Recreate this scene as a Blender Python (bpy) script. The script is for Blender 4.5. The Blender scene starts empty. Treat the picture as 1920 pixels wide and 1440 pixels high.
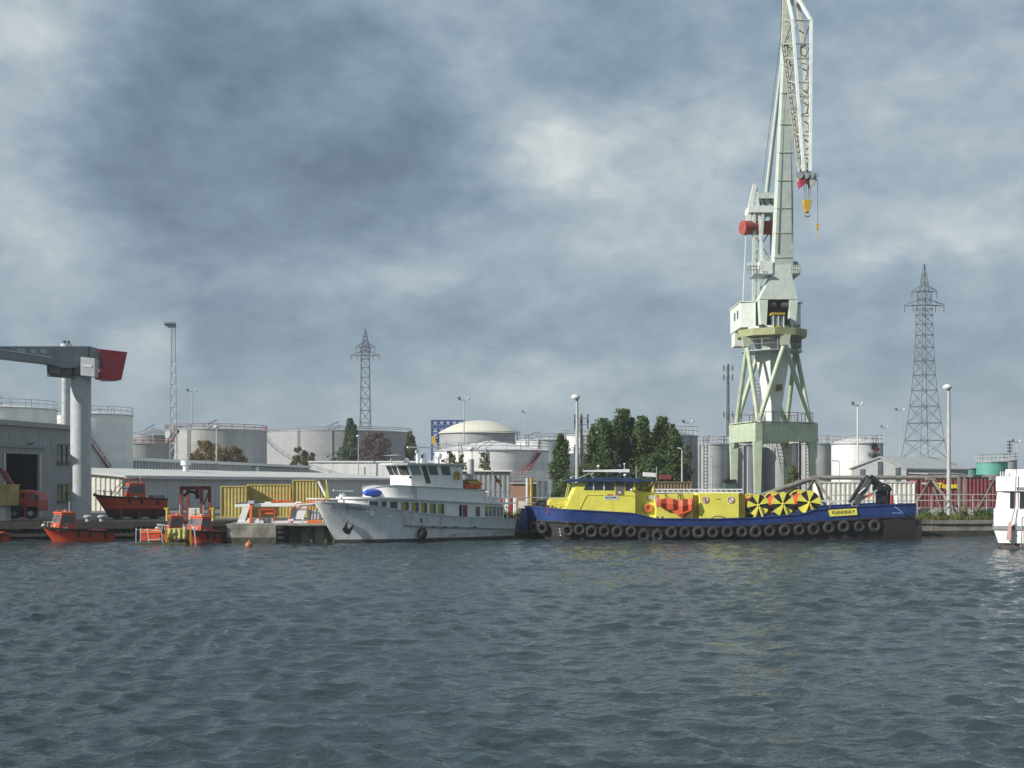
import bpy, math, random
import numpy as np
from mathutils import Vector, Matrix
R = math.radians
random.seed(7)
SC = bpy.context.scene
COL = SC.collection
# ---------------------------------------------------------------- camera
F, HZ, CZ = 2400.0, 905.0, 4.5          # focal length in photo pixels, horizon row, eye height above the water
cd = bpy.data.cameras.new('camera'); cam = bpy.data.objects.new('camera', cd); COL.objects.link(cam)
cam.location = (0, 0, CZ); cam.rotation_euler = (R(90), 0, 0)
cd.sensor_width = 36; cd.lens = 45.0; cd.shift_y = 185 / 1920; cd.clip_start = 0.1; cd.clip_end = 9000
SC.camera = cam
SC.view_settings.view_transform = 'Standard'; SC.view_settings.look = 'None'
SC.view_settings.exposure = 0.28; SC.view_settings.gamma = 1.0
SC.cycles.max_bounces = 6; SC.cycles.diffuse_bounces = 3; SC.cycles.glossy_bounces = 3
SC.cycles.transparent_max_bounces = 8; SC.cycles.caustics_reflective = False; SC.cycles.caustics_refractive = False
# ---------------------------------------------------------------- sun and sky
SUN_EL, ALPHA = R(27), R(25)
sdir = Vector((-math.cos(ALPHA) * math.cos(SUN_EL), -math.sin(ALPHA) * math.cos(SUN_EL), math.sin(SUN_EL)))
sl = bpy.data.lights.new('sun', 'SUN'); so = bpy.data.objects.new('sun', sl); COL.objects.link(so)
sl.energy = 4.9; sl.angle = R(0.5); sl.color = (1.0, 0.955, 0.88)
so.rotation_euler = sdir.to_track_quat('Z', 'Y').to_euler(); so.location = (-60, -30, 60)
W = bpy.data.worlds.new('World'); SC.world = W; W.use_nodes = True
def world_sky():
    nt = W.node_tree; N = nt.nodes; N.clear(); K = nt.links.new
    out = N.new('ShaderNodeOutputWorld'); bg = N.new('ShaderNodeBackground'); K(bg.outputs[0], out.inputs[0])
    bg.inputs[1].default_value = 0.1
    sky = N.new('ShaderNodeTexSky'); sky.sky_type = 'NISHITA'; sky.sun_disc = False
    sky.sun_elevation = SUN_EL; sky.sun_rotation = math.atan2(sdir.x, sdir.y) % (2 * math.pi)
    sky.air_density = 1.2; sky.dust_density = 1.0
    tc = N.new('ShaderNodeTexCoord')
    def math_(op, a, b=None, clamp=False):
        n = N.new('ShaderNodeMath'); n.operation = op; n.use_clamp = clamp
        for i, v in enumerate((a, b)):
            if v is None: continue
            if isinstance(v, (int, float)): n.inputs[i].default_value = v
            else: K(v, n.inputs[i])
        return n.outputs[0]
    def noise(vec, scale, detail, rough, dist=0.0):
        n = N.new('ShaderNodeTexNoise'); n.inputs['Scale'].default_value = scale; n.inputs['Detail'].default_value = detail
        n.inputs['Roughness'].default_value = rough; n.inputs['Distortion'].default_value = dist; K(vec, n.inputs['Vector']); return n
    mp = N.new('ShaderNodeMapping'); mp.inputs['Scale'].default_value = (1, 1, 1.7); mp.inputs['Location'].default_value = (3.1, 1.7, 0.4)
    K(tc.outputs['Generated'], mp.inputs['Vector'])
    # warped direction for ragged cloud edges
    wn = noise(mp.outputs[0], 9.0, 7, 0.6)
    sub = N.new('ShaderNodeVectorMath'); sub.operation = 'SUBTRACT'; K(wn.outputs['Color'], sub.inputs[0]); sub.inputs[1].default_value = (.5, .5, .5)
    sca = N.new('ShaderNodeVectorMath'); sca.operation = 'SCALE'; K(sub.outputs[0], sca.inputs[0]); sca.inputs['Scale'].default_value = 0.10
    add = N.new('ShaderNodeVectorMath'); add.operation = 'ADD'; K(tc.outputs['Generated'], add.inputs[0]); K(sca.outputs[0], add.inputs[1])
    warp = add.outputs[0]
    n1 = noise(mp.outputs[0], 5.0, 8, 0.56, 0.25).outputs['Fac']
    n2 = noise(mp.outputs[0], 17.0, 8, 0.58, 0.15).outputs['Fac']
    v = math_('ADD', math_('MULTIPLY', math_('SUBTRACT', n1, 0.5), 0.78), math_('MULTIPLY', math_('SUBTRACT', n2, 0.5), 0.52))
    n3 = noise(mp.outputs[0], 42.0, 6, 0.6, 0.1).outputs['Fac']; v = math_('ADD', v, math_('MULTIPLY', math_('SUBTRACT', n3, 0.5), 0.30))
    v = math_('ADD', v, 0.50)
    # the cloud masses of this sky: (px, py of the centre in the photograph, half width, half height, how light or dark)
    for (px, py, rx, ry, amt, hard) in CLOUDS:
        c = Vector(((px - 960) / F, 1, (HZ - py) / F)).normalized()
        s = N.new('ShaderNodeVectorMath'); s.operation = 'SUBTRACT'; K(warp, s.inputs[0]); s.inputs[1].default_value = c
        m = N.new('ShaderNodeVectorMath'); m.operation = 'MULTIPLY'; K(s.outputs[0], m.inputs[0]); m.inputs[1].default_value = (F / rx, F / rx * .6, F / ry)
        l = N.new('ShaderNodeVectorMath'); l.operation = 'LENGTH'; K(m.outputs[0], l.inputs[0])
        mr = N.new('ShaderNodeMapRange'); mr.interpolation_type = 'SMOOTHSTEP'; K(l.outputs['Value'], mr.inputs['Value'])
        mr.inputs['From Min'].default_value = 1.0 + hard; mr.inputs['From Max'].default_value = 1.0 - hard
        mr.inputs['To Min'].default_value = 0; mr.inputs['To Max'].default_value = amt
        v = math_('ADD', v, mr.outputs[0])
    cr = N.new('ShaderNodeValToRGB'); K(v, cr.inputs['Fac'])
    e = cr.color_ramp.elements
    e[0].position = 0.0; e[0].color = (0.130, 0.189, 0.262, 1)
    e[1].position = 1.0; e[1].color = (0.68, 0.73, 0.72, 1)
    for p, c in ((0.25, (0.198, 0.273, 0.355, 1)), (0.48, (0.287, 0.374, 0.455, 1)), (0.72, (0.428, 0.504, 0.560, 1))):
        x = e.new(p); x.color = c
    sc10 = N.new('ShaderNodeVectorMath'); sc10.operation = 'SCALE'; K(cr.outputs['Color'], sc10.inputs[0]); sc10.inputs['Scale'].default_value = 8.2
    mix = N.new('ShaderNodeMix'); mix.data_type = 'RGBA'; mix.inputs[0].default_value = 0.93
    K(sky.outputs[0], mix.inputs[6]); K(sc10.outputs[0], mix.inputs[7]); K(mix.outputs[2], bg.inputs[0])
CLOUDS = [(300, 250, 190, 210, -0.16, .5), (480, 260, 330, 240, -0.24, .26), (650, 190, 190, 140, -0.07, .2), (810, 320, 180, 100, -0.12, .16), (1020, 300, 130, 50, 0.26, .7), (1180, 320, 330, 110, 0.12, .8), (1650, 250, 420, 260, 0.08, .8),
          (560, 640, 330, 80, -0.14, .6), (1080, 600, 330, 80, -0.14, .5), (270, 670, 70, 60, 0.30, .8), (60, 300, 120, 200, 0.24, .7), (700, 500, 260, 50, 0.10, .8),
          (1000, 700, 120, 50, 0.24, .8), (1780, 430, 160, 50, 0.24, .8), (1600, 540, 200, 70, -0.12, .5), (80, 50, 160, 60, 0.22, .7), (1150, 60, 330, 70, -0.10, .6), (1330, 240, 200, 40, .12, .8)]
world_sky()
# ---------------------------------------------------------------- helpers
GZ = 1.3
def P(px, py, D): return Vector(((px - 960) / F * D, D, CZ + (HZ - py) / F * D))
def XX(px, D): return (px - 960) / F * D
def ZZ(py, D): return CZ + (HZ - py) / F * D
V = Vector
class MB:
    def __init__(s): s.v = []; s.f = []
    def add(s, vs, fs):
        b = len(s.v); s.v += [tuple(p) for p in vs]; s.f += [tuple(i + b for i in f) for f in fs]; return s
    def bx(s, x0, x1, y0, y1, z0, z1):
        return s.add([(x0,y0,z0),(x1,y0,z0),(x1,y1,z0),(x0,y1,z0),(x0,y0,z1),(x1,y0,z1),(x1,y1,z1),(x0,y1,z1)],
                     [(0,3,2,1),(4,5,6,7),(0,1,5,4),(1,2,6,5),(2,3,7,6),(3,0,4,7)])
    def frame(s, p, q):
        p, q = V(p), V(q); d = (q - p).normalized(); up = V((0,0,1)) if abs(d.z) < .93 else V((0,1,0))
        sd = d.cross(up).normalized(); u = sd.cross(d).normalized(); return p, q, sd, u
    def frustum(s, p, q, w1, h1, w2, h2):
        p, q, a, b = s.frame(p, q); vs = []
        for c, w, h in ((p, w1, h1), (q, w2, h2)):
            vs += [c - a*w/2 - b*h/2, c + a*w/2 - b*h/2, c + a*w/2 + b*h/2, c - a*w/2 + b*h/2]
        return s.add(vs, [(0,1,2,3),(7,6,5,4),(0,4,5,1),(1,5,6,2),(2,6,7,3),(3,7,4,0)])
    def beam(s, p, q, w, h=None): h = h or w; return s.frustum(p, q, w, h, w, h)
    def tube(s, p, q, r, r2=None, n=8, caps=True):
        r2 = r if r2 is None else r2; p, q, a, b = s.frame(p, q); vs = []
        for c, rr in ((p, r), (q, r2)):
            vs += [c + a*rr*math.cos(2*math.pi*i/n) + b*rr*math.sin(2*math.pi*i/n) for i in range(n)]
        fs = [(i, (i+1) % n, n + (i+1) % n, n + i) for i in range(n)]
        if caps: fs += [tuple(range(n-1, -1, -1)), tuple(range(n, 2*n))]
        return s.add(vs, fs)
    def path(s, pts, r, n=6):
        for a, b in zip(pts, pts[1:]): s.tube(a, b, r, n=n)
        return s
    def bars(s, pts, w, h=None):
        for a, b in zip(pts, pts[1:]): s.beam(a, b, w, h)
        return s
    def lathe(s, c, prof, n=32, a0=0.0, a1=2*math.pi):
        full = abs(a1 - a0 - 2*math.pi) < 1e-6; m = n if full else n + 1; vs = []
        for r, z in prof:
            vs += [(c[0] + r*math.cos(a0 + (a1-a0)*i/n), c[1] + r*math.sin(a0 + (a1-a0)*i/n), c[2] + z) for i in range(m)]
        fs = []
        for j in range(len(prof) - 1):
            for i in range(n):
                k = (i+1) % m; fs.append((j*m+i, j*m+k, (j+1)*m+k, (j+1)*m+i))
        return s.add(vs, fs)
    def sphere(s, c, r, n=12, m=8, sz=1.0):
        prof = [(max(1e-4, r*math.sin(math.pi*j/m)), -r*sz*math.cos(math.pi*j/m)) for j in range(m+1)]
        return s.lathe(c, prof, n)
    def torus(s, c, R1, r, axis=(0,1,0), n=20, m=8):
        c = V(c); ax = V(axis).normalized(); a = ax.orthogonal().normalized(); b = ax.cross(a); vs = []
        for i in range(n):
            d = a*math.cos(2*math.pi*i/n) + b*math.sin(2*math.pi*i/n)
            vs += [c + d*(R1 + r*math.cos(2*math.pi*j/m)) + ax*r*math.sin(2*math.pi*j/m) for j in range(m)]
        return s.add(vs, [(i*m+j, ((i+1)%n)*m+j, ((i+1)%n)*m+(j+1)%m, i*m+(j+1)%m) for i in range(n) for j in range(m)])
    def prism(s, poly, d):
        """closed polygon of 3d points pushed along the vector d"""
        n = len(poly); d = V(d); vs = [V(p) for p in poly] + [V(p) + d for p in poly]
        return s.add(vs, [tuple(range(n)), tuple(range(2*n-1, n-1, -1))] + [(i, n+i, n+(i+1)%n, (i+1)%n) for i in range(n)])
    def quad(s, *p): return s.add(p, [tuple(range(len(p)))])
    def build(s, name, mat, parent=None, smooth=False, bevel=0.0):
        me = bpy.data.meshes.new(name); me.from_pydata(s.v, [], s.f); me.validate()
        return link(name, me, mat, parent, smooth, bevel)
ROOT = {}
def link(name, me, mat, parent=None, smooth=False, bevel=0.0, fix=True):
    if fix:
        import bmesh
        bm = bmesh.new(); bm.from_mesh(me)
        if name in ('sheet', 'folded_skirt', 'flag_stripe'): bmesh.ops.remove_doubles(bm, verts=bm.verts, dist=.0005)
        bmesh.ops.recalc_face_normals(bm, faces=bm.faces); bm.to_mesh(me); bm.free()
    if mat: me.materials.append(mat)
    if smooth:
        me.shade_smooth()
        try: me.set_sharp_from_angle(angle=R(38))
        except Exception: pass
    o = bpy.data.objects.new(name, me); COL.objects.link(o)
    if bevel:
        b = o.modifiers.new('bevel', 'BEVEL'); b.width = bevel; b.segments = 2; b.limit_method = 'ANGLE'
    if parent:
        o.parent = parent
        if parent.name in ROOT: o.matrix_parent_inverse = ROOT[parent.name]
    return o
def tag(o, label=None, cat=None, group=None, kind=None):
    for k, v in (('label', label), ('category', cat), ('group', group), ('kind', kind)):
        if v: o[k] = v
    return o
def thing(name, label, cat, loc, rz=None, group=None):
    """an Empty at the thing's base; with rz the parts are in its own axes, without they are in world axes"""
    o = bpy.data.objects.new(name, None); COL.objects.link(o); o.location = loc; o.empty_display_size = .3
    if rz is None: ROOT[o.name] = Matrix.Translation(-V(loc))
    else: o.rotation_euler = (0, 0, rz)
    return tag(o, label, cat, group)
class Fr:
    """a boat's own axes: where a sight line meets its upright plane at distance off"""
    def __init__(s, O, rz): s.O = O; s.c, s.s = math.cos(rz), math.sin(rz)
    def at(s, px, py, off):
        dx = (px - 960) / F; t = (off + (-s.s*s.O[0] + s.c*s.O[1])) / (-s.s*dx + s.c)
        x, y = dx*t - s.O[0], t - s.O[1]
        return V((s.c*x + s.s*y, off, CZ + (HZ - py)/F*t))
def copy_tree(o, parent=None):
    c = o.copy(); COL.objects.link(c); c.parent = parent
    if parent is not None: c.matrix_parent_inverse = o.matrix_parent_inverse
    for ch in o.children: copy_tree(ch, c)
    return c
def text(s, size, mat, parent, loc, rot, name='lettering', width=None, ext=0.004, bold=0.0):
    cu = bpy.data.curves.new('t', 'FONT'); cu.body = s; cu.size = size; cu.extrude = ext; cu.offset = bold; cu.resolution_u = 2
    cu.align_x = 'CENTER'; cu.align_y = 'CENTER'
    t = bpy.data.objects.new('t', cu); COL.objects.link(t); bpy.context.view_layer.update()
    me = bpy.data.meshes.new_from_object(t.evaluated_get(bpy.context.evaluated_depsgraph_get()))
    bpy.data.objects.remove(t); bpy.data.curves.remove(cu)
    if width:
        w = max(v.co.x for v in me.vertices) - min(v.co.x for v in me.vertices)
        for v in me.vertices: v.co.x *= width / w
    m = Matrix.Translation(V(loc)) @ rot
    me.transform(m); me.name = name
    return link(name, me, mat, parent, fix=False)
RX90 = Matrix.Rotation(R(90), 4, 'X')
# ---------------------------------------------------------------- materials
MC = {}
RUST = (0.20, 0.085, 0.035)
COURSE = ('tank_white', 'tank_grey', 'tank_weathered', 'tank_aluminium', 'tank_teal')
def mat(name, col, rough=0.6, metal=0.0, var=0.10, scale=1.5, streak=0.0, scol=RUST, sscale=(3, 3, .25), bump=0.0, spec=0.5, spots=0.0):
    if name in MC: return MC[name]
    m = bpy.data.materials.new(name); m.use_nodes = True; nt = m.node_tree; N = nt.nodes; K = nt.links.new
    b = N['Principled BSDF']; b.inputs['Roughness'].default_value = rough; b.inputs['Metallic'].default_value = metal
    b.inputs['Specular IOR Level'].default_value = spec
    g = N.new('ShaderNodeNewGeometry')
    def noise(sc, det=5, rg=.6, vec=None):
        n = N.new('ShaderNodeTexNoise'); n.inputs['Scale'].default_value = sc; n.inputs['Detail'].default_value = det; n.inputs['Roughness'].default_value = rg
        K(vec or g.outputs['Position'], n.inputs['Vector']); return n.outputs['Fac']
    def rng(v, a, b_, c, d):
        r = N.new('ShaderNodeMapRange'); K(v, r.inputs[0])
        for i, x in enumerate((a, b_, c, d)): r.inputs[i+1].default_value = x
        return r.outputs[0]
    def mix(fac, a, bcol):
        x = N.new('ShaderNodeMix'); x.data_type = 'RGBA'
        if isinstance(fac, float): x.inputs[0].default_value = fac
        else: K(fac, x.inputs[0])
        for i, c in ((6, a), (7, bcol)):
            if isinstance(c, tuple): x.inputs[i].default_value = (*c, 1)
            else: K(c, x.inputs[i])
        return x.outputs[2]
    lo = tuple(c*(1-var*1.6) for c in col); hi = tuple(min(.95, c*(1+var)) for c in col)
    nz = noise(scale); c = mix(rng(nz, .3, .7, 0, 1), lo, hi)
    if name in COURSE:      # each ring of shell plates has aged a little differently, with a dark weld between
        sp = N.new('ShaderNodeSeparateXYZ'); K(g.outputs['Position'], sp.inputs[0])
        d = N.new('ShaderNodeMath'); d.operation = 'DIVIDE'; K(sp.outputs[2], d.inputs[0]); d.inputs[1].default_value = 1.9
        fl = N.new('ShaderNodeMath'); fl.operation = 'FLOOR'; K(d.outputs[0], fl.inputs[0]); fr_ = N.new('ShaderNodeMath'); fr_.operation = 'FRACT'; K(d.outputs[0], fr_.inputs[0])
        wn = N.new('ShaderNodeTexWhiteNoise'); wn.noise_dimensions = '1D'; K(fl.outputs[0], wn.inputs['W'])
        c = mix(rng(wn.outputs['Value'], 0, 1, 0, .22), c, tuple(x*.6 for x in col)); c = mix(rng(fr_.outputs[0], .95, .97, 0, .35), c, tuple(x*.45 for x in col))
    if streak:
        mp = N.new('ShaderNodeMapping'); mp.inputs['Scale'].default_value = sscale; K(g.outputs['Position'], mp.inputs['Vector'])
        s1 = noise(1.0, 6, .62, mp.outputs[0]); c = mix(rng(s1, .52, .72, 0, streak), c, scol)
    if spots:
        s2 = noise(scale*3.1, 6, .7); c = mix(rng(s2, .60, .70, 0, spots), c, scol)
    K(c, b.inputs['Base Color'])
    rr = N.new('ShaderNodeMapRange'); K(nz, rr.inputs[0]); rr.inputs[3].default_value = max(.03, rough-.1); rr.inputs[4].default_value = min(1, rough+.12); K(rr.outputs[0], b.inputs['Roughness'])
    if bump:
        bp = N.new('ShaderNodeBump'); bp.inputs['Strength'].default_value = bump; bp.inputs['Distance'].default_value = .05
        K(noise(scale*6, 6, .65), bp.inputs['Height']); K(bp.outputs[0], b.inputs['Normal'])
    MC[name] = m; return m
def leafmat(name, c1, c2):
    m = bpy.data.materials.new(name); m.use_nodes = True; nt = m.node_tree; N = nt.nodes; K = nt.links.new
    b = N['Principled BSDF']; b.inputs['Roughness'].default_value = .55; b.inputs['Specular IOR Level'].default_value = .3
    g = N.new('ShaderNodeNewGeometry'); r = N.new('ShaderNodeMix'); r.data_type = 'RGBA'; r.inputs[6].default_value = (*c1, 1); r.inputs[7].default_value = (*c2, 1)
    K(g.outputs['Random Per Island'], r.inputs[0]); K(r.outputs[2], b.inputs['Base Color'])
    t = N.new('ShaderNodeBsdfTranslucent'); K(r.outputs[2], t.inputs[0]); a = N.new('ShaderNodeMixShader'); a.inputs[0].default_value = .25
    K(b.outputs[0], a.inputs[1]); K(t.outputs[0], a.inputs[2]); K(a.outputs[0], N['Material Output'].inputs[0]); return m
GREY = (.30, .32, .33)
M = dict(
    white=mat('white_paint', (.78, .78, .76), .45, var=.05, streak=.18, scol=(.45, .40, .33)),
    whiteclean=mat('white_gloss', (.80, .80, .79), .35, var=.04),
    hullwhite=mat('hull_white', (.74, .755, .76), .42, var=.08, scale=.8, streak=.75, scol=(.36, .24, .15), sscale=(1.6, 1.6, .22), spots=.35),
    stain=mat('rust_stained_white', (.60, .57, .52), .5, var=.15, scale=1.2, streak=.9, scol=(.25, .14, .075), sscale=(1.5, 1.5, .35), spots=.7),
    boot=mat('boot_top', (.075, .065, .06), .7, var=.3, streak=.5, scol=(.16, .09, .05), spots=.4),
    rubber=mat('rubber', (.030, .030, .031), .8, var=.3, scale=6, bump=.3, spec=.3),
    rubberworn=mat('worn_rubber', (.045, .044, .042), .85, var=.35, scale=5, bump=.3, spec=.25),
    black=mat('black_paint', (.022, .023, .026), .5, var=.3),
    glass=mat('dark_glass', (.025, .032, .038), .08, var=.2, spec=.8),
    glassl=mat('grey_glass', (.12, .15, .17), .08, var=.3, spec=.8),
    curtain=mat('yellow_curtain', (.38, .34, .06), .8, var=.2, scale=6),
    yellow=mat('boat_yellow', (.79, .73, .11), .5, var=.11, scale=.7, streak=.40, scol=(.50, .38, .07), sscale=(2.2, 2.2, .3), spots=.18),
    yellowd=mat('ochre_paint', (.55, .42, .06), .6, var=.15, streak=.4, spots=.3),
    blue=mat('boat_blue', (.018, .050, .200), .5, var=.25, scale=.9, streak=.5, scol=(.07, .075, .11), sscale=(2.5, 2.5, .4), spots=.3),
    bluedk=mat('navy_roof', (.025, .045, .12), .5, var=.2),
    bluec=mat('blue_cover', (.03, .09, .42), .6, var=.2, bump=.3),
    hulldark=mat('hull_black', (.024, .024, .025), .7, var=.3, streak=.5, scol=(.075, .05, .035), spots=.4),
    orange=mat('boat_orange', (.56, .068, .020), .45, var=.12, streak=.25, scol=(.30, .05, .02)),
    orangel=mat('bright_orange', (.78, .16, .035), .5, var=.1),
    tarp=mat('orange_tarp', (.60, .095, .03), .6, var=.18, bump=.1),
    red=mat('red_paint', (.34, .035, .035), .5, var=.12, streak=.2, scol=(.2, .03, .03)),
    redrail=mat('red_rail', (.24, .08, .075), .6, var=.2),
    cwred=mat('dull_crimson', (.40, .03, .05), .5, var=.12, streak=.2, scol=(.17, .03, .04)),
    rustred=mat('rust_red', (.21, .04, .033), .65, var=.2, streak=.4, scol=(.12, .04, .03)),
    truckredshade=mat('truck_red_shaded', (.42, .055, .02), .5, var=.15, streak=.3, scol=(.2, .04, .02)),  # darkened red, the truck's shade mixed into the paint colour
    oldpipe=mat('weathered_pipe', (.24, .225, .195), .8, var=.2, streak=.4, scol=(.14, .11, .08)),
    rustpipe=mat('rusty_beam', (.17, .13, .10), .8, var=.25, spots=.4),
    maroon=mat('maroon_steel', (.185, .042, .052), .55, var=.15, streak=.3, scol=(.12, .03, .03)),
    steel=mat('galvanised', (.36, .38, .39), .5, .35, var=.15),
    pole=mat('pole_grey', (.40, .41, .40), .6, var=.12),
    dksteel=mat('dark_steel', (.10, .11, .12), .55, .2, var=.2),
    lattice=mat('lattice_steel', (.09, .105, .12), .6, .2, var=.15),
    greycrane=mat('crane_grey', (.235, .255, .265), .5, var=.1, streak=.2, scol=(.15, .16, .16)),
    greylite=mat('panel_grey', (.43, .45, .46), .5, var=.08),
    cream=mat('cream_corrugated', (.62, .61, .53), .6, var=.08, streak=.2, scol=(.4, .37, .3)),
    facade=mat('grey_cladding', (.33, .345, .35), .7, var=.08, scale=.6, streak=.25, scol=(.22, .23, .23), sscale=(1.5, 1.5, .2)),
    sheet=mat('light_sheet', (.50, .51, .50), .6, var=.08, streak=.2, scol=(.36, .36, .34)),
    roofl=mat('light_roof', (.58, .58, .54), .7, var=.1, scale=.5, streak=.2, scol=(.42, .41, .37), sscale=(.6, .6, .6)),
    dark=mat('dark_interior', (.018, .02, .024), .8, var=.3),
    tankw=mat('tank_white', (.70, .70, .68), .5, var=.06, scale=.5, streak=.35, scol=(.46, .45, .43), sscale=(.9, .9, .05)),
    tankg=mat('tank_grey', (.31, .32, .325), .55, var=.08, scale=.5, streak=.55, scol=(.25, .255, .255), sscale=(1.0, 1.0, .04)),
    tankold=mat('tank_weathered', (.38, .385, .37), .6, var=.12, scale=.5, streak=.75, scol=(.22, .22, .215), sscale=(1.1, 1.1, .04)),
    tankal=mat('tank_aluminium', (.34, .355, .365), .5, .15, var=.08, scale=.5, streak=.4, scol=(.25, .26, .27), sscale=(.9, .9, .05)),
    dome=mat('dome_cream', (.66, .63, .52), .55, var=.08),
    teal=mat('tank_teal', (.10, .34, .28), .55, var=.1, streak=.3, scol=(.08, .24, .2)),
    cgreen=mat('crane_green', (.43, .50, .37), .5, var=.12, streak=.55, scol=(.29, .31, .20), sscale=(2, 2, .3), spots=.2),
    cpale=mat('crane_pale', (.54, .61, .55), .5, var=.08, streak=.5, scol=(.40, .40, .31), sscale=(1.5, 1.5, .12)),
    cwhite=mat('crane_white', (.66, .70, .66), .5, var=.08, streak=.5, scol=(.45, .45, .38), sscale=(1.5, 1.5, .12)),
    crust=mat('crane_rusty', (.44, .45, .37), .6, var=.15, scale=4, streak=.8, scol=(.27, .19, .12), sscale=(4, 4, 1.2), spots=.6),
    olive=mat('olive_ring', (.30, .32, .16), .55, var=.12, streak=.3, scol=(.2, .2, .1)),
    hook=mat('hook_yellow', (.50, .33, .03), .5, var=.15),
    cont=mat('container_yellow', (.47, .38, .125), .6, var=.12, streak=.45, scol=(.27, .16, .06), spots=.3),
    contw=mat('container_white', (.66, .65, .58), .6, var=.07, streak=.35, scol=(.42, .37, .27)),
    brown=mat('container_brown', (.20, .155, .085), .7, var=.12),
    brick=mat('hut_brick', (.36, .20, .145), .85, var=.15, scale=5),
    conc=mat('concrete', (.265, .25, .21), .9, var=.35, scale=1.1, streak=.85, scol=(.085, .08, .06), sscale=(1.6, 1.6, .5), spots=.4, bump=.6),
    concl=mat('concrete_light', (.40, .39, .36), .9, var=.18, scale=1.2, streak=.4, scol=(.2, .19, .17), bump=.5),
    moss=mat('mossy_timber', (.075, .085, .035), .9, var=.4, scale=4, bump=.6),
    tarpg=mat('olive_tarp', (.33, .30, .075), .7, var=.15, bump=.06),
    algae=mat('algae_band', (.055, .058, .035), .75, var=.4, scale=2.5, bump=.4),
    shadetimber=mat('shade_dark_timber', (.035, .030, .026), .85, var=.4, scale=3, streak=.5, scol=(.05, .055, .03), bump=.5),  # near-black timber, the shade of the left quay put into its colour
    wood=mat('bark', (.10, .085, .065), .9, var=.3, scale=4, bump=.4),
    ground=mat('yard_ground', (.19, .18, .165), .95, var=.3, scale=.25, spots=.5, scol=(.10, .11, .06), bump=.3),
    drum=mat('drum_red', (.33, .065, .05), .6, var=.2, streak=.3, scol=(.2, .06, .05)),
    lamp=mat('lamp_head', (.62, .63, .62), .4, var=.05),
    buoy=mat('buoy_orange', (.45, .16, .035), .6, var=.25, scale=5, spots=.5),
)
# ================================================================ the setting: water, ground, quay
def water_mat():
    m = bpy.data.materials.new('harbour_water'); m.use_nodes = True; nt = m.node_tree; N = nt.nodes; K = nt.links.new
    b = N['Principled BSDF']; b.inputs['Base Color'].default_value = (.030, .047, .053, 1); b.inputs['Roughness'].default_value = .09; b.inputs['IOR'].default_value = 1.333
    g = N.new('ShaderNodeNewGeometry')
    def nz(sc, det, mapscale):
        mp = N.new('ShaderNodeMapping'); mp.inputs['Scale'].default_value = mapscale; K(g.outputs['Position'], mp.inputs['Vector'])
        n = N.new('ShaderNodeTexNoise'); n.inputs['Scale'].default_value = sc; n.inputs['Detail'].default_value = det; n.inputs['Roughness'].default_value = .55; n.inputs['Distortion'].default_value = .4
        K(mp.outputs[0], n.inputs['Vector']); return n.outputs['Fac']
    h1 = nz(1.0, 3, (2.0, 3.4, 1)); h2 = nz(1.0, 3, (.7, 1.3, 1))
    a = N.new('ShaderNodeMath'); a.operation = 'MULTIPLY_ADD'; K(h2, a.inputs[0]); a.inputs[1].default_value = 1.4; K(h1, a.inputs[2])
    bp = N.new('ShaderNodeBump'); bp.inputs['Strength'].default_value = .75; bp.inputs['Distance'].default_value = .10; K(a.outputs[0], bp.inputs['Height']); K(bp.outputs[0], b.inputs['Normal'])
    return m
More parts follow.
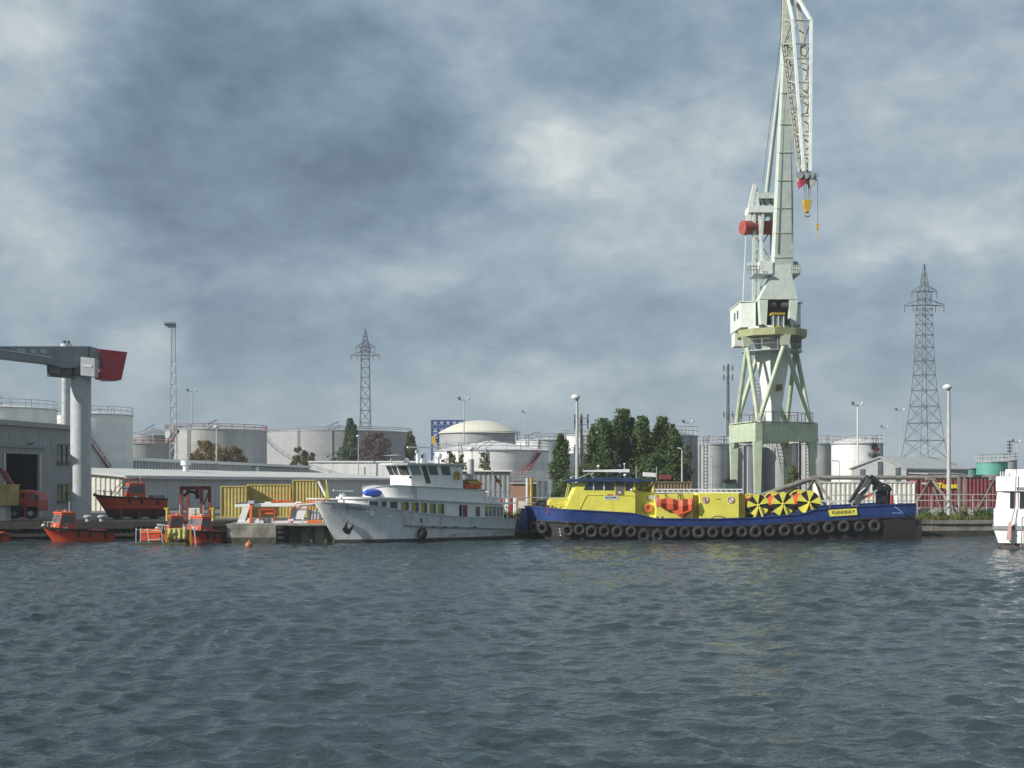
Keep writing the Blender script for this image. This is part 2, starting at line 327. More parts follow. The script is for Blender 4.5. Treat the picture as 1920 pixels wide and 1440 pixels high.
def build_water():
    rs = np.random.RandomState(5)
    def grow(a, b, s0, s1):
        out = [a]; 
        while out[-1] < b: out.append(out[-1] + s0 + (s1 - s0) * (out[-1] - a) / (b - a))
        return out
    ys = [-300, -60, 0, 5] + grow(8, 60, .06, .21) + grow(60.3, 114, .22, .45) + [118, 140, 400, 1200]
    xs = grow(0.05, 16, .09, .11) + grow(16.2, 62, .13, .32) + [70, 90, 150, 400, 1200]
    xs = [-x for x in reversed(xs)] + xs
    xs, ys = np.array(xs), np.array(ys); X, Y = np.meshgrid(xs, ys)
    dist = np.hypot(X, Y); H = np.zeros_like(X); DX = np.zeros_like(X); DY = np.zeros_like(X)
    fade = np.clip((66 - np.abs(X)) / 6, 0, 1) * np.clip((Y - 5) / 4, 0, 1) * np.clip((116 - Y) / 3, 0, 1)
    for i in range(80):
        lam = 0.30 * (7.5 ** rs.rand() ** 1.2); th = math.radians(255 + rs.randn() * 42)
        k = 2 * math.pi / lam; kx, ky = k * math.cos(th), k * math.sin(th); amp = 0.0118 * lam ** 0.85 / (1 + .35*lam)
        sp = np.clip(.085 + (dist-8) * .0032, .06, 1); at = np.clip((lam / sp - 1.8) / 2, 0, 1)
        ph = kx * X + ky * Y + rs.rand() * 6.28; s, c = np.sin(ph), np.cos(ph)
        H += at * amp * c; DX -= at * amp * s * kx / k * .9; DY -= at * amp * s * ky / k * .9
    # gusts: patches of stronger and weaker ripple
    g = .85 + .3 * np.sin(X * .11 + 1.3 * np.sin(Y * .07)) * np.sin(Y * .13 + .8 * np.sin(X * .09 + 1))
    H *= fade * g; DX *= fade * g; DY *= fade * g
    n, m = X.shape; co = np.stack([X + DX, Y + DY, H], -1).reshape(-1, 3).astype(np.float32)
    idx = np.arange(n * m).reshape(n, m); q = np.stack([idx[:-1, :-1], idx[:-1, 1:], idx[1:, 1:], idx[1:, :-1]], -1).reshape(-1, 4).astype(np.int32)
    me = bpy.data.meshes.new('water'); me.vertices.add(n * m); me.vertices.foreach_set('co', co.ravel())
    me.loops.add(q.size); me.loops.foreach_set('vertex_index', q.ravel()); me.polygons.add(len(q))
    me.polygons.foreach_set('loop_start', np.arange(0, q.size, 4, dtype=np.int32)); me.polygons.foreach_set('loop_total', np.full(len(q), 4, np.int32))
    me.update(); me.shade_smooth()
    o = link('water', me, water_mat(), fix=False); tag(o, 'grey blue rippled harbour water', None, None, 'structure')
build_water()
def quay_y(x): return 101.6 + (x + 40.4) * .1
xa, xb = -400, 400
g = MB().quad((xa, quay_y(xa), GZ), (xb, quay_y(xb), GZ), (1200, 1500, GZ), (-1200, 1500, GZ))
tag(g.build('ground', M['ground']), 'flat harbour yard ground behind the quay', None, None, 'structure')
def quay():
    w = MB(); cp = []
    x = -70.0
    root = None
    for i in range(0, 1): pass
    xs = np.arange(-90, 96, 6.0)
    ww = MB()
    for a, b in zip(xs, xs[1:]):
        ya, yb = quay_y(a), quay_y(b)
        ww.add([(a+.03, ya+.02, -3), (b-.03, yb+.02, -3), (b-.03, yb+.02, .98), (a+.03, ya+.02, .98), (a+.03, ya+.6, -3), (b-.03, yb+.6, -3), (b-.03, yb+.6, .98), (a+.03, ya+.6, .98)],
               [(0,1,2,3),(1,5,6,2),(5,4,7,6),(4,0,3,7),(3,2,6,7)])
    o = ww.build('quay_wall', M['conc']); tag(o, 'stained concrete quay wall along the harbour', None, None, 'structure')
    MB().add([(xs[0], quay_y(xs[0]), -.5), (xs[-1], quay_y(xs[-1]), -.5), (xs[-1], quay_y(xs[-1]), .40), (xs[0], quay_y(xs[0]), .40)], [(0, 1, 2, 3)]).build('algae_band', M['algae'], o)
    for a, b in zip(xs, xs[1:]):
        ya, yb = quay_y(a), quay_y(b); j = random.uniform(-.03, .03)
        MB().add([(a+.02, ya-.12+j, .985), (b-.02, yb-.12+j, .985), (b-.02, yb-.12+j, GZ+.02+j*.5), (a+.02, ya-.12+j, GZ+.02+j*.5),
                  (a+.02, ya+.75, .985), (b-.02, yb+.75, .985), (b-.02, yb+.75, GZ+.02+j*.5), (a+.02, ya+.75, GZ+.02+j*.5)],
                 [(0,1,2,3),(1,5,6,2),(5,4,7,6),(4,0,3,7),(3,2,6,7),(0,4,5,1)]).build('coping_stone', M['conc'], o)
quay()
def jetty():
    t = thing('concrete_jetty', 'weathered concrete mooring jetty with black stains beside the white launch', 'jetty', (XX(470, 96), 96, 0))
    D0 = 95.3; x0, x1, x2, x3 = XX(425, D0), XX(518, D0), XX(545, D0+.8), XX(636, D0+.8)
    m = MB(); m.bx(x0, x1, D0, 97.4, -2, 1.28); m.build('pier_block', M['conc'], t, bevel=.06)
    m = MB(); m.bx(x1+.02, x3, D0+1.2, 97.4, -2, 1.2); m.build('pier_wall', M['conc'], t, bevel=.05)
    MB().bx(x0-.012, x1+.004, D0-.012, D0+.3, -.5, .42).build('algae_band', M['algae'], t)
    m = MB(); m.bx(x0-.08, x3+.05, D0+.05, 97.45, 1.285, 1.42); m.build('deck_slab', M['conc'], t, bevel=.03)
    f = thing('tyre_fender', 'stack of black tyres hung on the concrete jetty corner', 'fender', (XX(527, D0), D0+.5, -.2))
    for z in (-.05, .35, .75, 1.1): MB().torus((XX(528, D0+.6), D0+.6, z), .42, .17, (0, 0, 1)).build('tyre', M['rubber'], f, smooth=True)
    for k, (px, w) in enumerate(((560, 8), (585, 12), (612, 9), (628, 5))):
        x = XX(px, D0+1); MB().tube((x, D0+1.05, -1.5), (x, D0+1.05, 1.1), .16, n=10).build('pile', M['moss'], t)
jetty()
# ================================================================ storage tanks
def rail(mb, c, r, z, n=40, h=1.1, a0=0, a1=2*math.pi, rr=.035):
    pts = [(c[0] + r*math.cos(a0+(a1-a0)*i/n), c[1] + r*math.sin(a0+(a1-a0)*i/n)) for i in range(n+1)]
    for k in (h, h*.55):
        mb.path([(x, y, z+k) for x, y in pts], rr, 4)
    for x, y in pts[::2]: mb.tube((x, y, z), (x, y, z+h), rr, n=4)
def tank(label, pxc, pxr, rim_y, D, wall, roofm=None, roof='cone', rise=.12, railm=None, stair=None, stairm=None, extras=True, cat='storage tank', group=None, band=False, railh=1.1, eave=0.0):
    c = V((XX(pxc, D), D, GZ)); r = pxr / F * D; zr = ZZ(rim_y, D); wall = M[wall]; roofm = M[roofm] if roofm else wall
    t = thing('storage_tank', label, cat, c, group=group); h = zr - GZ
    MB().lathe(c, [(r, -.3), (r, h)], 72).build('shell', wall, t, smooth=True)
    m = MB()
    if roof == 'dome':
        Rr = (r*r + (rise*r)**2) / (2*rise*r); prof = []
        for i in range(9):
            x = (r + eave) * (1 - i/8) + 1e-3; prof.append((x, h + math.sqrt(max(0, Rr*Rr - x*x)) - (Rr - rise*r) + .02))
    else: prof = [(r + .12 + eave, h + .02), (r*.5, h + rise*r*.55), (.01, h + rise*r)]
    m.lathe(c, prof, 72); m.build('roof', roofm, t, smooth=True)
    m = MB().lathe(c, [(r+.005, h-.12), (r+.16, h-.12), (r+.16, h+.03), (r+.005, h+.03)], 72); m.build('rim', M['steel'], t)
    if band:
        for k in (.33, .62): MB().lathe(c, [(r+.003, h*k), (r+.05, h*k), (r+.05, h*k+.1), (r+.003, h*k+.1)], 72).build('stiffener', wall, t)
    rm = M[railm] if railm else M['steel']
    rad = max(.03, .022 * D / 100)
    if railm is not False:
        m = MB(); rail(m, c, r + .05, zr + .03, 48, railh, rr=rad); m.build('railing', rm, t)
    if extras:
        random.seed(int(pxc))
        for i in range(5):
            a = random.uniform(3.5, 5.9); q = random.uniform(.55, .9) * r; x, y = c.x + q*math.cos(a), c.y + q*math.sin(a); hh = random.uniform(.5, 1.3)
            v_ = MB().tube((x, y, zr), (x, y, zr + hh), .09, n=8).lathe((x, y, zr + hh), [(.01, .12), (.24, .0), (.2, -.06), (.01, -.06)], 10); v_.build('roof_vent', M['steel'], t, smooth=True)
        m = MB(); a = random.uniform(3.9, 5.2); ex, ey = c.x + r*math.cos(a), c.y + r*math.sin(a)
        for k in (.1, .9, 1.1): m.path([(ex, ey, zr + k), (c.x, c.y, GZ + h + rise*r + k)], rad, 4)
        m.build('roof_walkway', rm, t)
        fa = math.atan2(-c.y, -c.x); la = fa + random.choice((-.55, .45, .7)); lx, ly = c.x + (r+.12)*math.cos(la), c.y + (r+.12)*math.sin(la); tx, ty = -math.sin(la)*.28, math.cos(la)*.28
        m = MB(); m.tube((lx-tx, ly-ty, GZ), (lx-tx, ly-ty, zr+1), .05, n=4); m.tube((lx+tx, ly+ty, GZ), (lx+tx, ly+ty, zr+1), .05, n=4)
        for k in range(int((zr-GZ)/.5)): m.tube((lx-tx, ly-ty, GZ+.4+k*.5), (lx+tx, ly+ty, GZ+.4+k*.5), .03, n=4)
        m.build('shell_ladder', M['dksteel'], t)
        pa = la + random.choice((-.5, .45)); m = MB().tube((c.x + (r+.2)*math.cos(pa), c.y + (r+.2)*math.sin(pa), GZ), (c.x + (r+.2)*math.cos(pa), c.y + (r+.2)*math.sin(pa), zr+.2), .12, n=8); m.build('riser_pipe', M['steel'], t, smooth=True)
    if stair:
        a0, a1, z0, z1 = stair; m = MB(); n = 16; pts = []
        for i in range(n + 1):
            a = R(a0 + (a1-a0)*i/n); pts.append((c.x + (r+.45)*math.cos(a), c.y + (r+.45)*math.sin(a), z0 + (z1-z0)*i/n))
        m.bars(pts, .7, .14); m.path([(x, y, z+1.0) for x, y, z in pts], rad, 4)
        for x, y, z in pts[::2]: m.tube((x, y, z), (x, y, z+1.0), rad, n=4)
        m.build('stair', M[stairm or 'redrail'], t)
    return t, c, r, zr
tank('broad white storage tank with railed roof behind the grey workshop', 5, 96, 768, 182, 'tankw', rise=.1, railm='steel')
tank('white storage tank with a dark red stair beside the silver chimney', 173, 73, 779, 196, 'tankw', rise=.1, stair=(262, 318, 14.2, 5.2), stairm='maroon')
tank('low weathered tank with rust coloured rim below the red railed tank', 268, 57, 833, 266, 'tankold', 'tankg', rise=.06, railm='redrail', extras=False)
tank('grey tank with railed dome half hidden by the white tank', 290, 50, 818, 330, 'tankg', 'tankal', rise=.3)
tank('streaked grey tank with red railings and red stair', 406, 93, 808, 290, 'tankold', rise=.13, railm='redrail', stair=(206, 236, 10.5, 16.2))
tank('widest pale grey tank behind the poplar and purple tree', 636, 136, 812, 374, 'tankg', 'tankal', rise=.11, railm='steel', band=True, stair=(196, 250, 18.5, 9), stairm='steel')
tank('dark walled tank with a cream dome roof and yellow ladder', 899, 75, 811, 300, 'tankal', 'dome', roof='dome', rise=.30, railm=False, extras=False, eave=.5)
tank('low white tank with shallow cone roof and red stair', 922, 107, 846, 205, 'tankw', rise=.19, railm='steel', stair=(322, 288, 9.2, 3.4))
tank('small white tank with bright silver pipework roof', 1014, 47, 826, 240, 'tankw', rise=.12)
tank('pale tank rising behind the lone poplar', 1092, 42, 817, 250, 'tankw', rise=.1)
tank('tall grey tank standing right of the poplar clump', 1246, 62, 818, 196, 'tankal', rise=.22, railh=1.3)
tank('narrow grey tank with ringed shell between poplars and crane', 1338, 28, 833, 190, 'tankal', rise=.1, band=True)
tank('grey tank seen behind the left legs of the green crane', 1397, 30, 834, 192, 'tankal', rise=.1)
tank('pale grey tank seen between the legs of the green crane', 1465, 37, 830, 194, 'tankg', rise=.1)
tank('grey tank seen behind the right legs of the green crane', 1530, 29, 832, 192, 'tankal', rise=.1)
T, c, r, zr = tank('bright white tank carrying a dark red and black emblem', 1607, 47, 832, 186, 'tankw', roof='dome', rise=.24)
def emblem(T, c, r):
    a = R(-67); n = V((math.cos(a), math.sin(a), 0)); rt = Matrix(((-n.y*-1, 0, n.x, 0), (-n.x, 0, n.y, 0), (0, 1, 0, 0), (0, 0, 0, 1)))
    rt = Matrix.Identity(4); ex = V((-n.y, n.x, 0)); 
    for i in range(3): rt[i][0] = ex[i]; rt[i][1] = (0, 0, 1)[i]; rt[i][2] = n[i]
    z = ZZ(845, 186); o = V((c.x, c.y, z)) + n*(r + .22)
    text('Vopak', 1.05, M['black'], T, o - V((0, 0, .75)), rt, 'tank_lettering', width=2.3, bold=.03)
    m = MB()
    m.prism([o + ex*u + V((0, 0, w)) for u, w in ((-.55, .1), (-.35, .95), (.35, .95), (.75, .45), (.2, .4), (-.1, .1))], n*.02); m.build('emblem', M['black'], T)
    m = MB(); m.prism([o + ex*u + V((0, 0, w)) + n*.004 for u, w in ((-.05, -.15), (.15, .3), (.85, .35), (.9, -.1))], n*.02); m.build('emblem', M['red'], T)
emblem(T, c, r)
tank('teal green tank behind the maroon container', 1860, 28, 866, 200, 'teal', rise=.05, extras=False)
tank('small dull green tank left of the teal tank', 1818, 14, 878, 205, 'teal', rise=.08, extras=False, railm=False)
tank('grey blue tank tucked behind the teal tank', 1890, 16, 863, 215, 'tankal', rise=.05, extras=False)
def dome_tank_frame():
    t = thing('steel_frame', 'dark blue lattice steel frame behind the cream domed tank', 'steel frame', (XX(830, 315), 315, GZ)); m = MB(); D = 315
    for px in (810, 822, 834, 846, 858, 868):
        for d in (0, 5): m.beam((XX(px, D+d), D+d, GZ), (XX(px, D+d), D+d, ZZ(789, D)), .45)
    for py in (789, 800, 812, 824, 838, 852): m.beam((XX(808, D), D, ZZ(py, D)), (XX(870, D), D, ZZ(py, D)), .4); 
    for i, px in enumerate((810, 822, 834, 846)):
        for py in (789, 812): m.beam((XX(px, D), D, ZZ(py, D)), (XX(px+12, D), D, ZZ(py+22, D)), .28); m.beam((XX(px+12, D), D, ZZ(py, D)), (XX(px, D), D, ZZ(py+22, D)), .28)
    m.build('frame', M['blue'], t)
    MB().beam(P(813, 833, D-1), P(813, 818, D-1), 1.0, .6).build('yellow_column', M['hook'], t)
dome_tank_frame()
def silver_chimney():
    D = 172; t = thing('chimney', 'silver chimney with two dark flue stubs behind the grey crane', 'chimney', (XX(123, D), D, GZ))
    MB().tube((XX(124, D), D, GZ), (XX(124, D), D, ZZ(652, D)), .62, n=24).build('stack', M['steel'], t, smooth=True)
    m = MB().tube((XX(124, D), D, ZZ(652, D)), (XX(124, D), D, ZZ(645, D)), .72, n=24); m.build('collar', M['sheet'], t, smooth=True)
    for px in (120.5, 128): MB().tube((XX(px, D), D, ZZ(645, D)), (XX(px, D), D, ZZ(639, D)), .23, n=12).build('flue', M['dksteel'], t, smooth=True)
silver_chimney()
# ================================================================ sheds and warehouses
def oriented(o, ang):
    """u along, v across to the left-back, w up"""
    a = V((math.sin(ang), math.cos(ang), 0)); b = V((-math.cos(ang), math.sin(ang), 0)); o = V(o)
    return lambda u, v, w: o + a*u + b*v + V((0, 0, w))
def ribbed(m, T, u0, u1, v, w0, w1, pitch, depth=.06, side=-1, axis='u'):
    """a ribbed cladding sheet along u (or v) between w0 and w1"""
    n = max(1, int(abs(u1-u0)/pitch)); pts = []
    for i in range(n):
        a = u0 + (u1-u0)*i/n; p = (u1-u0)/n
        pts += [(a, 0), (a + p*.35, 0), (a + p*.5, depth), (a + p*.85, depth)]
    pts.append((u1, 0))
    for (a, d1), (b, d2) in zip(pts, pts[1:]):
        if axis == 'u': m.quad(T(a, v + side*d1, w0), T(b, v + side*d2, w0), T(b, v + side*d2, w1), T(a, v + side*d1, w1))
        else: m.quad(T(v + side*d1, a, w0), T(v + side*d2, b, w0), T(v + side*d2, b, w1), T(v + side*d1, a, w1))
def workshop():
    D0 = 113.0; O = (XX(-8, D0), D0, GZ); T = oriented(O, R(12)); t = thing('workshop', 'grey clad workshop with dark open doorway behind the grey crane', 'building', O)
    L, H, Wd = 14.6, 8.35, 14
    W = lambda px: (lambda a, b: a)(px, 0)
    def u_of(px):
        k = (px - 960)/F; a = V((math.sin(R(12)), math.cos(R(12)))); return (k*O[1] - O[0]) / (a.x - k*a.y)
    d0, d1 = u_of(9), u_of(71); w0, w1 = u_of(107), u_of(135)
    zD = lambda py, u: CZ + (HZ-py)/F*T(u, 0, 0).y - GZ
    dz = zD(851, (d0+d1)/2); wins = [(zD(866, w0), zD(833, w0)), (zD(939, w0), zD(908, w0))]
    m = MB()
    for a, b, z0, z1 in ((-16, d0, 0, H), (d0, d1, dz, H), (d1, w0, 0, H), (w0, w1, 0, wins[1][0]), (w0, w1, wins[1][1], wins[0][0]), (w0, w1, wins[0][1], H), (w1, L, 0, H)):
        ribbed(m, T, a, b, 0, z0, z1, .45, .05)
    m.quad(T(L, 0, 0), T(L, Wd, 0), T(L, Wd, H), T(L, 0, H)); m.quad(T(-16, 0, 0), T(-16, Wd, 0), T(-16, Wd, H), T(-16, 0, H)); m.quad(T(-16, Wd, 0), T(L, Wd, 0), T(L, Wd, H), T(-16, Wd, H))
    m.build('wall', M['facade'], t)
    r = MB(); r.prism([T(-16.3, -.35, H), T(L+.3, -.35, H), T(L+.3, Wd, H), T(-16.3, Wd, H)], (0, 0, .45)); r.build('roof', M['facade'], t)
    g = MB(); g.prism([T(-16, -.22, H-1.95), T(d1+1.0, -.22, H-1.95), T(d1+1.0, -.02, H-1.95), T(-16, -.02, H-1.95)], (0, 0, .22)); g.build('door_track', M['greycrane'], t)
    b = MB(); b.prism([T(d0-.1, .4, 0), T(d1+.1, .4, 0), T(d1+.1, 3.5, 0), T(d0-.1, 3.5, 0)], (0, 0, .02)); b.build('threshold', M['conc'], t)
    b = MB(); b.quad(T(d0-.3, 5, 0), T(d1+.3, 5, 0), T(d1+.3, 5, dz+.3), T(d0-.3, 5, dz+.3)); b.quad(T(d0-.3, .1, 0), T(d0-.3, 5, 0), T(d0-.3, 5, dz+.3), T(d0-.3, .1, dz+.3)); b.quad(T(d1+.3, .1, 0), T(d1+.3, 5, 0), T(d1+.3, 5, dz+.3), T(d1+.3, .1, dz+.3)); b.quad(T(d0-.3, .1, dz+.3), T(d1+.3, .1, dz+.3), T(d1+.3, 5, dz+.3), T(d0-.3, 5, dz+.3))
    b.build('doorway', M['dark'], t)
    f = MB()
    for a in (d0-.35, d1+.05): MB().prism([T(a, -.16, 0), T(a+.3, -.16, 0), T(a+.3, .1, 0), T(a, .1, 0)], (0, 0, dz)).build('door_post', M['sheet'], t)
    for k, (z0, z1) in enumerate(wins):
        fr = MB()
        for i in range(4):
            u = w0 + (w1-w0)*i/3; fr.prism([T(u-.09, -.06, z0), T(u+.09, -.06, z0), T(u+.09, .12, z0), T(u-.09, .12, z0)], (0, 0, z1-z0))
        for z in (z0, (z0+z1)/2, z1): fr.prism([T(w0, -.07, z-.05), T(w1, -.07, z-.05), T(w1, .1, z-.05), T(w0, .1, z-.05)], (0, 0, .1))
        wo = fr.build('window', M['dksteel'], t)
        for i in range(3):
            for j in range(2):
                u0, u1 = w0 + (w1-w0)*i/3 + .1, w0 + (w1-w0)*(i+1)/3 - .1; a, b2 = z0 + (z1-z0)*j/2 + .06, z0 + (z1-z0)*(j+1)/2 - .06
                MB().prism([T(u0, .03, a), T(u1, .03, a), T(u1, .06, a), T(u0, .06, a)], (0, 0, b2-a)).build('pane', M['curtain'] if k == 1 and (i+j) % 2 == 0 else M['glassl'], wo)
        s = MB().prism([T(w0-.15, -.25, z0-.2), T(w1+.15, -.25, z0-.2), T(w1+.15, -.01, z0-.2), T(w0-.15, -.01, z0-.2)], (0, 0, .13)); s.build('sill', M['dksteel'], wo)
    lp = MB(); u = u_of(50); lp.beam(T(u, -.1, dz+.9), T(u, -.7, dz+1.0), .12); lp.build('wall_lamp', M['dksteel'], t)
workshop()
def hall_beside():
    # the tall hall just left of the picture that shades the quay and the foot of the grey crane
    t = thing('workshop_hall', 'tall grey clad hall beside the workshop on the quay', 'building', (-60, 103, GZ)); T = lambda u, v, w: V((u, 101.6+v, GZ+w)); m = MB()
    ribbed(m, T, -80, -46.6, 0, 0, 10.6, .45, .05); m.bx(-80, -46.6, 101.61, 104.6, GZ, GZ+10.6); m.build('wall', M['facade'], t)
    MB().bx(-80.3, -46.4, 101.3, 104.9, GZ+10.6, GZ+11.0).build('roof', M['roofl'], t)
    for x in (-74, -66, -58): MB().bx(x, x+4.5, 101.46, 101.52, GZ+.1, GZ+5).build('roller_door', M['greycrane'], t)
hall_beside()
def shade_piles():  # dark piles added so the sunlit quay front reads as shaded
    t = thing('shade_pile_wall', 'added dark piles giving the quay front its shade below the truck', 'shade wall', (-42, quay_y(-42), 0)); x = XX(-60, 100.5); i = 0
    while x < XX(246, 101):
        random.seed(i); h = 1.12 + random.uniform(-.12, .1); y = quay_y(x) - .36; MB().tube((x, y, -1.6), (x + random.uniform(-.03, .03), y, h), .17 + random.uniform(-.02, .02), n=9).build('pile', M['shadetimber'], t, smooth=True); x += .46; i += 1
    for z in (.35, .95): MB().beam((XX(-60, 100), quay_y(-43)-.62, z), (XX(246, 101), quay_y(-30)-.62, z), .2, .22).build('shade_waling', M['shadetimber'], t)
shade_piles()
def shade_apron():  # dark cap and planks added over lit concrete in place of shade
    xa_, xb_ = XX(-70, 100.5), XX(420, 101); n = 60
    o = MB().add([(xa_, quay_y(xa_)-.58, 1.0), (xb_, quay_y(xb_)-.58, 1.0), (xb_, quay_y(xb_)-.58, GZ+.10), (xa_, quay_y(xa_)-.58, GZ+.10), (xa_, quay_y(xa_)-.2, 1.0), (xb_, quay_y(xb_)-.2, 1.0), (xb_, quay_y(xb_)-.2, GZ+.10), (xa_, quay_y(xa_)-.2, GZ+.10)], [(0,1,2,3),(1,5,6,2),(5,4,7,6),(4,0,3,7),(3,2,6,7),(0,4,5,1)]).build('shade_cap_beam', M['shadetimber']); tag(o, 'added dark cap beam and apron standing in for quay shade', None, None, 'structure')
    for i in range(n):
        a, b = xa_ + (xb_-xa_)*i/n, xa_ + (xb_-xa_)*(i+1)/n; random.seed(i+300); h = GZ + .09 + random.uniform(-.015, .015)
        MB().prism([(a+.012, quay_y(a)-.19, GZ+.03), (b-.012, quay_y(b)-.19, GZ+.03), (b-.012, quay_y(b)+3.6, GZ+.03), (a+.012, quay_y(a)+3.6, GZ+.03)], (0, 0, h-GZ-.03)).build('shade_plank', M['shadetimber'], o)
shade_apron()
def long_shed():
    O = (XX(229, 145), 145, GZ); T = oriented(O, R(12)); H, L, Wd, rz = 3.9, 107, 24, 4.85
    t = thing('warehouse', 'long low warehouse with pale sloping roof and ribbed walls', 'building', O)
    m = MB(); ribbed(m, T, 0, L, 0, 0, H, .7, .08); m.build('side_wall', M['sheet'], t)
    m = MB(); ribbed(m, T, 0, Wd, 0, 0, H, .6, .08, axis='v'); m.quad(T(0, 0, H), T(0, Wd, H), T(0, Wd/2, rz)); m.build('end_wall', M['cream'], t)
    m = MB(); m.quad(T(L, 0, 0), T(L, Wd, 0), T(L, Wd, H), T(L, Wd/2, rz), T(L, 0, H)); m.quad(T(0, Wd, 0), T(L, Wd, 0), T(L, Wd, H), T(0, Wd, H)); m.build('rear_wall', M['sheet'], t)
    m = MB()
    for s, e in ((-.6, Wd/2), (Wd+.6, Wd/2)):
        zs = H - .1
        m.prism([T(-.5, s, zs), T(L+.5, s, zs), T(L+.5, e, rz), T(-.5, e, rz)], (0, 0, .22))
    m.build('roof', M['roofl'], t)
    m = MB(); m.prism([T(-.5, -.75, H-.28), T(L+.5, -.75, H-.28), T(L+.5, -.62, H-.28), T(-.5, -.62, H-.28)], (0, 0, .30)); m.build('gutter', M['sheet'], t)
    m = MB(); c = T(34, 9.0, rz-.3); m.tube(c, c + V((0, 0, 1.1)), .42, n=12); m.tube(c + V((0, 0, 1.1)), c + V((0, 0, 1.75)), .72, n=12); m.build('roof_ventilator', M['whiteclean'], t, smooth=True)
long_shed()
def louvred_shed():
    A, B = P(236, 0, 200), P(580, 0, 303); ang = math.atan2(B.x-A.x, B.y-A.y); L = math.hypot(B.x-A.x, B.y-A.y)
    O = (A.x, A.y, GZ); T = oriented(O, ang); H = 7.0; t = thing('louvred_building', 'flat roofed building with a row of white upright fins', 'building', O)
    m = MB(); m.prism([T(0, .5, 0), T(L, .5, 0), T(L, 9, 0), T(0, 9, 0)], (0, 0, H-.5)); m.build('wall', M['dksteel'], t)
    m = MB(); m.prism([T(-.5, -.3, H-.35), T(L+.4, -.3, H-.35), T(L+.4, 9.4, H-.35), T(-.5, 9.4, H-.35)], (0, 0, .55)); m.build('roof', M['white'], t)
    u = 0
    me = None
    while u < L*.60:
        if me is None:
            o = MB().prism([(0, 0, 0), (.5, .1, 0), (.5, .7, 0), (0, .6, 0)], (0, 0, H-.36)).build('fin', M['white'], None); me = o.data; bpy.data.objects.remove(o)
        q = bpy.data.objects.new('fin', me); COL.objects.link(q); q.parent = t; q.matrix_parent_inverse = Matrix.Identity(4)
        p = T(u, -.05, 0) - V(O); q.location = p; q.rotation_euler = (0, 0, math.pi/2 - ang); u += 1.25
    m = MB(); m.prism([T(L*.61, -.2, 0), T(L*.63, -.2, 0), T(L*.63, .49, 0), T(L*.61, .49, 0)], (0, 0, H-.56)); m.build('end_pier', M['white'], t)
    m = MB(); m.prism([T(L*.635, .2, 0), T(L, .2, 0), T(L, .48, 0), T(L*.635, .48, 0)], (0, 0, H-.57)); m.build('grey_panel', M['greycrane'], t)
louvred_shed()
def white_block():
    D = 308; x0, x1 = XX(579, D), XX(862, D); z = ZZ(867, D); t = thing('white_building', 'plain white flat roofed building behind the white yacht', 'building', ((x0+x1)/2, D, GZ))
    T = lambda u, v, w: V((u, D+v, GZ+w)); m = MB(); ribbed(m, T, x0, x1, 0, 0, z-GZ, 3.0, .03); m.bx(x0, x1, D+.02, D+7, GZ, z); m.build('wall', M['white'], t)
    m = MB().bx(x0-.2, x1+.2, D-.3, D+7.2, z, z+.35); m.build('parapet', M['whiteclean'], t)
    m = MB().bx(XX(668, D), XX(683, D), D-.18, D-.11, ZZ(893, D), ZZ(874, D)); m.build('hatch', M['white'], t)
white_block()
def grey_shed():
    D = 138; t = thing('shed', 'dark grey shed with a pale eave behind the yacht stern', 'shed', (XX(915, D), D, GZ))
    T = lambda u, v, w: V((u, D+v, GZ+w)); m = MB(); x0, x1 = XX(838, D), XX(957, D); z = ZZ(884, D); ribbed(m, T, x0, x1, 0, 0, z-GZ, .5, .05); m.bx(x0, x1, D+.01, D+6, GZ, z); m.build('wall', M['greycrane'], t)
    MB().bx(x0-.3, x1+.2, D-.35, D+6.2, z, z+.14).build('eave', M['white'], t)
    t = thing('brick_hut', 'small pink brick hut beside the yellow and grey posts', 'hut', (XX(975, 132), 132, GZ)); D = 132
    MB().bx(XX(957, D), XX(987, D), D, D+4, GZ, ZZ(907, D)).build('wall', M['brick'], t); MB().bx(XX(955, D), XX(1006, D), D-.2, D+4.3, ZZ(907, D), ZZ(904.5, D)).build('roof', M['greylite'], t)
    MB().bx(XX(988, D), XX(1006, D), D+.5, D+4, GZ, ZZ(907, D)-.01).build('side_bay', M['brown'], t)
    for px, mm, nm, lb in ((989, 'sheet', 'grey_post', 'grey upright vent pipe by the brick hut'), (996, 'hook', 'yellow_post', 'yellow upright gas pipe by the brick hut')):
        tag(MB().tube((XX(px, 129), 129, GZ), (XX(px, 129), 129, ZZ(896, 129)), .17, n=10).build(nm, M[mm], None, smooth=True), lb, 'pipe')
    t = thing('pipe_rack', 'grey pipe rack with railings at the white tank foot', 'pipe rack', (XX(1005, 170), 170, GZ)); D = 170; m = MB()
    for py in (893, 899): m.beam((XX(945, D), D, ZZ(py, D)), (XX(1034, D), D, ZZ(py, D)), .35)
    m.build('pipe', M['greycrane'], t); m = MB()
    for px in range(946, 1034, 11): m.beam((XX(px, D), D, GZ), (XX(px, D), D, ZZ(893, D)), .3)
    m.build('support', M['dksteel'], t); m = MB()
    for py in (884, 888): m.path([(XX(945, D), D, ZZ(py, D)), (XX(1034, D), D, ZZ(py, D))], .05, 4)
    for px in range(946, 1034, 6): m.tube((XX(px, D), D, ZZ(893, D)), (XX(px, D), D, ZZ(884, D)), .04, n=4)
    m.build('railing', M['steel'], t)
grey_shed()
